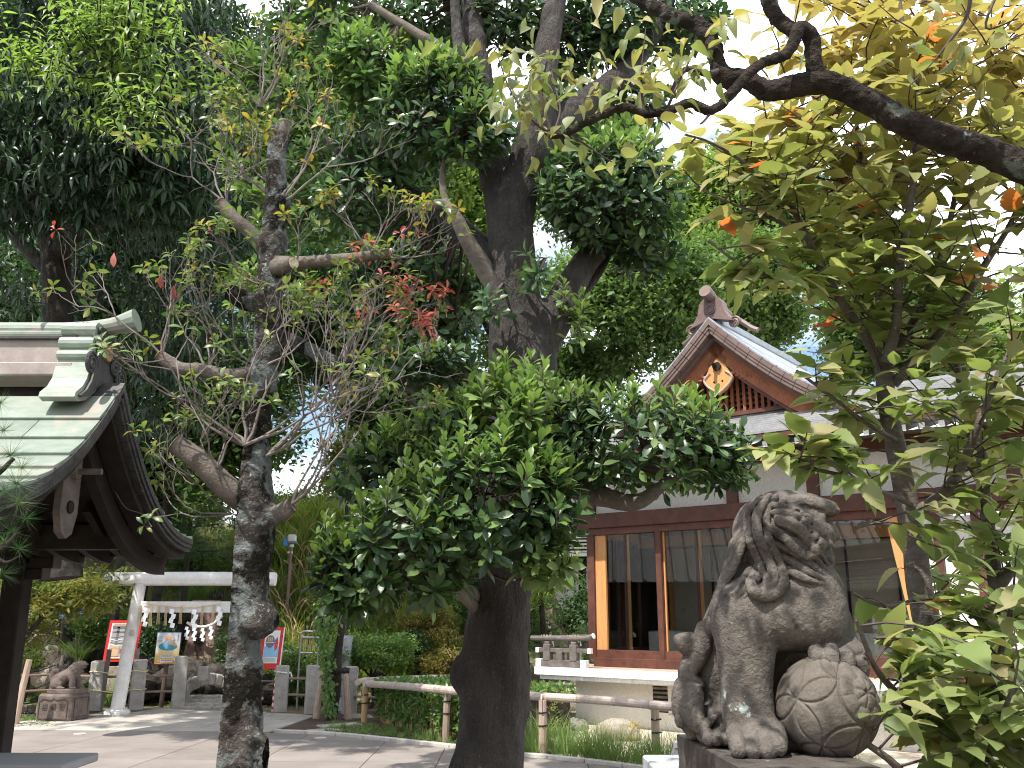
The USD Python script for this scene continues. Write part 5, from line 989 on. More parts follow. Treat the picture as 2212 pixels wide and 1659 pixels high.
bp = pe.part('body', (bm[0], bm[1][fc[:, 2] > hd]), 'skin', smooth=True)
pe.part('shirt', (bm[0], bm[1][(fc[:, 2] <= hd) & (fc[:, 2] > top) & (fc[:, 0] < at(572, 1, 21.9)[0])]), 'shirt', smooth=True); pe.part('trousers', (bm[0], bm[1][((fc[:, 2] <= top) | ((fc[:, 2] <= hd) & (fc[:, 0] >= at(572, 1, 21.9)[0]))) & (fc[:, 2] > bot)]), 'trousers', smooth=True); pe.part('shoes', (bm[0], bm[1][fc[:, 2] <= bot]), 'print_white', smooth=True)
hm = trimesh.creation.icosphere(2, 1.0); hv = np.array(hm.vertices); pe.part('hair', (at(560, 1361, 21.93) + hv[:, :] * (0.093, 0.105, 0.118) + V(0, 0.03, 0.02), hm.faces), 'hair', smooth=True)
single('white_placard', bx(at(553, 1435, 21.0), (0.2, 0.03, 0.5), ch=0.004), 'print_white', 'plain white placard standing between the lichened trunk and the striped posts', 'placard')
# small bench-like crate behind trunk
single('brown_box_bin', join([bx(gp(557, 1590) + V(-0.1, 0, 0.28), (0.2, 0.25, 0.56), ch=0.01), bx(gp(557, 1590) + V(-0.1, 0, 0.58), (0.24, 0.29, 0.05), ch=0.01)]), 'stele_brown', 'narrow brown wooden bin close behind the right side of the lichened trunk', 'bin')
# sapling with climbing leaves, stakes and cross bar
sb = gp(718, 1556); sap = T('vine_sapling', 'slim young tree wrapped in climbing leaves between support stakes', 'tree', sb)
Y = sb[1]; q = lambda u, v, d=0: at(u, v, Y + d)
sap.part('trunk', tube(quad_path([q(714, 1557), q(724, 1500), q(728, 1440), q(733, 1390), q(742, 1330), q(748, 1270)], 4), np.linspace(0.11, 0.05, 21), 9, rough=0.1), 'bark_dark'); sap.part('vine_stem', tube(quad_path([q(716, 1556, -.1), q(712, 1480, -.1), q(700, 1400, -.1), q(695, 1330, -.1)], 4), 0.02, 6), 'bark_dark')
rng = np.random.default_rng(12); n = 620; tt = rng.uniform(0, 1, n); vv = 1545 - 215 * tt; uu = np.interp(vv, [1330, 1400, 1480, 1545], [702, 702, 710, 714]) + rng.normal(0, 1, n) * np.interp(vv, [1330, 1380, 1450, 1545], [16, 9, 6.5, 5])
pos = np.array([q(a, b, rng.uniform(-0.35, 0.1)) for a, b in zip(uu, vv)]); dr = np.stack([rng.normal(0, .6, n), -0.5 + rng.normal(0, .4, n), -0.7 + rng.normal(0, .3, n)], 1)
lfh = leaf(0.6, 'ovate', 0.15, 0.2, 4)
add_leaves(sap, [(lfh, 'leaf_hedge')], [(pos, dr, V(0, -0.7, 0.7) + rng.normal(0, .3, (n, 3)), rng.uniform(0.07, 0.12, n), np.zeros(n))], top=0)
for (a, b), lb_ in ((((683, 1553), (698, 1440)), 'round support stake leaning on the left of the vine covered sapling'), (((753, 1555), (745, 1440)), 'round support stake leaning on the right of the vine covered sapling')):
    single('support_stake', tube([gp(*a) + V(0, -0.05, 0), at(*b, gp(*a)[1] + 0.25)], [0.065, 0.05], 9), 'post_wood', lb_, 'stake')
cb = T('cross_bar', 'short horizontal bar tied with black cord to the sapling and right stake', 'bar', q(735, 1449)); cb.part('bar', cyl(q(717, 1448, -.14), q(755, 1449, -.1), 0.05, 9), 'bark_dark')
for u in (725, 745): cb.part('binding', cyl(q(u - 3, 1448, -.14), q(u + 3, 1448.5, -.14), 0.062, 9), 'black_cord')
# ---------------- bamboo fences ----------------
def bamboo(pts, r, step=0.55):
    p = quad_path(pts, 8); L = np.r_[0, np.cumsum(np.linalg.norm(np.diff(p, axis=0), axis=1))]; s = np.unique(np.r_[0, np.concatenate([[k - 0.02, k - 0.006, k, k + 0.006, k + 0.02] for k in np.arange(step * 0.6, L[-1], step)]), L[-1]]); s = s[(s >= 0) & (s <= L[-1])]
    P = np.stack([np.interp(s, L, p[:, k]) for k in range(3)], 1); d = np.abs((s - step * 0.6 + step / 2) % step - step / 2)
    return tube(P, r * np.where(d < 0.003, 0.95, np.where(d < 0.01, 1.12, 1.0)), 12)
def bamboo_fence(label, posts, rail_px, r=0.05):
    t = T('bamboo_fence', label, 'bamboo fence', gp(*posts[0][0][0]))
    for (b, tp), m in posts:
        A = gp(*b); B = at(*tp, A[1]); t.part('post', tube([A, B], 0.058, 9), m)
        for z in (0.78, 0.55): t.part('binding', tube([A + (B - A) * z + V(-0.06, -0.03, 0), A + (B - A) * z + V(0, -0.065, 0.0), A + (B - A) * z + V(0.075, -0.02, 0.005)], 0.012, 5), 'black_cord')
        t.part('strap', tube([B + V(-0.02, -0.068, -0.16), B + V(-0.02, -0.075, 0.02), B + V(-0.01, -0.02, 0.075), B + V(0, 0.05, 0.03)], 0.014, 5), 'bamboo')
    for pts in rail_px: t.part('rail', bamboo(pts, r), 'bamboo')
    return t
bamboo_fence('bamboo rail on pale posts in front of the square hedge', [(((786, 1561), (789, 1484)), 'post_orange'), (((962, 1604), (967, 1490)), 'post_wood')],
             [[at(789, 1477, 18.2), at(880, 1483, 16.5), at(967, 1491, 15.2), at(1060, 1499, 14.4), at(1140, 1506, 13.9)], [at(772, 1474, 18.2), at(800, 1470, 18.6), at(1010, 1462, 22.0), at(1130, 1466, 22.6)]], 0.062)
bamboo_fence('bamboo rail on pale posts above the tall grass before the white foundation', [(((1172, 1636), (1172, 1512)), 'post_wood'), (((1418, 1650), (1415, 1527)), 'post_wood')],
             [[at(1130, 1502, 14.0), at(1172, 1505, 13.85), at(1300, 1513, 13.4), at(1415, 1523, 12.95), at(1480, 1529, 12.75), at(1560, 1537, 12.5)], [at(1560, 1537, 12.5), at(1900, 1560, 11.6)]], 0.058)
fi = T('stone_finial', 'small dark onion shaped finial beyond the hedge top', 'finial', at(817, 1462, 22)); fi.part('onion', tube([at(817, 1466, 22), at(817, 1462, 22), at(817, 1457, 22), at(817, 1451, 22), at(817, 1446, 22)], [0.07, 0.15, 0.17, 0.11, 0.02], 14), 'lava_rock'); fi.part('stem', cyl((at(817, 1466, 22)[0], 22, 0), at(817, 1466, 22), 0.06, 10), 'lava_rock')
# dark ground rails beyond the hall's veranda, small stone and sign board there
gr = T('garden_rail', 'grey bamboo rails and posts in the garden under the veranda', 'railing', at(1180, 1520, 19.5))
for u in (1150, 1196, 1226): gr.part('post', cyl(at(u, 1560, 20.5), at(u, 1488, 20.5), 0.06, 8), 'wood_grey')
for v in (1478, 1502): gr.part('rail', tube([at(1120, v, 20.5), at(1250, v + 2, 20.5)], 0.045, 8), 'wood_grey')
b = at(1182, 1330, 27); nb = T('brown_notice', 'small brown board on a post in the shaded garden left of the hall', 'sign', V(b[0], 27, 0)); nb.part('board', bx(b, (0.3, 0.03, 0.4)), 'stele_brown'); nb.part('post', cyl(V(b[0] + .1, 27.03, 0), b + V(.1, 0.03, 0.15), 0.03, 8), 'post_brown')
b = at(1250, 1365, 27); single('stone_post', rough_box(V(b[0], 27, b[2] / 2 + 0.3), (0.42, 0.42, b[2] + 0.9), 33, 0.02, 8), 'granite_grey', 'square pale stone post in the shaded garden left of the hall', 'stone post')
single('white_hose_rope', tube(quad_path([at(1133, 1300, 24), at(1150, 1320, 24), at(1180, 1340, 24), at(1190, 1370, 24), at(1196, 1410, 24)], 5), 0.035, 7), 'rope_white', 'white rope hanging between the shaded garden trees left of the hall', 'rope')
rng = np.random.default_rng(44); gvl = T('river_stones', 'grey river stones heaped beside the hall foundation', 'stones', at(1225, 1550, 18.2), kind='stuff')
pts = [gp(rng.uniform(1185, 1262), rng.uniform(1540, 1580)) for _ in range(260)]
gvl.part('stones', join([rocky(p + V(0, 0, 0.03), rng.uniform(0.05, 0.1, 3), i, 1, 0.2) for i, p in enumerate(pts)]), 'gravel', kind='stuff')
for u, v, Y, s, lb_ in ((1335, 1580, 15.6, (.33, .25, .2), 'brown garden boulder in the tall grass before the white foundation'), (1250, 1520, 19.5, (.5, .4, .3), 'long brown boulder in shade under the veranda'), (775, 1556, 18.9, (.3, .2, .12), 'grey stone at the left foot of the hedge')):
    single('boulder', rocky(at(u, v, Y), s, u, 3, 0.3), 'rock_tan', lb_, 'boulder', smooth=60)
# step ladder leg and grey case by the big statue
A, B = gp(1438, 1665), at(1462, 1612, 6.2)
ld = T('step_ladder', 'grey aluminium step ladder leg just left of the big stone lion', 'step ladder', at(1440, 1660, 6.2))
for k in (0, 1): ld.part('leg', beam(at(1436 + 26 * k, 1700, 6.2 + 0.3 * k), at(1463 + 14 * k, 1610, 6.2 + 0.3 * k), 0.03, 0.045, 0.004), 'steel'); ld.part('foot', bx(at(1463 + 14 * k, 1609, 6.2 + 0.3 * k), (0.05, 0.05, 0.05), ch=0.01), 'grey_metal')
ld.part('rung', beam(at(1448, 1655, 6.3), at(1472, 1655, 6.3), 0.06, 0.03), 'steel')
c = at(1452, 1648, 4.4); cs = T('grey_stone_ledge', 'flat grey stone ledge at the bottom edge left of the plinth', 'ledge', c); cs.part('slab', bx(c - V(0, 0, 0.05), (0.2, 0.5, 0.1), ch=0.008), 'granite_grey'); cs.part('support', bx((c[0], c[1], c[2] / 2 - 0.07), (0.16, 0.4, c[2] - 0.1)), 'granite_grey')
# ---------------- the big guardian lion ----------------
Y0, PS = 3.7, 3.7 / F
kp = lambda u, v, d=0.0: at(u, v, Y0 + d)
def guardian():
    s = SDF(kp(1440, 1665, -0.42), kp(1900, 1040, 0.52), 0.0046)
    P = lambda pts, r, k=0.012, m=5, cut=False: s.path([kp(*p) for p in pts], np.asarray(r, float) * PS, k, m, cut)
    E = lambda u, v, d, r, k=0.02, rot=None, cut=False: s.ell(kp(u, v, d), np.asarray(r, float) * PS, k, rot, cut)
    # trunk of the body
    E(1738, 1290, 0.0, (80, 90, 92), 0.04); E(1752, 1334, -0.015, (68, 86, 72), 0.05); E(1680, 1330, -0.015, (78, 80, 72), 0.05); E(1640, 1296, 0.08, (88, 100, 84), 0.04)
    P([(1640, 1320, .16), (1590, 1420, .28), (1560, 1520, .34)], (92, 82, 70), 0.05); P([(1690, 1400, .30), (1700, 1500, .34), (1690, 1580, .38)], (62, 66, 60), 0.03)
    E(1690, 1206, 0.07, (90, 92, 86), 0.03)
    # near foreleg, paw and toes
    P([(1608, 1325, -.03), (1611, 1410, -.05), (1612, 1500, -.06), (1618, 1560, -.08)], (68, 51, 45, 44), 0.03)
    E(1634, 1584, -.10, (58, 62, 36), 0.02)
    for u, v, r in ((1594, 1612, 19), (1623, 1614, 21), (1655, 1614, 22), (1680, 1606, 19)):
        P([(u - 6, v - 28, -.14), (u, v - 8, -.205), (u + 3, v + 8, -.24)], (r * .9, r * .95, r * .8), 0.004); P([(u + 2, v + 10, -.235), (u + 7, v + 24, -.25)], (9, 3), 0.006)
    P([(1668, 1565, -.06), (1688, 1580, -.05)], (16, 8), 0.01)
    # far foreleg on the ball
    P([(1790, 1340, .06), (1806, 1385, .03), (1816, 1408, -.02)], (46, 40, 38), 0.015); E(1812, 1408, -.03, (64, 52, 28), 0.012)
    for u, v, d in ((1762, 1418, -.13), (1792, 1420, -.155), (1824, 1428, -.14), (1854, 1438, -.10)):
        P([(u - 2, v - 22, d + .06), (u + 4, v - 2, d - .015), (u + 9, v + 14, d - .02)], (16, 17, 13), 0.003); P([(u + 9, v + 14, d - .025), (u + 15, v + 30, d - .02)], (9, 2), 0.004)
    # haunch, hind paw
    E(1552, 1560, .22, (52, 70, 58), 0.03); E(1548, 1592, .12, (40, 50, 22), 0.02)
    for u in (1532, 1552, 1572): P([(u, 1588, .03), (u - 2, 1600, -.01)], (13, 11), 0.006)
    P([(1520, 1588, .05), (1530, 1560, .08), (1545, 1548, .08)], (7, 8, 6), 0.006)
    # rear mane tufts and flame tail on the left
    E(1530, 1440, .26, (44, 55, 75), 0.03); P([(1462, 1382, .16), (1480, 1389, .17), (1503, 1398, .18)], (8, 20, 26), 0.012); P([(1522, 1362, .15), (1515, 1400, .15), (1500, 1446, .16)], (20, 21, 12), 0.008)
    E(1540, 1352, .12, (23, 26, 22), 0.01); E(1553, 1325, .12, (16, 22, 18), 0.01)
    P([(1487, 1425, .18), (1484, 1455, .18), (1498, 1474, .17), (1512, 1478, .16)], (14, 18, 16, 10), 0.008)
    for k in range(4): P([(1483 + 9 * k, 1478 + 3 * k, .16 - .015 * k), (1478 + 10 * k, 1525, .15 - .015 * k), (1494 + 7 * k, 1570 + 3 * k, .13 - .02 * k)], (9, 12, 7), 0.005)
    P([(1476, 1478, .2), (1478, 1530, .2), (1500, 1580, .2)], (18, 24, 18), 0.015); P([(1472, 1560, .18), (1466, 1552, .18)], (13, 7), 0.01)
    # head: skull, brow slab, muzzle
    E(1680, 1150, .03, (96, 95, 84), 0.03); P([(1655, 1108, .0), (1700, 1094, -.02), (1765, 1096, -.02)], (36, 30, 24), 0.02); E(1735, 1155, -.02, (50, 70, 60), 0.03)
    P([(1690, 1086, -.06), (1740, 1090, -.07), (1790, 1097, -.06)], (18, 18, 15), 0.012); P([(1790, 1097, -.07), (1793, 1097, .09)], (15, 15), 0.012); E(1796, 1106, 0, (10, 45, 12), 0.012)
    E(1764, 1120, -.07, (15, 14, 13), 0.008)
    P([(1745, 1150, -.06), (1775, 1150, -.05), (1795, 1154, -.03)], (24, 22, 15), 0.012); E(1799, 1159, 0.0, (10, 26, 12), 0.01); P([(1758, 1146, -.13), (1762, 1152, -.13)], (13, 12), 0.006)
    E(1766, 1174, -.11, (18, 16, 18), 0.008); E(1783, 1178, -.07, (15, 18, 13), 0.008); P([(1760, 1205, -.02), (1790, 1214, 0)], (24, 12), 0.012); E(1788, 1212, -.02, (13, 26, 11), 0.008)
    E(1790, 1192, .0, (30, 70, 8), 0.004, cut=True); E(1796, 1130, -.0, (26, 85, 8), 0.005, cut=True); E(1782, 1152, -.03, (24, 17, 34), 0.008); E(1802, 1158, -.02, (11, 20, 12), 0.006); E(1780, 1204, -.02, (22, 13, 30), 0.008); P([(1764, 1160, -.12), (1772, 1170, -.12)], (9, 7), 0.004); E(1772, 1118, -.08, (12, 10, 10), 0.005); P([(1778, 1166, -.14), (1788, 1160, -.12)], (5, 5), 0.005, cut=True)
    for k, (u, v) in enumerate(((1772, 1190), (1782, 1188), (1776, 1199))): P([(u, v, -.075), (u + 3, v + (8 if k < 2 else -7), -.075)], (5, 3), 0.004)
    # hair lies on the skull and neck found so far: depth is read from the solid below
    base = s.D.copy()
    def on(u, v, r, lift):
        for d0 in (0.0,):
            p = kp(u, v, -.12); i = np.clip(((p - s.lo) / s.h).round().astype(int), 0, np.array(base.shape) - 1); col = base[i[0], :, i[2]]; w = np.where(col < 0)[0]
            y = s.lo[1] + s.h * w[0] if len(w) else None
        return y
    def S(pts, r, lift=.25, k=0.003, m=5, cut=False):
        r = np.broadcast_to(np.asarray(r, float), len(pts)); q = quad_path(np.c_[np.asarray(pts, float), r], m); ys = [on(a, b_, c, lift) for a, b_, c in q]
        ok = [i for i, y in enumerate(ys) if y is not None]
        if not ok: return
        y = np.interp(np.arange(len(q)), ok, [ys[i] for i in ok]); y = np.convolve(np.pad(y, 2, mode='edge'), np.ones(5) / 5, 'valid')
        p = [(a, b_, yy - Y0 - lift * c * PS) for (a, b_, c), yy in zip(q, y)]
        for (i, j) in zip(range(len(p) - 1), range(1, len(p))): s.cap(kp(*p[i]), kp(*p[j]), q[i, 2] * PS, q[j, 2] * PS, k, cut)
    # strands from the crown backward and down
    for k in range(6):
        S([(1660 - 14 * k, 1076 + 13 * k), (1626 - 11 * k, 1116 + 15 * k), (1604 - 9 * k, 1178 + 13 * k), (1580 - 7 * k, 1236 + 9 * k), (1552 - 3 * k, 1284 + 2 * k)], (5, 7, 7.5, 7, 3), 1.0, .0008)
    for k in range(5): S([(1624 + 14 * k, 1146 + 16 * k), (1612 + 13 * k, 1198 + 10 * k), (1592 + 13 * k, 1246 + 7 * k), (1572 + 12 * k, 1284 + 2 * k)], (5, 7.5, 7, 3), 1.0, .0008)
    # jaw strands sweeping forward and down under the cheek
    for k in range(5): S([(1660 + 6 * k, 1214 - 21 * k), (1696 + 8 * k, 1228 - 19 * k), (1736 + 7 * k, 1248 - 15 * k), (1778 + 3 * k, 1262 - 10 * k)], (6, 8.5, 8, 3), 1.1, .0008)
    base = s.D.copy()
    # the long lock hanging before the ear, three cords curling at the tip
    lock = lambda dx: [(1648 + .75 * dx, 1072), (1620 + .9 * dx, 1108), (1619 + dx, 1152), (1635 + dx, 1192), (1650 + .95 * dx, 1226), (1660 + .65 * dx, 1252), (1652 + .25 * dx, 1272)]
    S(lock(18), (8, 18, 20, 20, 19, 17, 12), .2, .004); base = s.D.copy()
    for dx, li in ((-2, .6), (18, .9), (38, .6)): S(lock(dx), (6, 9.5, 10, 10, 10, 9.5, 8), li, .0006)
    for dx in (8, 28): S(lock(dx), (2, 4, 4.5, 4.5, 4.5, 4, 2), -.2, .0015, cut=True)
    S([(1688, 1232), (1690, 1258), (1674, 1280), (1648, 1286), (1626, 1274), (1622, 1256), (1636, 1250)], (11, 12, 13, 13, 12, 10, 7), 1.0, .002)
    # ear: a folded loop with a shallow hollow; cheek and brow curls
    S([(1680, 1122), (1706, 1128), (1734, 1146), (1756, 1172), (1760, 1194), (1742, 1204)], (9, 10, 10, 9.5, 9, 7), 1.0, .002); S([(1668, 1142), (1698, 1164), (1724, 1190), (1744, 1204)], (8, 9, 9, 7), .9, .002); S([(1690, 1142), (1716, 1158), (1738, 1182)], (4, 6, 4), -.1, .003, cut=True)
    for dv in (0, 15): S([(1674, 1092 + dv), (1700, 1094 + dv), (1726, 1104 + dv * .9), (1748, 1116 + dv * .7)], (8, 10, 9, 6), .9, .002)
    for u, v, r in ((1722, 1108, 13), (1742, 1124, 13), (1758, 1138, 12), (1754, 1156, 12), (1768, 1172, 13)): S([(u, v), (u + 2, v + 2)], (r, r), .9, .002)
    base = s.D.copy()
    for u, v in ((1722, 1108), (1742, 1124), (1758, 1138), (1754, 1156), (1768, 1172)): S([(u - 6, v + 4), (u - 5, v - 5), (u + 4, v - 4), (u + 3, v + 3)], (2.6,) * 4, .1, .0015, cut=True)
    # edge of the bald crown, creases, gaps between toes
    S([(1672, 1080), (1704, 1088), (1742, 1094), (1780, 1104)], (4, 4, 4, 3), -.1, .002, cut=True)
    for u in (1609, 1640, 1669): S([(u - 8, 1576), (u - 3, 1590), (u + 1, 1604)], (3, 4, 3), .2, .002, cut=True)
    for u, v in ((1777, 1416), (1808, 1420), (1840, 1430)): S([(u - 2, v - 16), (u + 4, v), (u + 9, v + 14)], (3, 4, 4), .2, .002, cut=True)
    for k in range(3): S([(1486 + 10 * k, 1480 + 4 * k), (1482 + 11 * k, 1524), (1498 + 8 * k, 1572)], (3, 4, 2), .1, .002, cut=True)
    S([(1512, 1372), (1508, 1402), (1500, 1430)], (3, 3, 2), .1, .002, cut=True); S([(1522, 1374), (1518, 1410), (1508, 1440)], (3, 3, 2), .1, .002, cut=True)
    s.grain(0.0028, 60, 5, 2); s.grain(0.003, 13, 7, 2)
    return s.mesh()
gl = T('guardian_lion', 'big weathered stone guardian lion with curled mane and one paw on a ball', 'lion statue', kp(1640, 1640))
gl.part('body', guardian(), 'statue_stone', smooth=True)
bc, brd = kp(1787, 1527, -.12), 103 * PS * 0.96
bm_ = trimesh.creation.icosphere(6, 1.0); bv = np.array(bm_.vertices)
fd = unit(V(0.50, -0.80, 0.33)); fx = unit(np.cross((0, 0, 1), fd)); fz = np.cross(fd, fx)     # where the flower sits
gd = unit(V(-0.25, -0.95, -0.05)); gx_ = unit(np.cross((0, 0, 1), gd)); gz_ = np.cross(gd, gx_)
h_ = np.zeros(len(bv)); A_, B_ = np.arctan2(bv @ gx_, bv @ gd), np.arcsin(np.clip(bv @ gz_, -1, 1))
c_, s_ = math.cos(.35), math.sin(.35); A_, B_ = A_ * c_ - B_ * s_, A_ * s_ + B_ * c_
pitch, R_ = 0.72, 0.72 / math.sqrt(2) * 1.0
groove = np.zeros(len(bv))
for i in range(-4, 5):                # overlapping circles cut as thin grooves, small stars between
    for j in range(-4, 5):
        if (i + j) % 2: continue
        d = np.hypot(A_ - i * pitch / 1.0, B_ - j * pitch / 1.0); groove = np.maximum(groove, np.exp(-((d - pitch) / 0.035) ** 2) * 1.0)
th_ = np.arctan2(bv @ fz, bv @ fx); rf_ = np.arccos(np.clip(bv @ fd, -1, 1))
m_f = rf_ < 0.56
h_ -= groove ** 2 * 0.042 * (~m_f)
pet = lambda n, o: np.abs(np.cos((th_ + o) * n / 2)) ** 0.5
h_ += np.where(rf_ < 0.30, 0.05 * pet(8, 0) * np.sin(np.clip(rf_ / 0.30, 0, 1) * np.pi) ** 0.5 + 0.015, 0) + np.where((rf_ >= 0.30) & (rf_ < 0.56), 0.04 * pet(8, .39) * np.sin(np.clip((rf_ - .26) / 0.30, 0, 1) * np.pi) ** 0.5, 0) - np.where(rf_ < 0.06, 0.05, 0)
h_ += (meshkit.fbm(bv * 14, 3, 4) - 0.5) * 0.014
gl.part('ball', (bc + bv * brd * (1 + h_[:, None]), bm_.faces), 'statue_ball', smooth=True)
zp = 1.463; q0, q1, q2 = gp(1462, 1583, zp), gp(1596, 1655, zp), gp(1905, 1655, zp); q3 = q0 + q2 - q1
pl_ = T('lion_plinth', 'dark rough stone plinth carrying the big guardian lion', 'plinth', ((q0 + q2) / 2)[:2].tolist() + [0])
pb = Polygon([q[:2] for q in (q0, q1, q2, q3)])
pb = pb if pb.exterior.is_ccw else Polygon(list(pb.exterior.coords)[::-1])
m_ = trimesh.Trimesh(*extr(pb, 0.24, ((0, 0, zp - 0.245), (1, 0, 0), (0, 1, 0)))).subdivide_to_size(0.045); v_ = np.array(m_.vertices)
ctr = v_.mean(0); v_ += unit((v_ - ctr) * (1, 1, 1.5)) * ((meshkit.fbm(v_ * 14, 3, 9) - 0.55) * 0.02)[:, None]
pl_.part('base_slab', (v_, m_.faces), 'statue_plinth', smooth=35)
pl_.part('pedestal', extr(pb.buffer(-0.03), zp - 0.26, ((0, 0, -0.01), (1, 0, 0), (0, 1, 0))), 'statue_plinth'); pl_.part('step', extr(pb.buffer(0.22, join_style=2), 0.45, ((0, 0, -0.012), (1, 0, 0), (0, 1, 0))), 'granite_grey')
# ---------------- leaf shapes ----------------
LF = {'obo': leaf(0.36, 'obovate', 0.22, 0.22, 5), 'obo2': leaf(0.42, 'obovate', 0.35, 0.45, 5), 'lance': leaf(0.26, 'lance', 0.3, 0.38, 5), 'lance2': leaf(0.22, 'lance', 0.4, 0.6, 5),
      'cherry': leaf(0.60, 'ovate', 0.16, 0.18, 12, 0.05, 0.12), 'cherry2': leaf(0.56, 'ovate', 0.32, 0.40, 12, 0.05, 0.12), 'plum': leaf(0.58, 'ovate', 0.28, 0.25, 8, 0.03, 0.12), 'plum2': leaf(0.5, 'ovate', 0.6, 0.5, 8, 0.03, 0.12), 'small': leaf(0.5, 'ellip', 0.2, 0.2, 3)}
def limb_tubes(px, Y, r):             # rows (u, v, dY, radius in pixels)
    p = np.array([[*at(u, v, Y + d), k * (Y + d) / F] for u, v, d, k in px]); return quad_path(p, 5)
def sdf_wood(lims, h, grain=0.012, gscale=9, knobs=(), k=0.06):
    P = np.vstack(lims); lo = (P[:, :3] - P[:, 3:] - 0.12).min(0); hi = (P[:, :3] + P[:, 3:] + 0.12).max(0); s = SDF(lo, hi, h)
    for L in lims:
        for a, b in zip(L[:-1], L[1:]): s.cap(a[:3], b[:3], a[3], b[3], k)
    for c, r in knobs: s.ell(c, r, k)
    s.grain(grain, gscale, 2, 3); return s.mesh()
def nearest_on(lims, c):
    P = np.vstack(lims)[:, :3]; return P[np.argmin(((P - c) ** 2).sum(1))]

# ---------------- main tree in the middle ----------------
YM = 8.0; rng = np.random.default_rng(21)
mt = T('main_tree', 'big evergreen tree with dark grey trunk and whorled glossy leaves in the middle', 'tree', V(at(1048, 1700, YM)[0], YM, 0))
main = limb_tubes([(1045, 1960, 0, 72), (1052, 1700, 0, 64), (1060, 1600, 0, 60), (1066, 1480, 0, 60), (1072, 1380, 0, 60), (1085, 1230, 0, 57), (1095, 1060, 0, 54), (1108, 930, 0, 55), (1122, 830, 0, 62), (1128, 760, 0, 66), (1112, 660, 0, 54), (1106, 580, 0, 48), (1102, 480, 0, 45)], YM, 1)
fl_ = limb_tubes([(1052, 1590, -.05, 40), (1012, 1660, -.15, 30), (965, 1740, -.25, 24)], YM, 1)
stemL = limb_tubes([(1102, 490, 0, 42), (1084, 420, 0.05, 36), (1066, 350, 0.1, 32), (1050, 250, .15, 28), (1030, 120, .2, 24), (1010, -60, .3, 20)], YM, 1)
stemR = limb_tubes([(1108, 480, 0, 40), (1124, 400, -.05, 36), (1140, 330, -.1, 34), (1165, 220, -.1, 30), (1180, 120, 0, 26), (1200, 0, .1, 22), (1215, -120, .1, 18)], YM, 1)
bigR = limb_tubes([(1140, 340, -.1, 32), (1205, 270, .1, 30), (1270, 215, .3, 26), (1340, 165, .5, 23), (1400, 90, .7, 20), (1450, -20, .9, 16)], YM, 1)
lowR = limb_tubes([(1140, 760, 0, 46), (1185, 705, .0, 38), (1222, 640, .1, 30), (1255, 580, .2, 25), (1300, 520, .3, 20), (1350, 440, .3, 14)], YM, 1)
limbs = {'l1': [(1075, 620, 0, 26), (1040, 570, -.1, 22), (1010, 520, -.2, 18), (985, 470, -.3, 15), (960, 440, -.3, 13), (930, 445, -.3, 11), (900, 450, -.3, 9)],
         'l2': [(1080, 570, .1, 34), (1020, 520, .3, 30), (960, 465, .5, 26), (890, 425, .6, 22), (800, 380, .7, 15), (700, 300, .7, 9)],
         'l3': [(1060, 820, .1, 20), (1000, 830, .2, 19), (940, 822, .2, 18), (880, 838, .2, 12), (800, 820, .2, 7)],
         'l4': [(1078, 1335, .02, 18), (1035, 1300, -.1, 17), (1005, 1262, -.3, 15), (985, 1215, -.5, 13), (960, 1160, -.7, 10), (930, 1090, -.9, 7)], 'l5': [(1075, 1350, .0, 16), (1035, 1322, -.12, 14), (990, 1280, -.35, 12), (930, 1275, -.6, 11), (860, 1260, -.8, 8), (760, 1230, -1.0, 6)],
         'l6': [(1120, 990, -.1, 30), (1165, 1020, -.2, 28), (1230, 1048, -.4, 26), (1310, 1075, -.5, 22), (1375, 1085, -.6, 18), (1430, 1050, -.7, 13), (1500, 1000, -.7, 9)], 'l7': [(1300, 1060, -.5, 12), (1290, 990, -.5, 9), (1275, 930, -.5, 6)],
         'l8': [(1050, 180, .15, 18), (960, 110, .1, 15), (880, 60, .1, 12), (800, 10, .1, 9)], 'l9': [(1190, 690, .1, 16), (1250, 640, .3, 14), (1300, 570, .4, 13), (1330, 500, .5, 9)], 'l10': [(1060, 270, .15, 20), (1000, 130, 0, 16), (985, 40, 0, 13), (980, -60, 0, 11)],
         'l11': [(965, 445, -.3, 10), (955, 390, -.3, 8), (965, 330, -.3, 6), (990, 260, -.3, 4)]}
LM = {k: limb_tubes(v, YM, 1) for k, v in limbs.items()}
knobs = [(at(1178, 790, YM - .1), V(.09, .1, .13)), (at(1085, 1340, YM - .18), V(.07, .06, .12)), (at(995, 1455, YM + .02), V(.10, .12, .14)), (at(1130, 1500, YM), V(.06, .1, .2))]
mt.part('trunk', sdf_wood([main, fl_, stemL, stemR, bigR, lowR], 0.03, 0.022, 6, knobs, 0.08), 'bark_grey', smooth=True)
for k, L in LM.items(): mt.part('limb', tube(L[:, :3], L[:, 3], 9, rough=0.16, rscale=6, seed=len(L)), 'bark_limb' if k in ('l1', 'l3', 'l4', 'l5', 'l6', 'l8', 'l11') else 'bark_grey', smooth=True)
allw = [main, stemL, stemR, bigR, lowR] + list(LM.values())
tipsA, tw = [], []
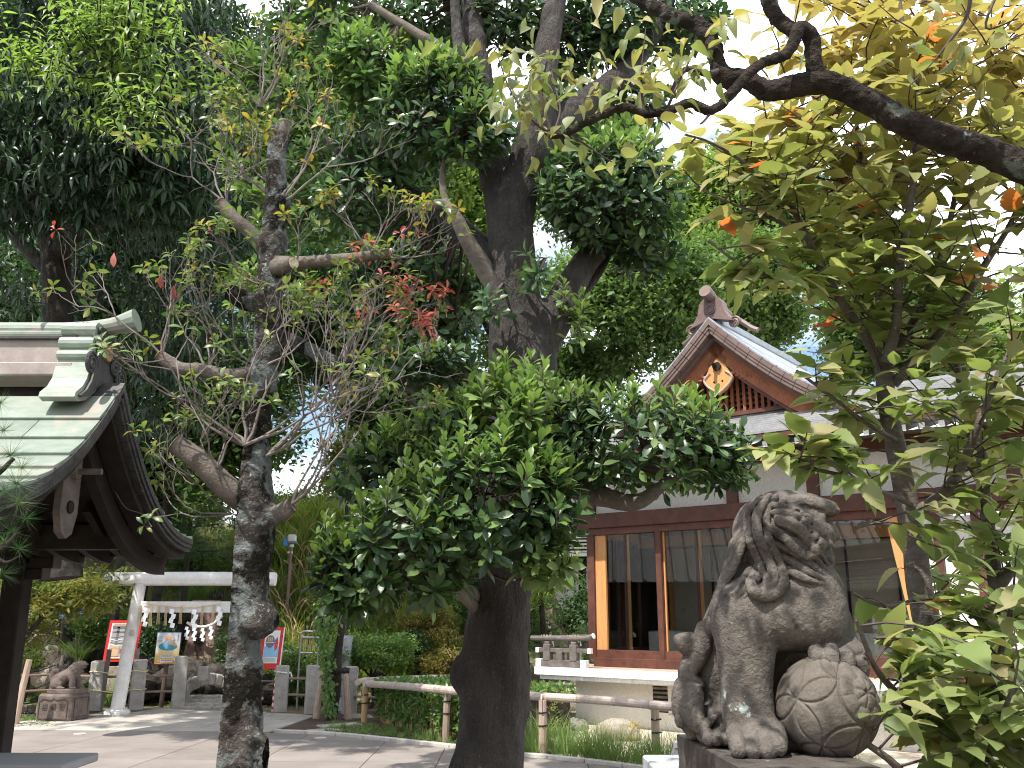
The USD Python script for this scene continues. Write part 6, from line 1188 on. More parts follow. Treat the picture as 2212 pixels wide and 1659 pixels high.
def mblob(u, v, ru, rv, dY, n, m=9, L=0.165, proto=0, shoot=0.0, dep=0.8, lo=25, hi=105):
    c = at(u, v, YM + dY); s = (YM + dY) / F; t, q, w = blob(c, (ru * s, dep * (ru + rv) * .5 * s, rv * s), n, nearest_on(allw, c), rng, 0.018)
    tw.extend(w); ax = unit(q * V(.8, .8, .6) + V(0, -.12, .62) + rng.normal(0, .25, (n, 3)))
    wl = list(whorls(t, ax, m, L, rng, lo, hi, proto, 0.7)); wl[4] = np.where((rng.uniform(0, 1, n * m) < (.38 if dY < -.5 else .15)) & (wl[4] == 0), 3, wl[4]); tipsA.append(tuple(wl))
    if shoot:
        k = np.argsort(-(q[:, 2] - q[:, 1] * .7))[:int(n * shoot)]; up = unit(ax[k] * .5 + V(0, 0, 1)); t2 = t[k] + up * 0.12
        for a, b in zip(t[k], t2): tw.append(tube([a - V(0, 0, .05), b], [.006, .004], 4, False))
        tipsA.append(whorls(t2, up, 8, L * .85, rng, 12, 60, 2, 1.3))
B = [(738, 1190, 60, 55, -1.0, 22, 9, .165, 0, .5), (960, 930, 90, 70, -.8, 26, 9, .165, 0, .7), (1130, 840, 90, 50, -.8, 12, 9, .15, 2, .9), (1400, 965, 215, 105, -.6, 170, 9, .155, 0, .12), (1220, 925, 85, 75, -.5, 46, 9, .15, 0, .3), (1560, 985, 70, 70, -.6, 40, 9, .15, 0, .1),
     (1320, 420, 180, 130, -.1, 210, 9, .16, 0, .12), (1400, 545, 80, 55, .3, 34), (1290, 330, 110, 70, .1, 50, 9, .15, 0, .3),
     (1040, 1080, 190, 150, -1.0, 105, 9, .175, 0, .45), (880, 1170, 170, 130, -1.1, 78, 9, .175, 0, .25), (768, 1250, 85, 65, -1.1, 44, 9, .17, 0, .25), (1090, 900, 110, 85, -.9, 46, 9, .165, 2, .6), (1170, 1100, 80, 110, -1.0, 60, 9, .175, 0, .3), (850, 1030, 130, 90, -.6, 80, 9, .16, 0, .15), (1180, 1210, 60, 50, -1.0, 20, 9, .18, 2, .3),
     (940, 235, 150, 120, -.2, 170, 9, .16, 0, .25), (1030, 290, 90, 60, -.5, 50, 9, .165, 0, .1), (800, 150, 130, 90, .3, 100, 9, .16, 3, .2), (840, 300, 120, 110, .5, 90, 9, .16, 0, .1), (780, 420, 120, 100, .7, 70), (900, 560, 120, 90, .8, 80), (960, 660, 100, 90, 1.0, 70), (830, 640, 130, 80, 1.1, 80), (950, 790, 90, 45, -.1, 30, 10, .17, 0, .0), (860, 790, 60, 40, -.1, 14, 10, .165), (900, 720, 110, 60, 1.0, 60),
     (1220, 90, 120, 110, .6, 90), (1330, 60, 130, 90, .5, 100), (1100, 40, 120, 80, .4, 70), (940, 40, 160, 80, .6, 100), (1480, 50, 100, 80, .9, 70), (1380, 220, 80, 60, .7, 36), (760, 30, 120, 70, .9, 60), (1080, 640, 50, 60, -.5, 6), (1230, 690, 60, 60, -.2, 10, 8, .13, 2, .5), (1160, 560, 40, 60, -.5, 7)]
for b in B: mblob(*b)
# the crown goes on above the frame and shades what stands below
for u, v, ru, rv, d, n in ((1100, -220, 420, 200, .5, 150), (800, -180, 260, 160, .8, 70), (1450, -200, 260, 170, .8, 70)): mblob(u, v, ru, rv, d, n, 9, .2, 0, 0, .7)
mt.part('twigs', join(tw), 'twig_dark', kind='stuff')
add_leaves(mt, [(LF['obo'], 'leaf_main'), (LF['obo2'], 'leaf_main'), (LF['obo'], 'leaf_shoot'), (LF['obo'], 'leaf_mid')], tipsA)

# ---------------- pruned, lichen covered tree ----------------
YP = 6.6; rng = np.random.default_rng(5); kq = lambda u, v, d=0: at(u, v, YP + d)
pt = T('pruned_tree', 'hard pruned tree with mossy blue grey lichened trunk and stubs, left of centre', 'tree', V(kq(505, 1700)[0], YP, 0))
tr = limb_tubes([(500, 1990, 0, 88), (502, 1760, 0, 74), (500, 1640, 0, 60), (505, 1560, 0, 54), (508, 1470, 0, 51), (509, 1390, 0, 46), (522, 1320, 0, 46), (530, 1240, 0, 48), (538, 1140, 0, 52), (538, 1060, 0, 47), (545, 980, 0, 39), (556, 890, 0, 31), (570, 780, 0, 30), (576, 700, 0, 27), (582, 620, 0, 31), (588, 540, 0, 30), (594, 460, 0, 25), (598, 380, 0, 23), (600, 310, 0, 21), (612, 268, 0, 13)], YP, 1)
tr2 = limb_tubes([(594, 340, 0, 17), (572, 270, 0, 15), (558, 225, 0, 14), (545, 185, .0, 11)], YP, 1)
stubs = {'a': [(530, 1085, -.05, 28), (480, 1045, -.15, 27), (430, 995, -.22, 24), (378, 958, -.25, 22)], 'b': [(565, 800, 0, 17), (500, 812, -.1, 17), (430, 800, -.1, 16), (385, 795, -.1, 15), (345, 768, -.1, 15)], 'c': [(598, 572, -.05, 22), (660, 567, -.1, 15), (740, 560, -.12, 13), (842, 547, -.15, 12)],
         'd': [(575, 540, 0, 20), (545, 505, -.05, 17), (510, 475, -.1, 15), (475, 437, -.1, 15)], 'e': [(570, 660, 0, 20), (530, 650, -.05, 22), (497, 632, -.05, 20)], 'f': [(560, 1120, 0, 24), (600, 1110, -.05, 20), (632, 1090, -.08, 16)], 'g': [(580, 720, .05, 16), (640, 740, .1, 17), (700, 775, .1, 18), (738, 785, .1, 16), (775, 770, .1, 12)], 'h': [(598, 578, -.08, 20), (612, 574, -.2, 17), (634, 568, -.28, 15)], 'i': [(596, 300, 0, 14), (612, 285, -.03, 14), (618, 264, -.03, 13)]}
ST = {k: limb_tubes(v, YP, 1) for k, v in stubs.items()}
kb_ = [(kq(568, 1335, -.02), V(.115, .12, .115)), (kq(550, 1350, -.1), V(.13, .09, .12)), (kq(577, 1318, .02), V(.06, .07, .08)), (kq(424, 1598, 0), V(.07, .07, .07)), (kq(445, 1612, 0), V(.10, .09, .06)), (kq(545, 1630, -.1), V(.13, .12, .17)), (kq(470, 1640, 0), V(.1, .1, .12)), (kq(525, 1605, -.12), V(.06, .06, .12)), (kq(490, 1140, -.05), V(.06, .06, .07)), (kq(600, 435, -.02), V(.09, .1, .05)), (kq(596, 700, -.06), V(.03, .03, .2)), (kq(490, 1590, -.14), V(.06, .05, .1)), (kq(640, 1092, -.05), V(.07, .06, .07))]
sw = SDF(kq(395, 2010, -.6), kq(700, 170, .5), 0.0145)
for L in (tr, tr2):
    for a, b in zip(L[:-1], L[1:]): sw.cap(a[:3], b[:3], a[3], b[3], 0.03)
for c, r in kb_: sw.ell(c, r, 0.03)
for k in 'adef': 
    for a, b in zip(ST[k][:4], ST[k][1:5]): sw.cap(a[:3], b[:3], a[3], b[3], 0.03)
sw.ell(kq(551, 1632, -.2), (.035, .06, .08), 0.02, cut=True); sw.grain(0.028, 8, 2, 3); sw.grain(0.008, 30, 4, 2)
pt.part('trunk', sw.mesh(), 'bark_lichen', smooth=True)
for k, L in ST.items():
    sp = pt.part('stub', tube(L[:, :3], L[:, 3], 12, rough=0.12, rscale=11, seed=ord(k)), 'bark_stub' if k not in 'eg' else 'bark_lichen', smooth=True)
    if k not in 'ef':
        d = unit(L[-1, :3] - L[-2, :3]); pt.part('cut_face', cyl(L[-1, :3] - d * 0.004, L[-1, :3] + d * 0.006, L[-1, 3] * 0.9, 14), 'cut_pale' if k in 'ah' else 'cut_wood', parent=sp)
twg, tips = [], []
def twig(p, d, ln, r, depth, red=0.0):
    n = 4; pts = [p]; q = p.copy(); dd = d.copy()
    for i in range(n):
        dd = unit(dd + rng.normal(0, .17, 3) + V(0, 0, .10)); q = q + dd * ln / n; pts.append(q)
    twg.append(tube(pts, np.linspace(r, r * .6, n + 1), 5, False))
    if depth == 0 or ln < 0.07: tips.append((q, dd, red)); return
    m = rng.integers(2, 4)
    for i in range(m): twig(pts[-1 - (i > 1) * rng.integers(0, 2)], unit(dd + rng.normal(0, .48, 3) * V(1, .8, .8)), ln * rng.uniform(.55, .85), r * .62, depth - 1, red)
def fan(u, v, d0, dirs, ln, r, depth, red=0.0):
    for a, e in dirs: twig(kq(u, v, d0), unit(V(math.sin(math.radians(a)), rng.normal(0, .35), math.cos(math.radians(a)))), ln * e, r, depth, red)
fan(528, 962, -.18, [(-70, 1.2), (-48, 1.1), (-25, 1), (5, 1), (30, 1), (55, 1.2), (72, 1.3)], .44, .013, 3)
fan(575, 985, -.1, [(50, 1.4), (62, 1.5), (70, 1.2), (30, 1.2)], .42, .012, 4); fan(470, 1010, -.25, [(-60, 1), (-30, 1), (-5, 1), (20, .8)], .3, .009, 3); fan(420, 1030, -.25, [(-85, 1), (-60, .9)], .3, .007, 3)
fan(350, 768, -.12, [(-35, 1.3), (-10, 1.2), (12, 1.0)], .34, .010, 3, .25); fan(450, 800, -.12, [(-25, 1), (10, 1.1), (-50, 1)], .34, .010, 3, .1); fan(490, 440, -.1, [(-55, 1), (-30, 1.1), (-10, 1), (15, .9)], .34, .009, 4)
fan(600, 440, -.06, [(-58, 1.2), (-38, 1.2), (-18, 1.0), (25, 1.1), (45, 1.2), (62, 1.2)], .40, .011, 3, .0); fan(560, 230, -.02, [(-40, 1), (-15, 1), (12, 1), (28, 1.4), (45, 1.1)], .30, .010, 3); fan(618, 290, 0, [(35, 1), (60, 1)], .3, .007, 3)
fan(800, 555, -.14, [(-20, 1), (10, 1), (40, .9), (88, 1.2)], .26, .008, 3); fan(842, 550, -.15, [(30, 1), (75, 1.1), (95, 1)], .26, .007, 3); fan(630, 1090, -.08, [(15, 1), (40, 1.2), (60, 1.3), (75, 1.4)], .42, .011, 3); fan(740, 780, .1, [(20, 1.1), (45, 1.2), (65, 1.2), (0, 1), (80, 1)], .3, .009, 4, .75)
fan(500, 1110, -.05, [(-75, 1.4), (-95, 1.3), (-60, 1)], .34, .008, 3); fan(560, 800, -.1, [(-30, 1), (25, 1), (-55, 1.1), (55, 1.1)], .34, .010, 3, .15); fan(590, 620, -.1, [(-70, 1), (-50, 1), (70, .9)], .3, .007, 3)
pt.part('twigs', join(twg), 'twig', kind='stuff')
tp, td, trd = np.array([t[0] for t in tips]), np.array([t[1] for t in tips]), np.array([t[2] for t in tips]); keep = rng.uniform(0, 1, len(tp)) < np.where(trd > .5, .5, np.where(tp[:, 2] > 4.2, .3, .32)); tp, td, trd = tp[keep], td[keep], trd[keep]
red = rng.uniform(0, 1, len(tp)) < trd; u_, v_, _ = proj(tp); yel = (~red) & (rng.uniform(0, 1, len(tp)) < np.where((v_ < 480) & (u_ > 520), .34, .04))
ls_ = [whorls(tp[s], unit(td[s] + V(0, -.1, .4)), 5, Lf, rng, 25, 95, k, .4) for s, k, Lf in ((red, 1, .075), (yel, 2, .08), (~red & ~yel, 0, .085)) if s.any()]
for u, v in ((247, 545), (349, 590), (376, 615)): ls_.append((kq(u, v, -.12)[None], V(.1, -.3, -1)[None], V(.2, -1, .2)[None], V(.11), V(1)))
add_leaves(pt, [(LF['obo2'], 'leaf_pruned'), (LF['obo2'], 'leaf_red'), (LF['obo2'], 'leaf_yellow')], ls_)

# ---------------- cherry tree on the right ----------------
YC = 4.5; rng = np.random.default_rng(9)
ct = T('cherry_tree', 'young cherry tree with big yellow green leaves filling the right side', 'tree', V(at(2080, 1700, YC)[0], YC + .2, 0))
CS = [[(2120, 2250, .5, 34), (2100, 1700, .3, 32), (2060, 1530, .2, 30), (2030, 1440, .1, 29), (1992, 1300, 0, 27), (1978, 1200, 0, 25), (1966, 1120, 0, 24), (1950, 1040, 0, 23), (1930, 940, 0, 21), (1915, 860, 0, 20), (1908, 780, 0, 19)],
      [(1910, 800, 0, 13), (1866, 722, -.1, 11), (1807, 634, -.2, 9.5), (1737, 500, -.3, 8), (1705, 430, -.35, 6.5), (1672, 340, -.4, 5), (1660, 270, -.4, 3)], [(1912, 790, .1, 12), (1880, 667, .2, 10), (1862, 588, .25, 9), (1839, 477, .3, 7), (1800, 330, .3, 5), (1780, 200, .3, 3)], [(1914, 780, .1, 12), (1904, 694, .15, 11), (1894, 579, .2, 9), (1880, 486, .2, 7), (1860, 340, .2, 5), (1840, 180, .2, 3)],
      [(1915, 780, -.1, 13), (1935, 700, -.2, 11), (1945, 560, -.25, 10), (1964, 454, -.3, 9), (1982, 324, -.3, 8), (1985, 190, -.35, 7), (1960, 130, -.35, 6), (1941, -20, -.4, 4)], [(1918, 790, 0, 12), (1960, 720, .1, 11), (1996, 648, .2, 10), (2030, 560, .3, 8), (2060, 440, .3, 6), (2090, 250, .3, 4)], [(1930, 830, 0, 12), (1990, 764, -.1, 10), (2070, 671, -.2, 9), (2126, 574, -.3, 8), (2181, 486, -.3, 6), (2240, 350, -.4, 4)],
      [(1965, 1120, 0, 16), (2000, 1095, -.05, 14), (2040, 1065, -.1, 13), (2070, 1020, -.15, 11), (2092, 975, -.2, 10), (2120, 900, -.3, 8), (2160, 800, -.3, 6), (2215, 690, -.3, 4)], [(2090, 1600, .5, 20), (2150, 1330, .4, 17), (2144, 1208, .4, 15), (2134, 1132, .4, 14), (2124, 1040, .4, 12), (2116, 940, .4, 10), (2075, 830, .4, 8), (2060, 720, .4, 6)], [(2148, 1280, .4, 13), (2190, 1220, .3, 11), (2240, 1130, .2, 8)],
      [(2030, 1440, .1, 10), (2000, 1560, -.5, 9), (1940, 1500, -.7, 8), (1890, 1440, -.9, 6), (1850, 1340, -1.0, 4)], [(2040, 1640, .1, 11), (2000, 1570, -.4, 8), (1985, 1480, -.5, 7), (1990, 1400, -.5, 6), (2000, 1330, -.5, 4)], [(2100, 1560, .2, 10), (2140, 1480, -.4, 8), (2170, 1380, -.6, 6), (2190, 1280, -.7, 4)], [(2080, 1720, .1, 9), (1990, 1700, -.8, 9), (1920, 1640, -1.0, 8), (1868, 1598, -1.0, 6), (1890, 1560, -1.0, 4)], [(2110, 1680, .1, 9), (2140, 1620, -.8, 8), (2160, 1560, -1.1, 6), (2190, 1480, -1.2, 4)],
      [(1968, 1090, -.1, 6), (1900, 1060, -.3, 5), (1830, 1030, -.5, 4.5), (1740, 1010, -.6, 4), (1670, 990, -.6, 3)], [(1935, 950, -.05, 6), (1880, 920, -.2, 5), (1800, 860, -.3, 4), (1720, 800, -.3, 3)], [(1990, 1290, -.1, 5), (1930, 1310, -.4, 4.5), (1880, 1300, -.5, 4), (1840, 1280, -.6, 3)], [(1990, 1340, -.2, 5), (1940, 1370, -.6, 4), (1890, 1380, -.8, 3)], [(1800, 625, -.2, 5), (1700, 610, -.4, 4), (1600, 570, -.5, 3.5), (1530, 520, -.5, 3)], [(1737, 500, -.3, 5), (1660, 470, -.4, 4), (1560, 430, -.5, 3), (1500, 400, -.5, 2.5)], [(1960, 1150, -.05, 5), (1900, 1130, -.3, 4), (1850, 1140, -.4, 3)], [(1700, 420, -.35, 5), (1620, 360, -.5, 4), (1540, 310, -.6, 3), (1480, 290, -.6, 2)]]
CL = [limb_tubes(c, YC, 1) for c in CS]; tw = []
for i, L in enumerate(CL): ct.part('trunk' if i == 0 else 'stem', tube(L[:, :3], L[:, 3], 10, rough=0.07, rscale=12, seed=i), 'bark_cherry', smooth=True)
# short side shoots along every stem, leaves set alternately on them
cp, cd, cn, cl_ = [], [], [], []
from shapely.prepared import prep
area = prep(Polygon([(1620, -80), (1580, 60), (1640, 230), (1450, 300), (1470, 420), (1490, 470), (1570, 600), (1650, 720), (1700, 830), (1720, 905), (1620, 950), (1610, 1000), (1700, 1075), (1830, 1080), (1895, 1190), (1890, 1250), (1895, 1310), (1925, 1370), (1940, 1450), (1945, 1540), (1985, 1660), (2000, 1900), (2400, 1900), (2400, -80)]))
holes = prep(Polygon([(1815, 1090), (1990, 1100), (2000, 1330), (1930, 1330), (1830, 1200)])); holes2 = prep(Polygon([(1600, 640), (1690, 700), (1760, 850), (1640, 900), (1480, 880)]))
def shoot(p, d, ln, L0, n):
    pts = [p]; q = p.copy(); dd = d.copy()
    for i in range(4):
        dd = unit(dd + rng.normal(0, .13, 3) + V(0, 0, .03)); q = q + dd * ln / 4; pts.append(q)
    pts = np.array(pts); a, b, _ = proj(pts[-1])
    if not area.contains(Point(a, b)): return
    if holes.contains(Point(a, b)) and rng.uniform() < .85: return
    if 760 < b < 1330 and abs(a - np.interp(b, [760, 1040, 1330], [1908, 1950, 1995])) < 62 and pts[-1][1] < YC + .1 and rng.uniform() < .8: return
    tw.append(tube(pts, np.linspace(.0052, .0022, 5), 5, False))
    side = unit(np.cross(dd, (0, 0, 1)) + rng.normal(0, .2, 3))
    for k in range(n):
        t = .25 + .75 * (k + .6) / n; x = np.array([np.interp(t * 4, np.arange(5), pts[:, c]) for c in range(3)]); s = 1 if k % 2 else -1
        e = unit(dd * .75 + side * s * .8 + V(0, 0, -.20) + rng.normal(0, .22, 3)); cp.append(x); cd.append(e); cn.append(V(0, -.25, 1) + rng.normal(0, .28, 3)); cl_.append(L0 * rng.uniform(.62, 1.15))
for i, L in enumerate(CL):
    seg = L[:, :3]; lens = np.r_[0, np.cumsum(np.linalg.norm(np.diff(seg, axis=0), axis=1))]; thin = i > 9
    start = .5 if i == 0 else (.12 if not thin else .3)
    for s in np.arange(lens[-1] * start, lens[-1], 0.036 if i else .06):
        p = np.array([np.interp(s, lens, seg[:, c]) for c in range(3)]); t = unit(np.array([np.interp(s + .05, lens, seg[:, c]) for c in range(3)]) - np.array([np.interp(s - .05, lens, seg[:, c]) for c in range(3)]))
        a = rng.uniform(0, 6.3); side = V(math.cos(a), math.sin(a) * .8, rng.uniform(-.35, .55)); shoot(p, unit(side + t * .45), rng.uniform(.10, .55) * (1.1 if not thin else .75), .17, rng.integers(4, 9))
    shoot(seg[-1], unit(seg[-1] - seg[-3]), .2, .15, 6)
for _ in range(190):
    shoot(at(rng.uniform(1680, 2260), rng.uniform(-60, 420), YC + rng.uniform(-.5, .9)), unit(V(rng.normal(0, .8), rng.normal(-.2, .6), rng.uniform(-.2, .9))), rng.uniform(.2, .45), .16, rng.integers(5, 9))
n = len(cp); redc = rng.uniform(0, 1, n) < np.where(np.array(cp)[:, 2] > 3.6, .03, .006)
ct.part('twigs', join(tw), 'twig_dark', kind='stuff')
add_leaves(ct, [(LF['cherry'], 'leaf_cherry'), (LF['cherry2'], 'leaf_cherry'), (LF['cherry'], 'leaf_cherry_red')], [(np.array(cp), np.array(cd), np.array(cn), np.array(cl_), np.where(redc, 2, (rng.uniform(0, 1, n) < .4) * 1))])

# ---------------- old plum branch across the top ----------------
YB = 3.0; rng = np.random.default_rng(14)
pb_ = T('plum_tree', 'old plum tree bough with rough black bark crossing the upper right', 'tree', V(at(2700, 1000, 3.2)[0], 3.3, 0))
PB = [[(2900, 2600, .5, 95), (2820, 1600, .4, 85), (2720, 1000, .3, 75), (2560, 640, .2, 60), (2400, 470, .1, 42), (2300, 405, .05, 36), (2212, 362, 0, 32), (2126, 326, 0, 30), (2033, 297, 0, 29), (1941, 258, 0, 27), (1871, 217, 0, 26), (1790, 180, 0, 25), (1746, 178, 0, 22), (1703, 190, 0, 20), (1653, 195, .03, 19), (1610, 168, .05, 18), (1566, 170, .06, 18), (1550, 140, .06, 16), (1537, 90, .08, 16), (1502, 52, .1, 16), (1440, 30, .12, 14), (1372, -8, .15, 13), (1320, -50, .2, 11)],
      [(1768, 178, 0, 20), (1757, 130, -.03, 18), (1752, 80, -.05, 17), (1728, 60, -.07, 14), (1717, 82, -.09, 13), (1698, 116, -.1, 12), (1637, 142, -.12, 11), (1594, 186, -.14, 10.5), (1540, 238, -.15, 10), (1491, 223, -.16, 9), (1438, 241, -.16, 9), (1392, 246, -.16, 8), (1346, 232, -.16, 8), (1273, 262, -.16, 8), (1227, 285, -.16, 7), (1200, 290, -.16, 7), (1182, 285, -.16, 6)], [(1735, 70, -.05, 14), (1713, 66, -.03, 15), (1680, 40, 0, 16), (1660, 0, 0, 17), (1640, -60, .05, 17)], [(1190, 285, -.16, 5), (1178, 240, -.17, 4), (1170, 190, -.18, 3), (1185, 120, -.18, 2), (1190, 90, -.18, 1.5)], [(1196, 290, -.16, 4), (1210, 240, -.15, 3), (1200, 190, -.14, 2.5), (1190, 150, -.1, 2)],
      [(1182, 285, -.16, 4), (1140, 250, -.2, 3), (1100, 190, -.22, 2), (1075, 120, -.22, 1.5)], [(1230, 287, -.16, 3), (1290, 330, -.14, 2), (1330, 355, -.12, 1.5)], [(1560, 150, .06, 9), (1530, 160, .0, 8), (1480, 150, 0, 7), (1450, 200, 0, 6)], [(1438, 241, -.16, 4), (1470, 170, -.15, 3), (1500, 110, -.15, 2)], [(1392, 246, -.16, 4), (1385, 170, -.18, 2.5), (1395, 60, -.2, 1.5)], [(1540, 238, -.15, 4), (1520, 262, -.16, 3), (1512, 268, -.16, 2)], [(2100, -60, -.3, 6), (2090, 30, -.3, 5), (2050, 90, -.3, 4), (2010, 140, -.3, 2), (1960, 190, -.3, 1.5)], [(2160, -30, -.3, 4), (2130, 60, -.3, 3), (2200, 40, -.35, 2)]]
BL = [limb_tubes(c, YB, 1) for c in PB]
for i, L in enumerate(BL):
    if i == 0:
        s = sdf_wood([L[-90:]], 0.0085, 0.011, 38, (), 0.02); pb_.part('bough', s, 'bark_plum', smooth=True); pb_.part('trunk', tube(L[:32, :3], L[:32, 3], 14, rough=.14, rscale=7), 'bark_plum', smooth=True)
    elif i in (1, 2): pb_.part('branch', sdf_wood([L], 0.0062, 0.007, 45, (), 0.012), 'bark_plum', smooth=True)
    else: pb_.part('branchlet', tube(L[:, :3], L[:, 3], 6, rough=.1), 'twig_dark', smooth=True)
pp_, pdr, pn, ln_ = [], [], [], []
def pleaf(u, v, ru, rv, n, d=-.15, L=.078):
    for _ in range(n):
        a, b = rng.normal(0, .5, 2); pp_.append(at(u + a * ru, v + b * rv, YB + d + rng.normal(0, .12))); pdr.append(unit(V(rng.normal(0, .8), rng.normal(-.2, .7), -.45 + rng.normal(0, .55)))); pn.append(V(rng.normal(0, .5), -.5, .8) + rng.normal(0, .35, 3)); ln_.append(L * rng.uniform(.65, 1.15))
pleaf(1165, 185, 130, 110, 95); pleaf(1090, 230, 60, 60, 18); pleaf(1255, 170, 40, 70, 18); pleaf(1370, 190, 130, 70, 46); pleaf(1450, 130, 90, 70, 30); pleaf(1510, 90, 60, 60, 14, 0, .09); pleaf(1330, 345, 70, 20, 9); pleaf(1560, 40, 40, 40, 7, -.2, .1); pleaf(2050, 120, 120, 60, 10, -.3); pleaf(1180, 295, 50, 30, 8); pleaf(1420, 260, 60, 40, 8)
# foliage of the same tree overhead, out of the picture
for _ in range(1500):
    pp_.append(V(rng.uniform(-.4, 4.8), rng.uniform(-1.6, 3.4), rng.uniform(4.1, 5.2))); pdr.append(unit(rng.normal(0, .6, 3) - V(0, 0, .4))); pn.append(V(0, 0, 1) + rng.normal(0, .5, 3)); ln_.append(.10 * rng.uniform(.7, 1.2))
up_ = [quad_path([at(2560, 640, 3.2), V(2.6, 2.4, 3.6), V(1.8, 1.2, 4.3), V(.6, .2, 4.7)], 5), quad_path([at(2560, 640, 3.2), V(3.2, 2.2, 3.9), V(3.6, 1.0, 4.5), V(3.4, -.8, 4.9)], 5), quad_path([V(2.2, 1.8, 3.95), V(1.4, 2.4, 4.5), V(.4, 2.9, 4.8)], 5)]
for p in up_: pb_.part('branch', tube(p, np.linspace(.06, .015, len(p)), 8, rough=.15), 'bark_plum', smooth=True)
n = len(pp_); add_leaves(pb_, [(LF['plum'], 'leaf_plum'), (LF['plum2'], 'leaf_plum')], [(np.array(pp_), np.array(pdr), np.array(pn), np.array(ln_), rng.integers(0, 2, n))])

# ---------------- great dark evergreen at upper left ----------------
rng = np.random.default_rng(31); YO = 13.0
ot = T('dark_evergreen', 'huge dark evergreen oak with hanging narrow leaves filling the upper left', 'tree', V(at(120, 900, 15)[0], 15.0, 0))
OL = [limb_tubes(c, 15.0, 1) for c in ([(130, 1250, 0, 44), (125, 900, 0, 36), (122, 700, 0, 32), (120, 560, 0, 30), (105, 500, 0, 26), (95, 350, 0, 20), (90, 150, 0, 14), (90, -150, 0, 8)], [(122, 560, 0, 24), (150, 512, -.2, 22), (210, 490, -.4, 19), (270, 478, -.6, 16), (340, 485, -.8, 12), (420, 500, -.9, 7)], [(120, 600, 0, 18), (60, 540, .2, 14), (0, 480, .3, 10), (-80, 400, .3, 7)], [(340, 485, -.8, 10), (350, 380, -1, 8), (330, 240, -1.2, 5)], [(200, 492, -.4, 10), (220, 360, -1, 8), (210, 200, -1.4, 5)])]
for i, L in enumerate(OL): ot.part('trunk' if i == 0 else 'limb', tube(L[:, :3], L[:, 3], 10, rough=.1, rscale=3, seed=i), 'bark_dark', smooth=True)
P_, D_, N_, L_, I_ = [], [], [], [], []; tw = []
def oak_shoot(p, d, ln, m, L0, k):
    d = unit(d); x = unit(np.cross(d, (0, 0, 1)) + 1e-4); y = np.cross(x, d); tw.append(tube([p, p + d * ln * .5 + V(0, 0, -.02), p + d * ln], [.012, .008, .004], 4, False))
    for j in range(m):
        t = .1 + .9 * j / m; ph = j * 2.4 + rng.uniform(0, .6); s = x * math.cos(ph) + y * math.sin(ph)
        P_.append(p + d * ln * t); e = unit(d * .35 + s * .9 - V(0, 0, .55 if k != 1 else .15)); D_.append(e); N_.append(V(0, -.2, 1) + s * -.2 + rng.normal(0, .25, 3)); L_.append(L0 * rng.uniform(.75, 1.15) * (1 - .3 * t * (k == 1))); I_.append(k if k else rng.integers(0, 2) * 2)
def oak_blob(u, v, ru, rv, Y, n, k=0, m=12, ln=.55, L0=.24):
    c = at(u, v, Y); s = Y / F
    for q in in_ball(n, rng, .45):
        p = c + q * V(ru * s, .75 * (ru + rv) / 2 * s, rv * s); oak_shoot(p, q * V(.7, .8, .4) + V(0, -.25, .55 if k == 1 else .1) + rng.normal(0, .3, 3), ln * rng.uniform(.7, 1.2), m, L0, k)
for b in ((60, 60, 170, 140, 12.6, 110), (250, 40, 170, 110, 12.4, 100), (400, 90, 120, 130, 12.8, 90), (60, 260, 160, 120, 12.6, 100), (250, 230, 180, 140, 12.0, 120), (400, 300, 120, 120, 12.6, 80), (120, 380, 180, 90, 12.4, 100), (300, 380, 150, 80, 12.2, 90), (420, 440, 90, 90, 13.0, 50), (30, 430, 120, 80, 13.0, 60), (200, 440, 180, 50, 12.8, 50), (330, 600, 160, 130, 16.5, 80), (60, 620, 120, 150, 16.8, 70), (240, 700, 260, 110, 17.5, 100), (420, 700, 90, 150, 16.0, 70), (350, 850, 100, 120, 16.5, 60), (480, 520, 60, 120, 15.5, 30), (150, -200, 420, 180, 13.5, 120), (-200, 200, 220, 350, 14, 80), (20, 690, 40, 50, 13.5, 8), (100, 100, 260, 180, 14.5, 170), (350, 120, 200, 200, 14.5, 150), (120, 330, 240, 120, 14.3, 130), (380, 400, 160, 130, 14.5, 110), (470, 150, 80, 170, 14.0, 70)): oak_blob(*b)
for u, v, n in ((215, 30, 16), (330, 40, 10), (260, 110, 14), (215, 150, 10), (330, 170, 8), (270, 260, 8), (90, 190, 7), (15, 130, 7), (300, 300, 6), (440, 180, 5), (180, 130, 8)): oak_blob(u, v, 60, 60, 10.7, int(n * 1.5), 1, 14, .6, .21)
ot.part('twigs', join(tw), 'bark_dark', kind='stuff')
add_leaves(ot, [(LF['lance'], 'leaf_oak'), (LF['lance'], 'leaf_oak_young'), (LF['lance2'], 'leaf_oak')], [(np.array(P_), np.array(D_), np.array(N_), np.array(L_), np.array(I_))])

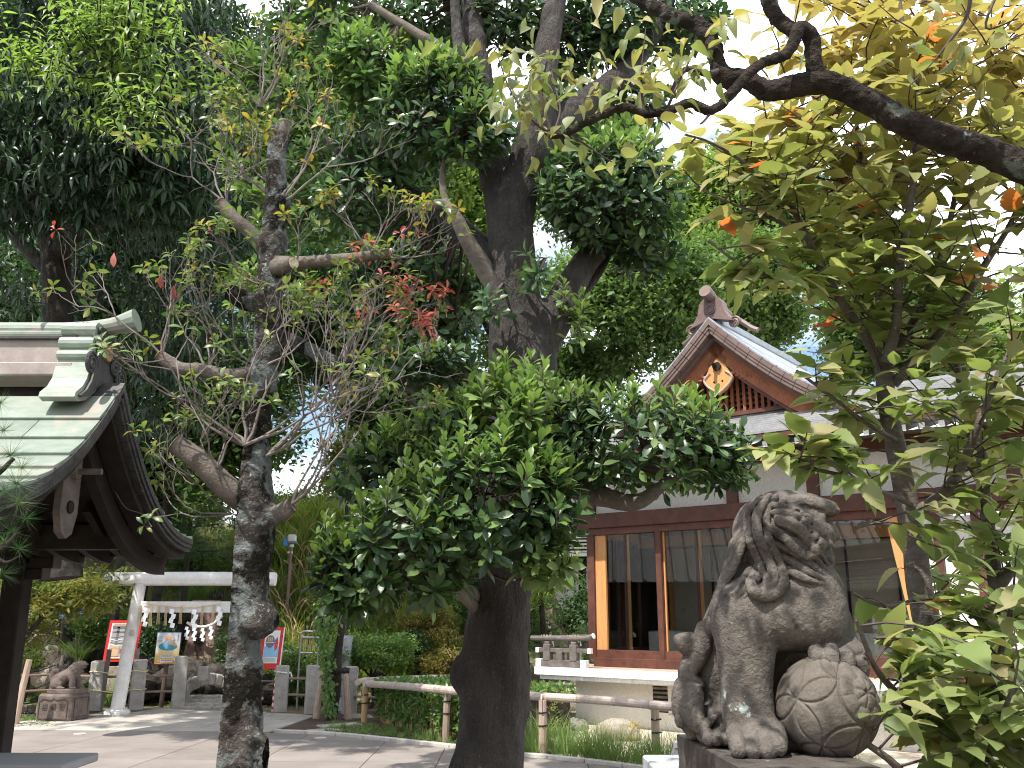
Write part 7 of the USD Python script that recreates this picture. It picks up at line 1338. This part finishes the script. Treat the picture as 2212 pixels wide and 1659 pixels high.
# ---------------- light evergreen behind the pruned tree ----------------
rng = np.random.default_rng(41); YE = 10.0
et = T('light_evergreen', 'pale green leafy evergreen just behind the pruned tree', 'tree', V(at(600, 1000, YE)[0], YE, 0))
EL = limb_tubes([(505, 1800, 0, 16), (525, 1300, 0, 16), (545, 1000, 0, 15), (572, 780, 0, 14), (586, 560, 0, 12), (600, 300, 0, 9), (605, 100, 0, 5)], YE, 1); et.part('trunk', tube(EL[:, :3], EL[:, 3], 9, rough=.1), 'bark_limb', smooth=True)
A_ = []; tw = []
for u, v, ru, rv, n, k in ((620, 200, 120, 120, 100, 0), (660, 330, 110, 110, 80, 0), (530, 320, 70, 120, 60, 1), (680, 460, 90, 80, 50, 0), (520, 160, 50, 80, 30, 1), (540, 620, 50, 60, 26, 1), (700, 110, 90, 80, 50, 0), (640, 650, 50, 40, 14, 1), (560, 450, 60, 60, 24, 1)):
    c = at(u, v, YE + .2); s = YE / F; t, q, w = blob(c, (ru * s, ru * s * .8, rv * s), n, nearest_on([EL], c), rng, .016); tw += w; A_.append(whorls(t, unit(q * .6 + V(0, -.15, .7) + rng.normal(0, .2, (n, 3))), 9, .16, rng, 15, 85, k, .9))
et.part('twigs', join(tw), 'twig_dark', kind='stuff'); add_leaves(et, [(LF['obo'], 'leaf_mid'), (LF['obo'], 'leaf_shoot')], A_, top=120)

# ---------------- trees beyond, as crowns of leafy sprays ----------------
def spray(n, L, shape, seed, flat=.35):
    r = np.random.default_rng(seed); ms = []
    for i in range(n):
        d = unit(r.normal(0, 1, 3) * V(1, 1, .6) + V(0, 0, -.15)); p = r.normal(0, .5, 3) * V(1, 1, flat); R = frames(d[None], (V(0, 0, 1) + r.normal(0, .35, 3))[None])[0]; ms.append(((shape[0] * L * r.uniform(.7, 1.2)) @ R.T + p, shape[1]))
    return join(ms)
tiny = leaf(.5, 'ellip', .2, .15, 2); tinyl = leaf(.3, 'lance', .2, .25, 3)
SPR = [spray(26, .36, tiny, 1), spray(26, .42, tiny, 2), spray(24, .5, tinyl, 3)]
def crown_tree(name, label, u, v, ru, rv, Y, n, mat, size, base=0.0, lumps=12, seed=0, wood='bark_dark', trunk=None, group=None, mat2=None, kinds=(0, 1), cat='tree', tu=None):
    r = np.random.default_rng(100 + seed); c = at(u, v, Y); s = Y / F; t = T(name, label, cat, (c[0], Y, base), group=group); R = V(ru * s, (ru + rv) * .42 * s, rv * s)
    P = []; lc = in_ball(lumps, r, .5) * .72
    for i in range(n):
        q = lc[r.integers(lumps)] + in_ball(1, r, .75)[0] * r.uniform(.3, .46); P.append(c + q * R)
    P = np.array(P); P[:, 2] = np.maximum(P[:, 2], base + .1)
    k = np.array(kinds)[r.integers(0, len(kinds), n)]; mm = [(SPR[i], mat if not (mat2 and i == kinds[-1]) else mat2) for i in range(3)]
    p = f'{t.path}/crown'; instancer(p, mm, k, P - t.loc, Rot.from_euler('zyx', r.uniform(-1, 1, (n, 3)) * V(3.14, .5, .5)).as_matrix(), size * r.uniform(.7, 1.25, n)); tag(stage.GetPrimAtPath(p), kind='stuff')
    tx = trunk if trunk is not None else 0.018 * R[2] + .09
    bx_ = c[0] if tu is None else at(tu, 1200, Y)[0]
    ax = quad_path([V(bx_, Y, base - .1), V(bx_ + .1, Y, base + .62 * (c[2] - R[2] - base)), c, c + V(.1, 0, R[2] * .7)], 4); t.part('trunk', tube(ax, np.linspace(tx, tx * .25, len(ax)), 8, rough=.1, rscale=2), wood, smooth=True)
    for q in lc[:7]: 
        e = c + q * R; a = ax[np.argmin(np.abs(ax[:, 2] - (e[2] - .35 * np.linalg.norm(e[:2] - c[:2]) - .2)))]; t.part('limb', tube(quad_path([a, (a + e) / 2 + V(0, 0, .1), e], 3), np.linspace(tx * .4, tx * .1, 7), 5, False), wood)
    return t
hz_ = lambda u, Y: float(max(0, hill_z(np.array([at(u, 1300, Y)[0]]), np.array([Y]))[0]))
for k, (x, y, z, r, lb_) in enumerate(((-9, -12, 5, 4.5, 'rear left'), (-2, -14, 5, 4.5, 'rear middle'), (5, -12, 5, 4.5, 'rear right'), (13, -6, 5, 4.5, 'far right'), (-17, -6, 5, 4.5, 'far left rear'))):
    rr_ = np.random.default_rng(300 + k); t = T('garden_tree', 'leafy tree of the garden outside the picture, ' + lb_, 'tree', (x, y, 0)); q = in_ball(420, rr_, .55) * V(r, r, r * .8) + V(x, y, z)
    p = f'{t.path}/crown'; instancer(p, [(SPR[0], 'leaf_far_dark'), (SPR[1], 'leaf_far_dark')], rr_.integers(0, 2, 420), q - t.loc, Rot.from_euler('zyx', rr_.uniform(-1, 1, (420, 3)) * V(3.14, .5, .5)).as_matrix(), rr_.uniform(.7, 1.1, 420)); tag(stage.GetPrimAtPath(p), kind='stuff'); t.part('trunk', tube([(x, y, -.1), (x + .1, y, 2.2), (x, y, z + 1)], [.28, .22, .1], 8, rough=.1), 'bark_dark', smooth=True)
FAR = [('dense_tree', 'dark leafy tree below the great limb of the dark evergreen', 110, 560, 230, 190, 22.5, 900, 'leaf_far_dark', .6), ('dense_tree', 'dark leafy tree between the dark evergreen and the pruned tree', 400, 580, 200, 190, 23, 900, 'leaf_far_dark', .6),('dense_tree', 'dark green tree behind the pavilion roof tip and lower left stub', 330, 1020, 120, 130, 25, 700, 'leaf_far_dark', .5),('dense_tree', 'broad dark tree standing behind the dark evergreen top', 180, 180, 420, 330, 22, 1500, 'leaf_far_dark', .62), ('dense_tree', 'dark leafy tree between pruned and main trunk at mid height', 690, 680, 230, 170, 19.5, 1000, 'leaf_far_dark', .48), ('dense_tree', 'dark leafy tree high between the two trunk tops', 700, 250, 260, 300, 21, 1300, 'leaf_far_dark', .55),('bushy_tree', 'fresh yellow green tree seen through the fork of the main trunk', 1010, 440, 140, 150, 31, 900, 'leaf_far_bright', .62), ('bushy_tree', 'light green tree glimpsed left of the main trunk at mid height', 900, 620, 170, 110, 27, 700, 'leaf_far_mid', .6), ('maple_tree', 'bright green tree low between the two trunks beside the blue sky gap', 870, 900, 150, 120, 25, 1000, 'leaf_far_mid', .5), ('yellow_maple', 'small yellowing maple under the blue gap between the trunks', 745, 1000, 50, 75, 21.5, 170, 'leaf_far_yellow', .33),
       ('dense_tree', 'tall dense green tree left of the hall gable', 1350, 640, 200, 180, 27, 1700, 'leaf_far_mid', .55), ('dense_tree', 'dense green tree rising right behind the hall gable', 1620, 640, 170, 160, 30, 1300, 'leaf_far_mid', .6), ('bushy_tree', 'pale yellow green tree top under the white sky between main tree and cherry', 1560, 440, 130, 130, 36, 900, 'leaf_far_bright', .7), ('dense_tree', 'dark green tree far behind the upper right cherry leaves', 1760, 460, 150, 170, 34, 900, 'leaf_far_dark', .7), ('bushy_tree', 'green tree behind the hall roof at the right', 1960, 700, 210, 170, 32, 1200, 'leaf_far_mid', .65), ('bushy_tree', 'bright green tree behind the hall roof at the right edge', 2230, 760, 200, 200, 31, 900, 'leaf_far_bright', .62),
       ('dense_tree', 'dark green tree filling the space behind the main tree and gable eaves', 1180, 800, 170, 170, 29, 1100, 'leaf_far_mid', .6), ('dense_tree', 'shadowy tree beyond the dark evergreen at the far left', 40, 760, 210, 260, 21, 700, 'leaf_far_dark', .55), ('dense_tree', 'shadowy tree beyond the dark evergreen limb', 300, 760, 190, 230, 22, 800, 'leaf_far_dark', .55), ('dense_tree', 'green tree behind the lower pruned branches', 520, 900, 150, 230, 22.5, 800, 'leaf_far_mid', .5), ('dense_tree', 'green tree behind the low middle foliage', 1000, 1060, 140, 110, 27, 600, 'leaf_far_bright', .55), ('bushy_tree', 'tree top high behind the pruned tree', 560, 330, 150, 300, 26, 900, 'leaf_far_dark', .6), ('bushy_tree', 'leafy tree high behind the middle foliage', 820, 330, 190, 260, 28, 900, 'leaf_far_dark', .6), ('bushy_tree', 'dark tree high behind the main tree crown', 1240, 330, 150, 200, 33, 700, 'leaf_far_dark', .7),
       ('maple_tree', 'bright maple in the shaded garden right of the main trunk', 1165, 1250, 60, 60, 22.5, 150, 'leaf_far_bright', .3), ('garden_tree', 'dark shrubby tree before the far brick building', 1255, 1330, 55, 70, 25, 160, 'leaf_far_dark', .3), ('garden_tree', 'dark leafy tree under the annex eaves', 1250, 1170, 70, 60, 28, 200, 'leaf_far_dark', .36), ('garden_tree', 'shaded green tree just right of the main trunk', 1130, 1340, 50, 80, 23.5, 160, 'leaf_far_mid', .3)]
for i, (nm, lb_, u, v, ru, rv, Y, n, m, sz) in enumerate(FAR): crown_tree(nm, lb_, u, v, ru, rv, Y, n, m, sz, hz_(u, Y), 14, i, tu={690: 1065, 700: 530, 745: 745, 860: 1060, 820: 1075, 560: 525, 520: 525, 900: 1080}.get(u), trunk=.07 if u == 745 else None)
yt = crown_tree('yellowing_cherry', 'yellowing cherry tree spreading low under the pavilion eaves', 150, 1272, 150, 62, 18.7, 190, 'leaf_far_yellow', .31, 0.0, 12, 55, kinds=(2, 2), tu=40, trunk=.07)
crown_tree('yellowing_cherry', 'low yellowing branch spray at the left beside the pavilion post', 62, 1370, 62, 60, 19.2, 60, 'leaf_far_yellow', .29, 0.0, 7, 56, kinds=(2, 2), tu=20, trunk=.04)
# azaleas and shrubs on the slope
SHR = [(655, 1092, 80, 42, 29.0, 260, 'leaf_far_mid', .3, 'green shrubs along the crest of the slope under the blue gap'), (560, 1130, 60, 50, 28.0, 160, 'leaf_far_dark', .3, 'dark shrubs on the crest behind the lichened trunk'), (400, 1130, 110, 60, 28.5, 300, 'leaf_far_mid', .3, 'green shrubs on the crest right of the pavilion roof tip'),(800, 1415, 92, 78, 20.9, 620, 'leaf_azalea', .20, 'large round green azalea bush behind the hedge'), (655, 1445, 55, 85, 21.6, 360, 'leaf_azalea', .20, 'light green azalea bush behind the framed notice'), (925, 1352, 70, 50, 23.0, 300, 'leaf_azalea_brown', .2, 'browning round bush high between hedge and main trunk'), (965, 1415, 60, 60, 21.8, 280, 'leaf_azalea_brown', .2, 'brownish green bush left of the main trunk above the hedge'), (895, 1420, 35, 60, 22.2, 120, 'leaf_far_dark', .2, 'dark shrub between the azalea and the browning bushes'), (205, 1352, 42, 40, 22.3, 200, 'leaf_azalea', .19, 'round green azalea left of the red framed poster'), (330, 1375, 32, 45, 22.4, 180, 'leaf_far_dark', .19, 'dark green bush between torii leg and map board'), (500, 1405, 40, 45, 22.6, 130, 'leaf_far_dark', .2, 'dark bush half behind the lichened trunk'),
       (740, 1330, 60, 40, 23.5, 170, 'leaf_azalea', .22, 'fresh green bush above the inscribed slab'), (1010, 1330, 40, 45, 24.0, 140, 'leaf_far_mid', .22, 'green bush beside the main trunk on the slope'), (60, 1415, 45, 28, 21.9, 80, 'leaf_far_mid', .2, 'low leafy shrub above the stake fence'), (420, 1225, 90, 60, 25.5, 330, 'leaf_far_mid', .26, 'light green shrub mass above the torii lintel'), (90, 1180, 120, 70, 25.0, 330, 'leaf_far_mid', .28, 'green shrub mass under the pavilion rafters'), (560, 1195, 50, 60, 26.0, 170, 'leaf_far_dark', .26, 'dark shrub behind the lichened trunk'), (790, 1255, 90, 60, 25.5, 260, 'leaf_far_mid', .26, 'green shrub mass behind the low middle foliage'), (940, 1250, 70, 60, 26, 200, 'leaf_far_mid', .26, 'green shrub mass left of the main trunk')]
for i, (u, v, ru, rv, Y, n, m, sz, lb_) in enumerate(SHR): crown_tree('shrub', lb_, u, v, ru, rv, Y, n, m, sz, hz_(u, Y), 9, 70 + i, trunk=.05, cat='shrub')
# square clipped hedge
h0, h1 = gp(797, 1562), gp(992, 1612); ax_ = unit(h1 - h0); nx_ = V(-ax_[1], ax_[0], 0); ztop = at(880, 1480, 16.8)[2]; LH = np.linalg.norm(h1 - h0)
hd_ = T('clipped_hedge', 'square clipped green hedge behind the bamboo rail', 'hedge', (h0 + h1) / 2); rng = np.random.default_rng(77); n = 6200
a = rng.uniform(-.1, LH, n); b = rng.uniform(.15, 2.3, n); z = rng.uniform(.1, ztop, n); f = np.array([0, 1, 1, 2, 0])[rng.integers(0, 5, n)]; b = np.where(f == 0, rng.uniform(.12, .32, n), b); z = np.where(f == 1, ztop - rng.uniform(0, .12, n), z); a = np.where((f == 2) & (rng.uniform(0, 1, n) < .4), rng.uniform(-.1, .1, n), a); b = np.where((f == 2) & (a > .12), rng.uniform(.12, .3, n), b)
pos = h0 + a[:, None] * ax_ + b[:, None] * nx_ + z[:, None] * ZF
m = (z > ztop * .55) | (rng.uniform(0, 1, n) < .62); pos = pos[m]; z = z[m]; n = len(pos)
add_leaves(hd_, [(leaf(.42, 'lance', .2, .2, 3), 'leaf_hedge')], [(pos, unit(rng.normal(0, .6, (n, 3)) + V(0, -.5, .45)), V(0, -.5, .8) + rng.normal(0, .4, (n, 3)), rng.uniform(.09, .15, n), np.zeros(n))], top=0)
st_ = []
for _ in range(260):
    s = rng.uniform(0, LH); p = h0 + s * ax_ + nx_ * rng.uniform(.18, .5); st_.append(tube([p, p + V(rng.normal(0, .04), 0, ztop * rng.uniform(.6, .95))], [.012, .006], 4, False))
hd_.part('stems', join(st_), 'post_orange', kind='stuff')
hd_.part('core', beam(h0 + nx_ * 1.3 + ax_ * .15 + V(0, 0, ztop * .46), h1 + nx_ * 1.3 - ax_ * .1 + V(0, 0, ztop * .46), 1.8, ztop * .9, .1), 'bark_dark')
# ---------------- grasses, pines ----------------
def tuft(n, h, spread, w, seed, bend=.6):
    r = np.random.default_rng(seed); ms = []
    for i in range(n):
        a = r.uniform(0, 6.3); o = V(math.cos(a), math.sin(a), 0); x = np.cross(o, ZF); hh = h * r.uniform(.6, 1.1); p = o * r.uniform(0, .12) * h; bb = bend * r.uniform(.3, 1.2); rows = []
        for k, t in enumerate((0, .35, .7, 1)): c = p + o * spread * hh * (t * .4 + bb * t * t) + ZF * hh * (t - .35 * bb * t * t); rows += [c - x * w * (1 - t * .95), c + x * w * (1 - t * .95)]
        ms.append((np.array(rows), np.array([(0, 1, 3, 2), (2, 3, 5, 4), (4, 5, 7, 6)])))
    return join(ms)
def grass(name, label, pts, protos, size, seed, cat='grass'):
    r = np.random.default_rng(seed); pts = np.array(pts); p = numbered('/World', name); n = len(pts)
    instancer(p, protos, r.integers(0, len(protos), n), pts, Rot.from_euler('z', r.uniform(0, 6.3, n)).as_matrix(), size * r.uniform(.6, 1.2, n)); tag(stage.GetPrimAtPath(p), label, cat, kind='stuff')
GT = [tuft(20, 1.0, .6, .011, 1, .9), tuft(18, 1.0, .9, .010, 2, 1.1), tuft(12, 1.0, .5, .011, 3, .5), tuft(9, 1.3, .9, .009, 4, 1.3)]
rng = np.random.default_rng(3); pts = []
while len(pts) < 330:
    p = V(rng.uniform(0.2, 4.2), rng.uniform(11.2, 15.2), 0); k = np.interp(p[0], kerb[:, 0], kerb[:, 1])
    if p[1] > k + .15 and p[1] < k + 1.25 + .5 * rng.uniform(): pts.append(p)
grass('long_grass', 'long fresh green grass between kerb and white hall foundation', pts, [(g, 'grass_blade') for g in GT], .52, 1)
pts = [gp(rng.uniform(720, 1000), 0) if 0 else None for _ in range(0)]
while len(pts) < 200:
    u = rng.uniform(705, 1000); vv = np.interp(u, [713, 795, 876, 996], [1588, 1596, 1604, 1617]); pts.append(gp(u, vv - rng.uniform(2, 26)))
grass('low_herbs', 'low green herbs along the kerb at the foot of the hedge', pts, [(SPR[0], 'leaf_hedge'), (tuft(14, 1.0, .7, .03, 8), 'grass_blade')], .17, 2, 'ground cover')
pts = [gp(rng.uniform(0, 110), rng.uniform(1546, 1572)) for _ in range(160)]; grass('low_herbs', 'low weeds at the left edge round the lone pale stake', pts, [(SPR[0], 'leaf_far_mid')], .12, 4, 'ground cover')
hp_ = lambda u0, u1, v0, v1, Y0_, Y1_, n, r: [(lambda x, y: V(x, y, max(0, float(hill_z(np.array([x]), np.array([y]))[0])) - .02))(at(r.uniform(u0, u1), 1300, yy)[0], yy) for yy in r.uniform(Y0_, Y1_, n)]
GTT = [tuft(30, 1.0, .75, .014, 5, .9), tuft(30, 1.0, .9, .012, 6, 1.1)]
grass('pampas_grass', 'tall arching grass covering the slope right of the lichened trunk', hp_(585, 1010, 0, 0, 22.6, 28.5, 520, rng), [(g, 'grass_tall') for g in GTT], 1.15, 5); grass('pampas_grass', 'grass tufts over the rocky slope behind the torii', hp_(100, 600, 0, 0, 22.0, 28.5, 420, rng), [(g, 'grass_tall') for g in GTT], .62, 6)
PLM = [join([tube(quad_path([V(0, 0, 0), V(.1, 0, .7), V(.25, 0, 1.0), V(.42, 0, 1.12)], 3), [.006] * 6 + [.014, .016, .012, .004], 5) for _ in (0,)])]
grass('grass_plumes', 'pinkish tan plumes among the tall slope grass', hp_(590, 720, 0, 0, 22.8, 26.5, 90, rng), [(PLM[0], 'grass_plume')], 1.25, 7)
grass('slope_weeds', 'mixed weeds and ferns covering the foot of the slope', hp_(20, 1000, 0, 0, 21.5, 25.5, 900, rng), [(SPR[0], 'leaf_azalea'), (SPR[2], 'leaf_far_mid')], .22, 8, 'ground cover')
for u, v, Y, lb_ in ((162, 1420, 22.0, 'bright green grass clump on the rocks above the small lion'), (235, 1515, 21.2, 'thin green iris clump at the foot of the torii leg'), (430, 1290, 24.5, 'dark arching grass clump above the tie beam of the torii')): grass('grass_clump', lb_, [at(u, v, Y) + rng.normal(0, .12, 3) * V(1, 1, 0) - V(0, 0, .1) for _ in range(7)], [(g, 'grass_blade') for g in GTT], .8, int(u))
grass('yellow_shrub_leaves', 'small yellowing plant in the long grass beside the fence post', [gp(rng.uniform(1180, 1215), rng.uniform(1578, 1600)) + V(0, 0, rng.uniform(.1, .75)) for _ in range(34)], [(SPR[1], 'leaf_far_yellow')], .13, 12, 'plant'); grass('yellow_plant', 'small yellow flowered plant in the grass in front of the white foundation', [gp(rng.uniform(1358, 1378), 1608) + V(0, 0, rng.uniform(.1, .35)) for _ in range(10)], [(SPR[1], 'leaf_yellow')], .1, 13, 'plant')
def needle_tuft(n, L, seed):
    r = np.random.default_rng(seed); ms = []
    for i in range(n):
        d = unit(r.normal(0, 1, 3) * V(1, 1, .8) + V(0, 0, .55)); x = unit(np.cross(d, r.normal(0, 1, 3))); l = L * r.uniform(.7, 1.1); b = d * .02; c = d * l - V(0, 0, .06 * L); ms.append((np.array([b - x * .006 * L, b + x * .006 * L, c]), np.array([(0, 1, 2)])))
    return join(ms)
NT = [needle_tuft(90, 1.0, 1), needle_tuft(80, 1.0, 2)]
def pine(name, label, base, tufts, size, brs, seed, r0=.03):
    t = T(name, label, 'pine tree', base); r = np.random.default_rng(seed)
    for i, (p, rr) in enumerate(brs): t.part('trunk' if i == 0 else 'branch', tube(quad_path(p, 4), np.linspace(rr, rr * .35, len(quad_path(p, 4))), 7, rough=.15), 'bark_dark', smooth=True)
    tf = np.array(tufts); n = len(tf); p = f'{t.path}/needles'; instancer(p, [(g, 'needle') for g in NT], r.integers(0, 2, n), tf - t.loc, Rot.from_euler('zyx', r.uniform(-1, 1, (n, 3)) * V(3.1, .7, .7)).as_matrix(), size * r.uniform(.75, 1.15, n)); tag(stage.GetPrimAtPath(p), kind='stuff')
rng = np.random.default_rng(6); Yn = 4.6
tf = [at(u, v, Yn + rng.normal(0, .06)) for u, v in ((22, 985), (8, 930), (35, 1045), (12, 1062), (40, 1085), (28, 1150), (55, 1120), (10, 1170), (40, 1185), (5, 1240), (-20, 1000), (-15, 1120), (-30, 1060), (0, 870), (48, 1010))]
pine('pine_tree', 'pine branches with long needles reaching in at the left edge', (at(-330, 1200, Yn)[0], Yn, 0), tf, .135, [([V(at(-330, 1, Yn)[0], Yn, 0), at(-320, 1400, Yn), at(-300, 1000, Yn), at(-280, 700, Yn)], .1), ([at(-310, 1120, Yn), at(-150, 1060, Yn), at(-20, 1030, Yn), at(30, 990, Yn)], .03), ([at(-315, 1200, Yn), at(-150, 1180, Yn), at(-10, 1190, Yn), at(40, 1150, Yn)], .03), ([at(-20, 1190, Yn), at(10, 1215, Yn), at(45, 1200, Yn)], .012)], 2)
for u, v, ru, rv, Y, n, lb_ in ((410, 1140, 75, 90, 23.5, 80, 'light pine in front of the slope shrubs above the torii lintel'), (1180, 1385, 32, 30, 23.0, 26, 'small pine behind the veranda railing'), (1268, 1395, 18, 40, 22.0, 16, 'slim young pine against the corner post of the hall'), (1140, 1530, 26, 40, 18.5, 20, 'small pine sapling under the veranda right of the main trunk')):
    c = at(u, v, Y); s = Y / F; q = in_ball(n, rng, .2) * V(ru * s, ru * s, rv * s) + c; pine('pine_tree', lb_, (c[0], Y, max(0, hz_(u, Y))), q, .48 if n > 50 else .34, [([V(c[0], Y, 0), c, c + V(0, 0, rv * s * .9)], .09)] + [([c + V(0, 0, (k - 2) * rv * s * .3), c + V((-1) ** k * ru * s * .4, 0, (k - 2) * rv * s * .3 + .05), c + V((-1) ** k * ru * s * .85, 0, (k - 2) * rv * s * .32 + .1)], .03) for k in range(5)], int(u))
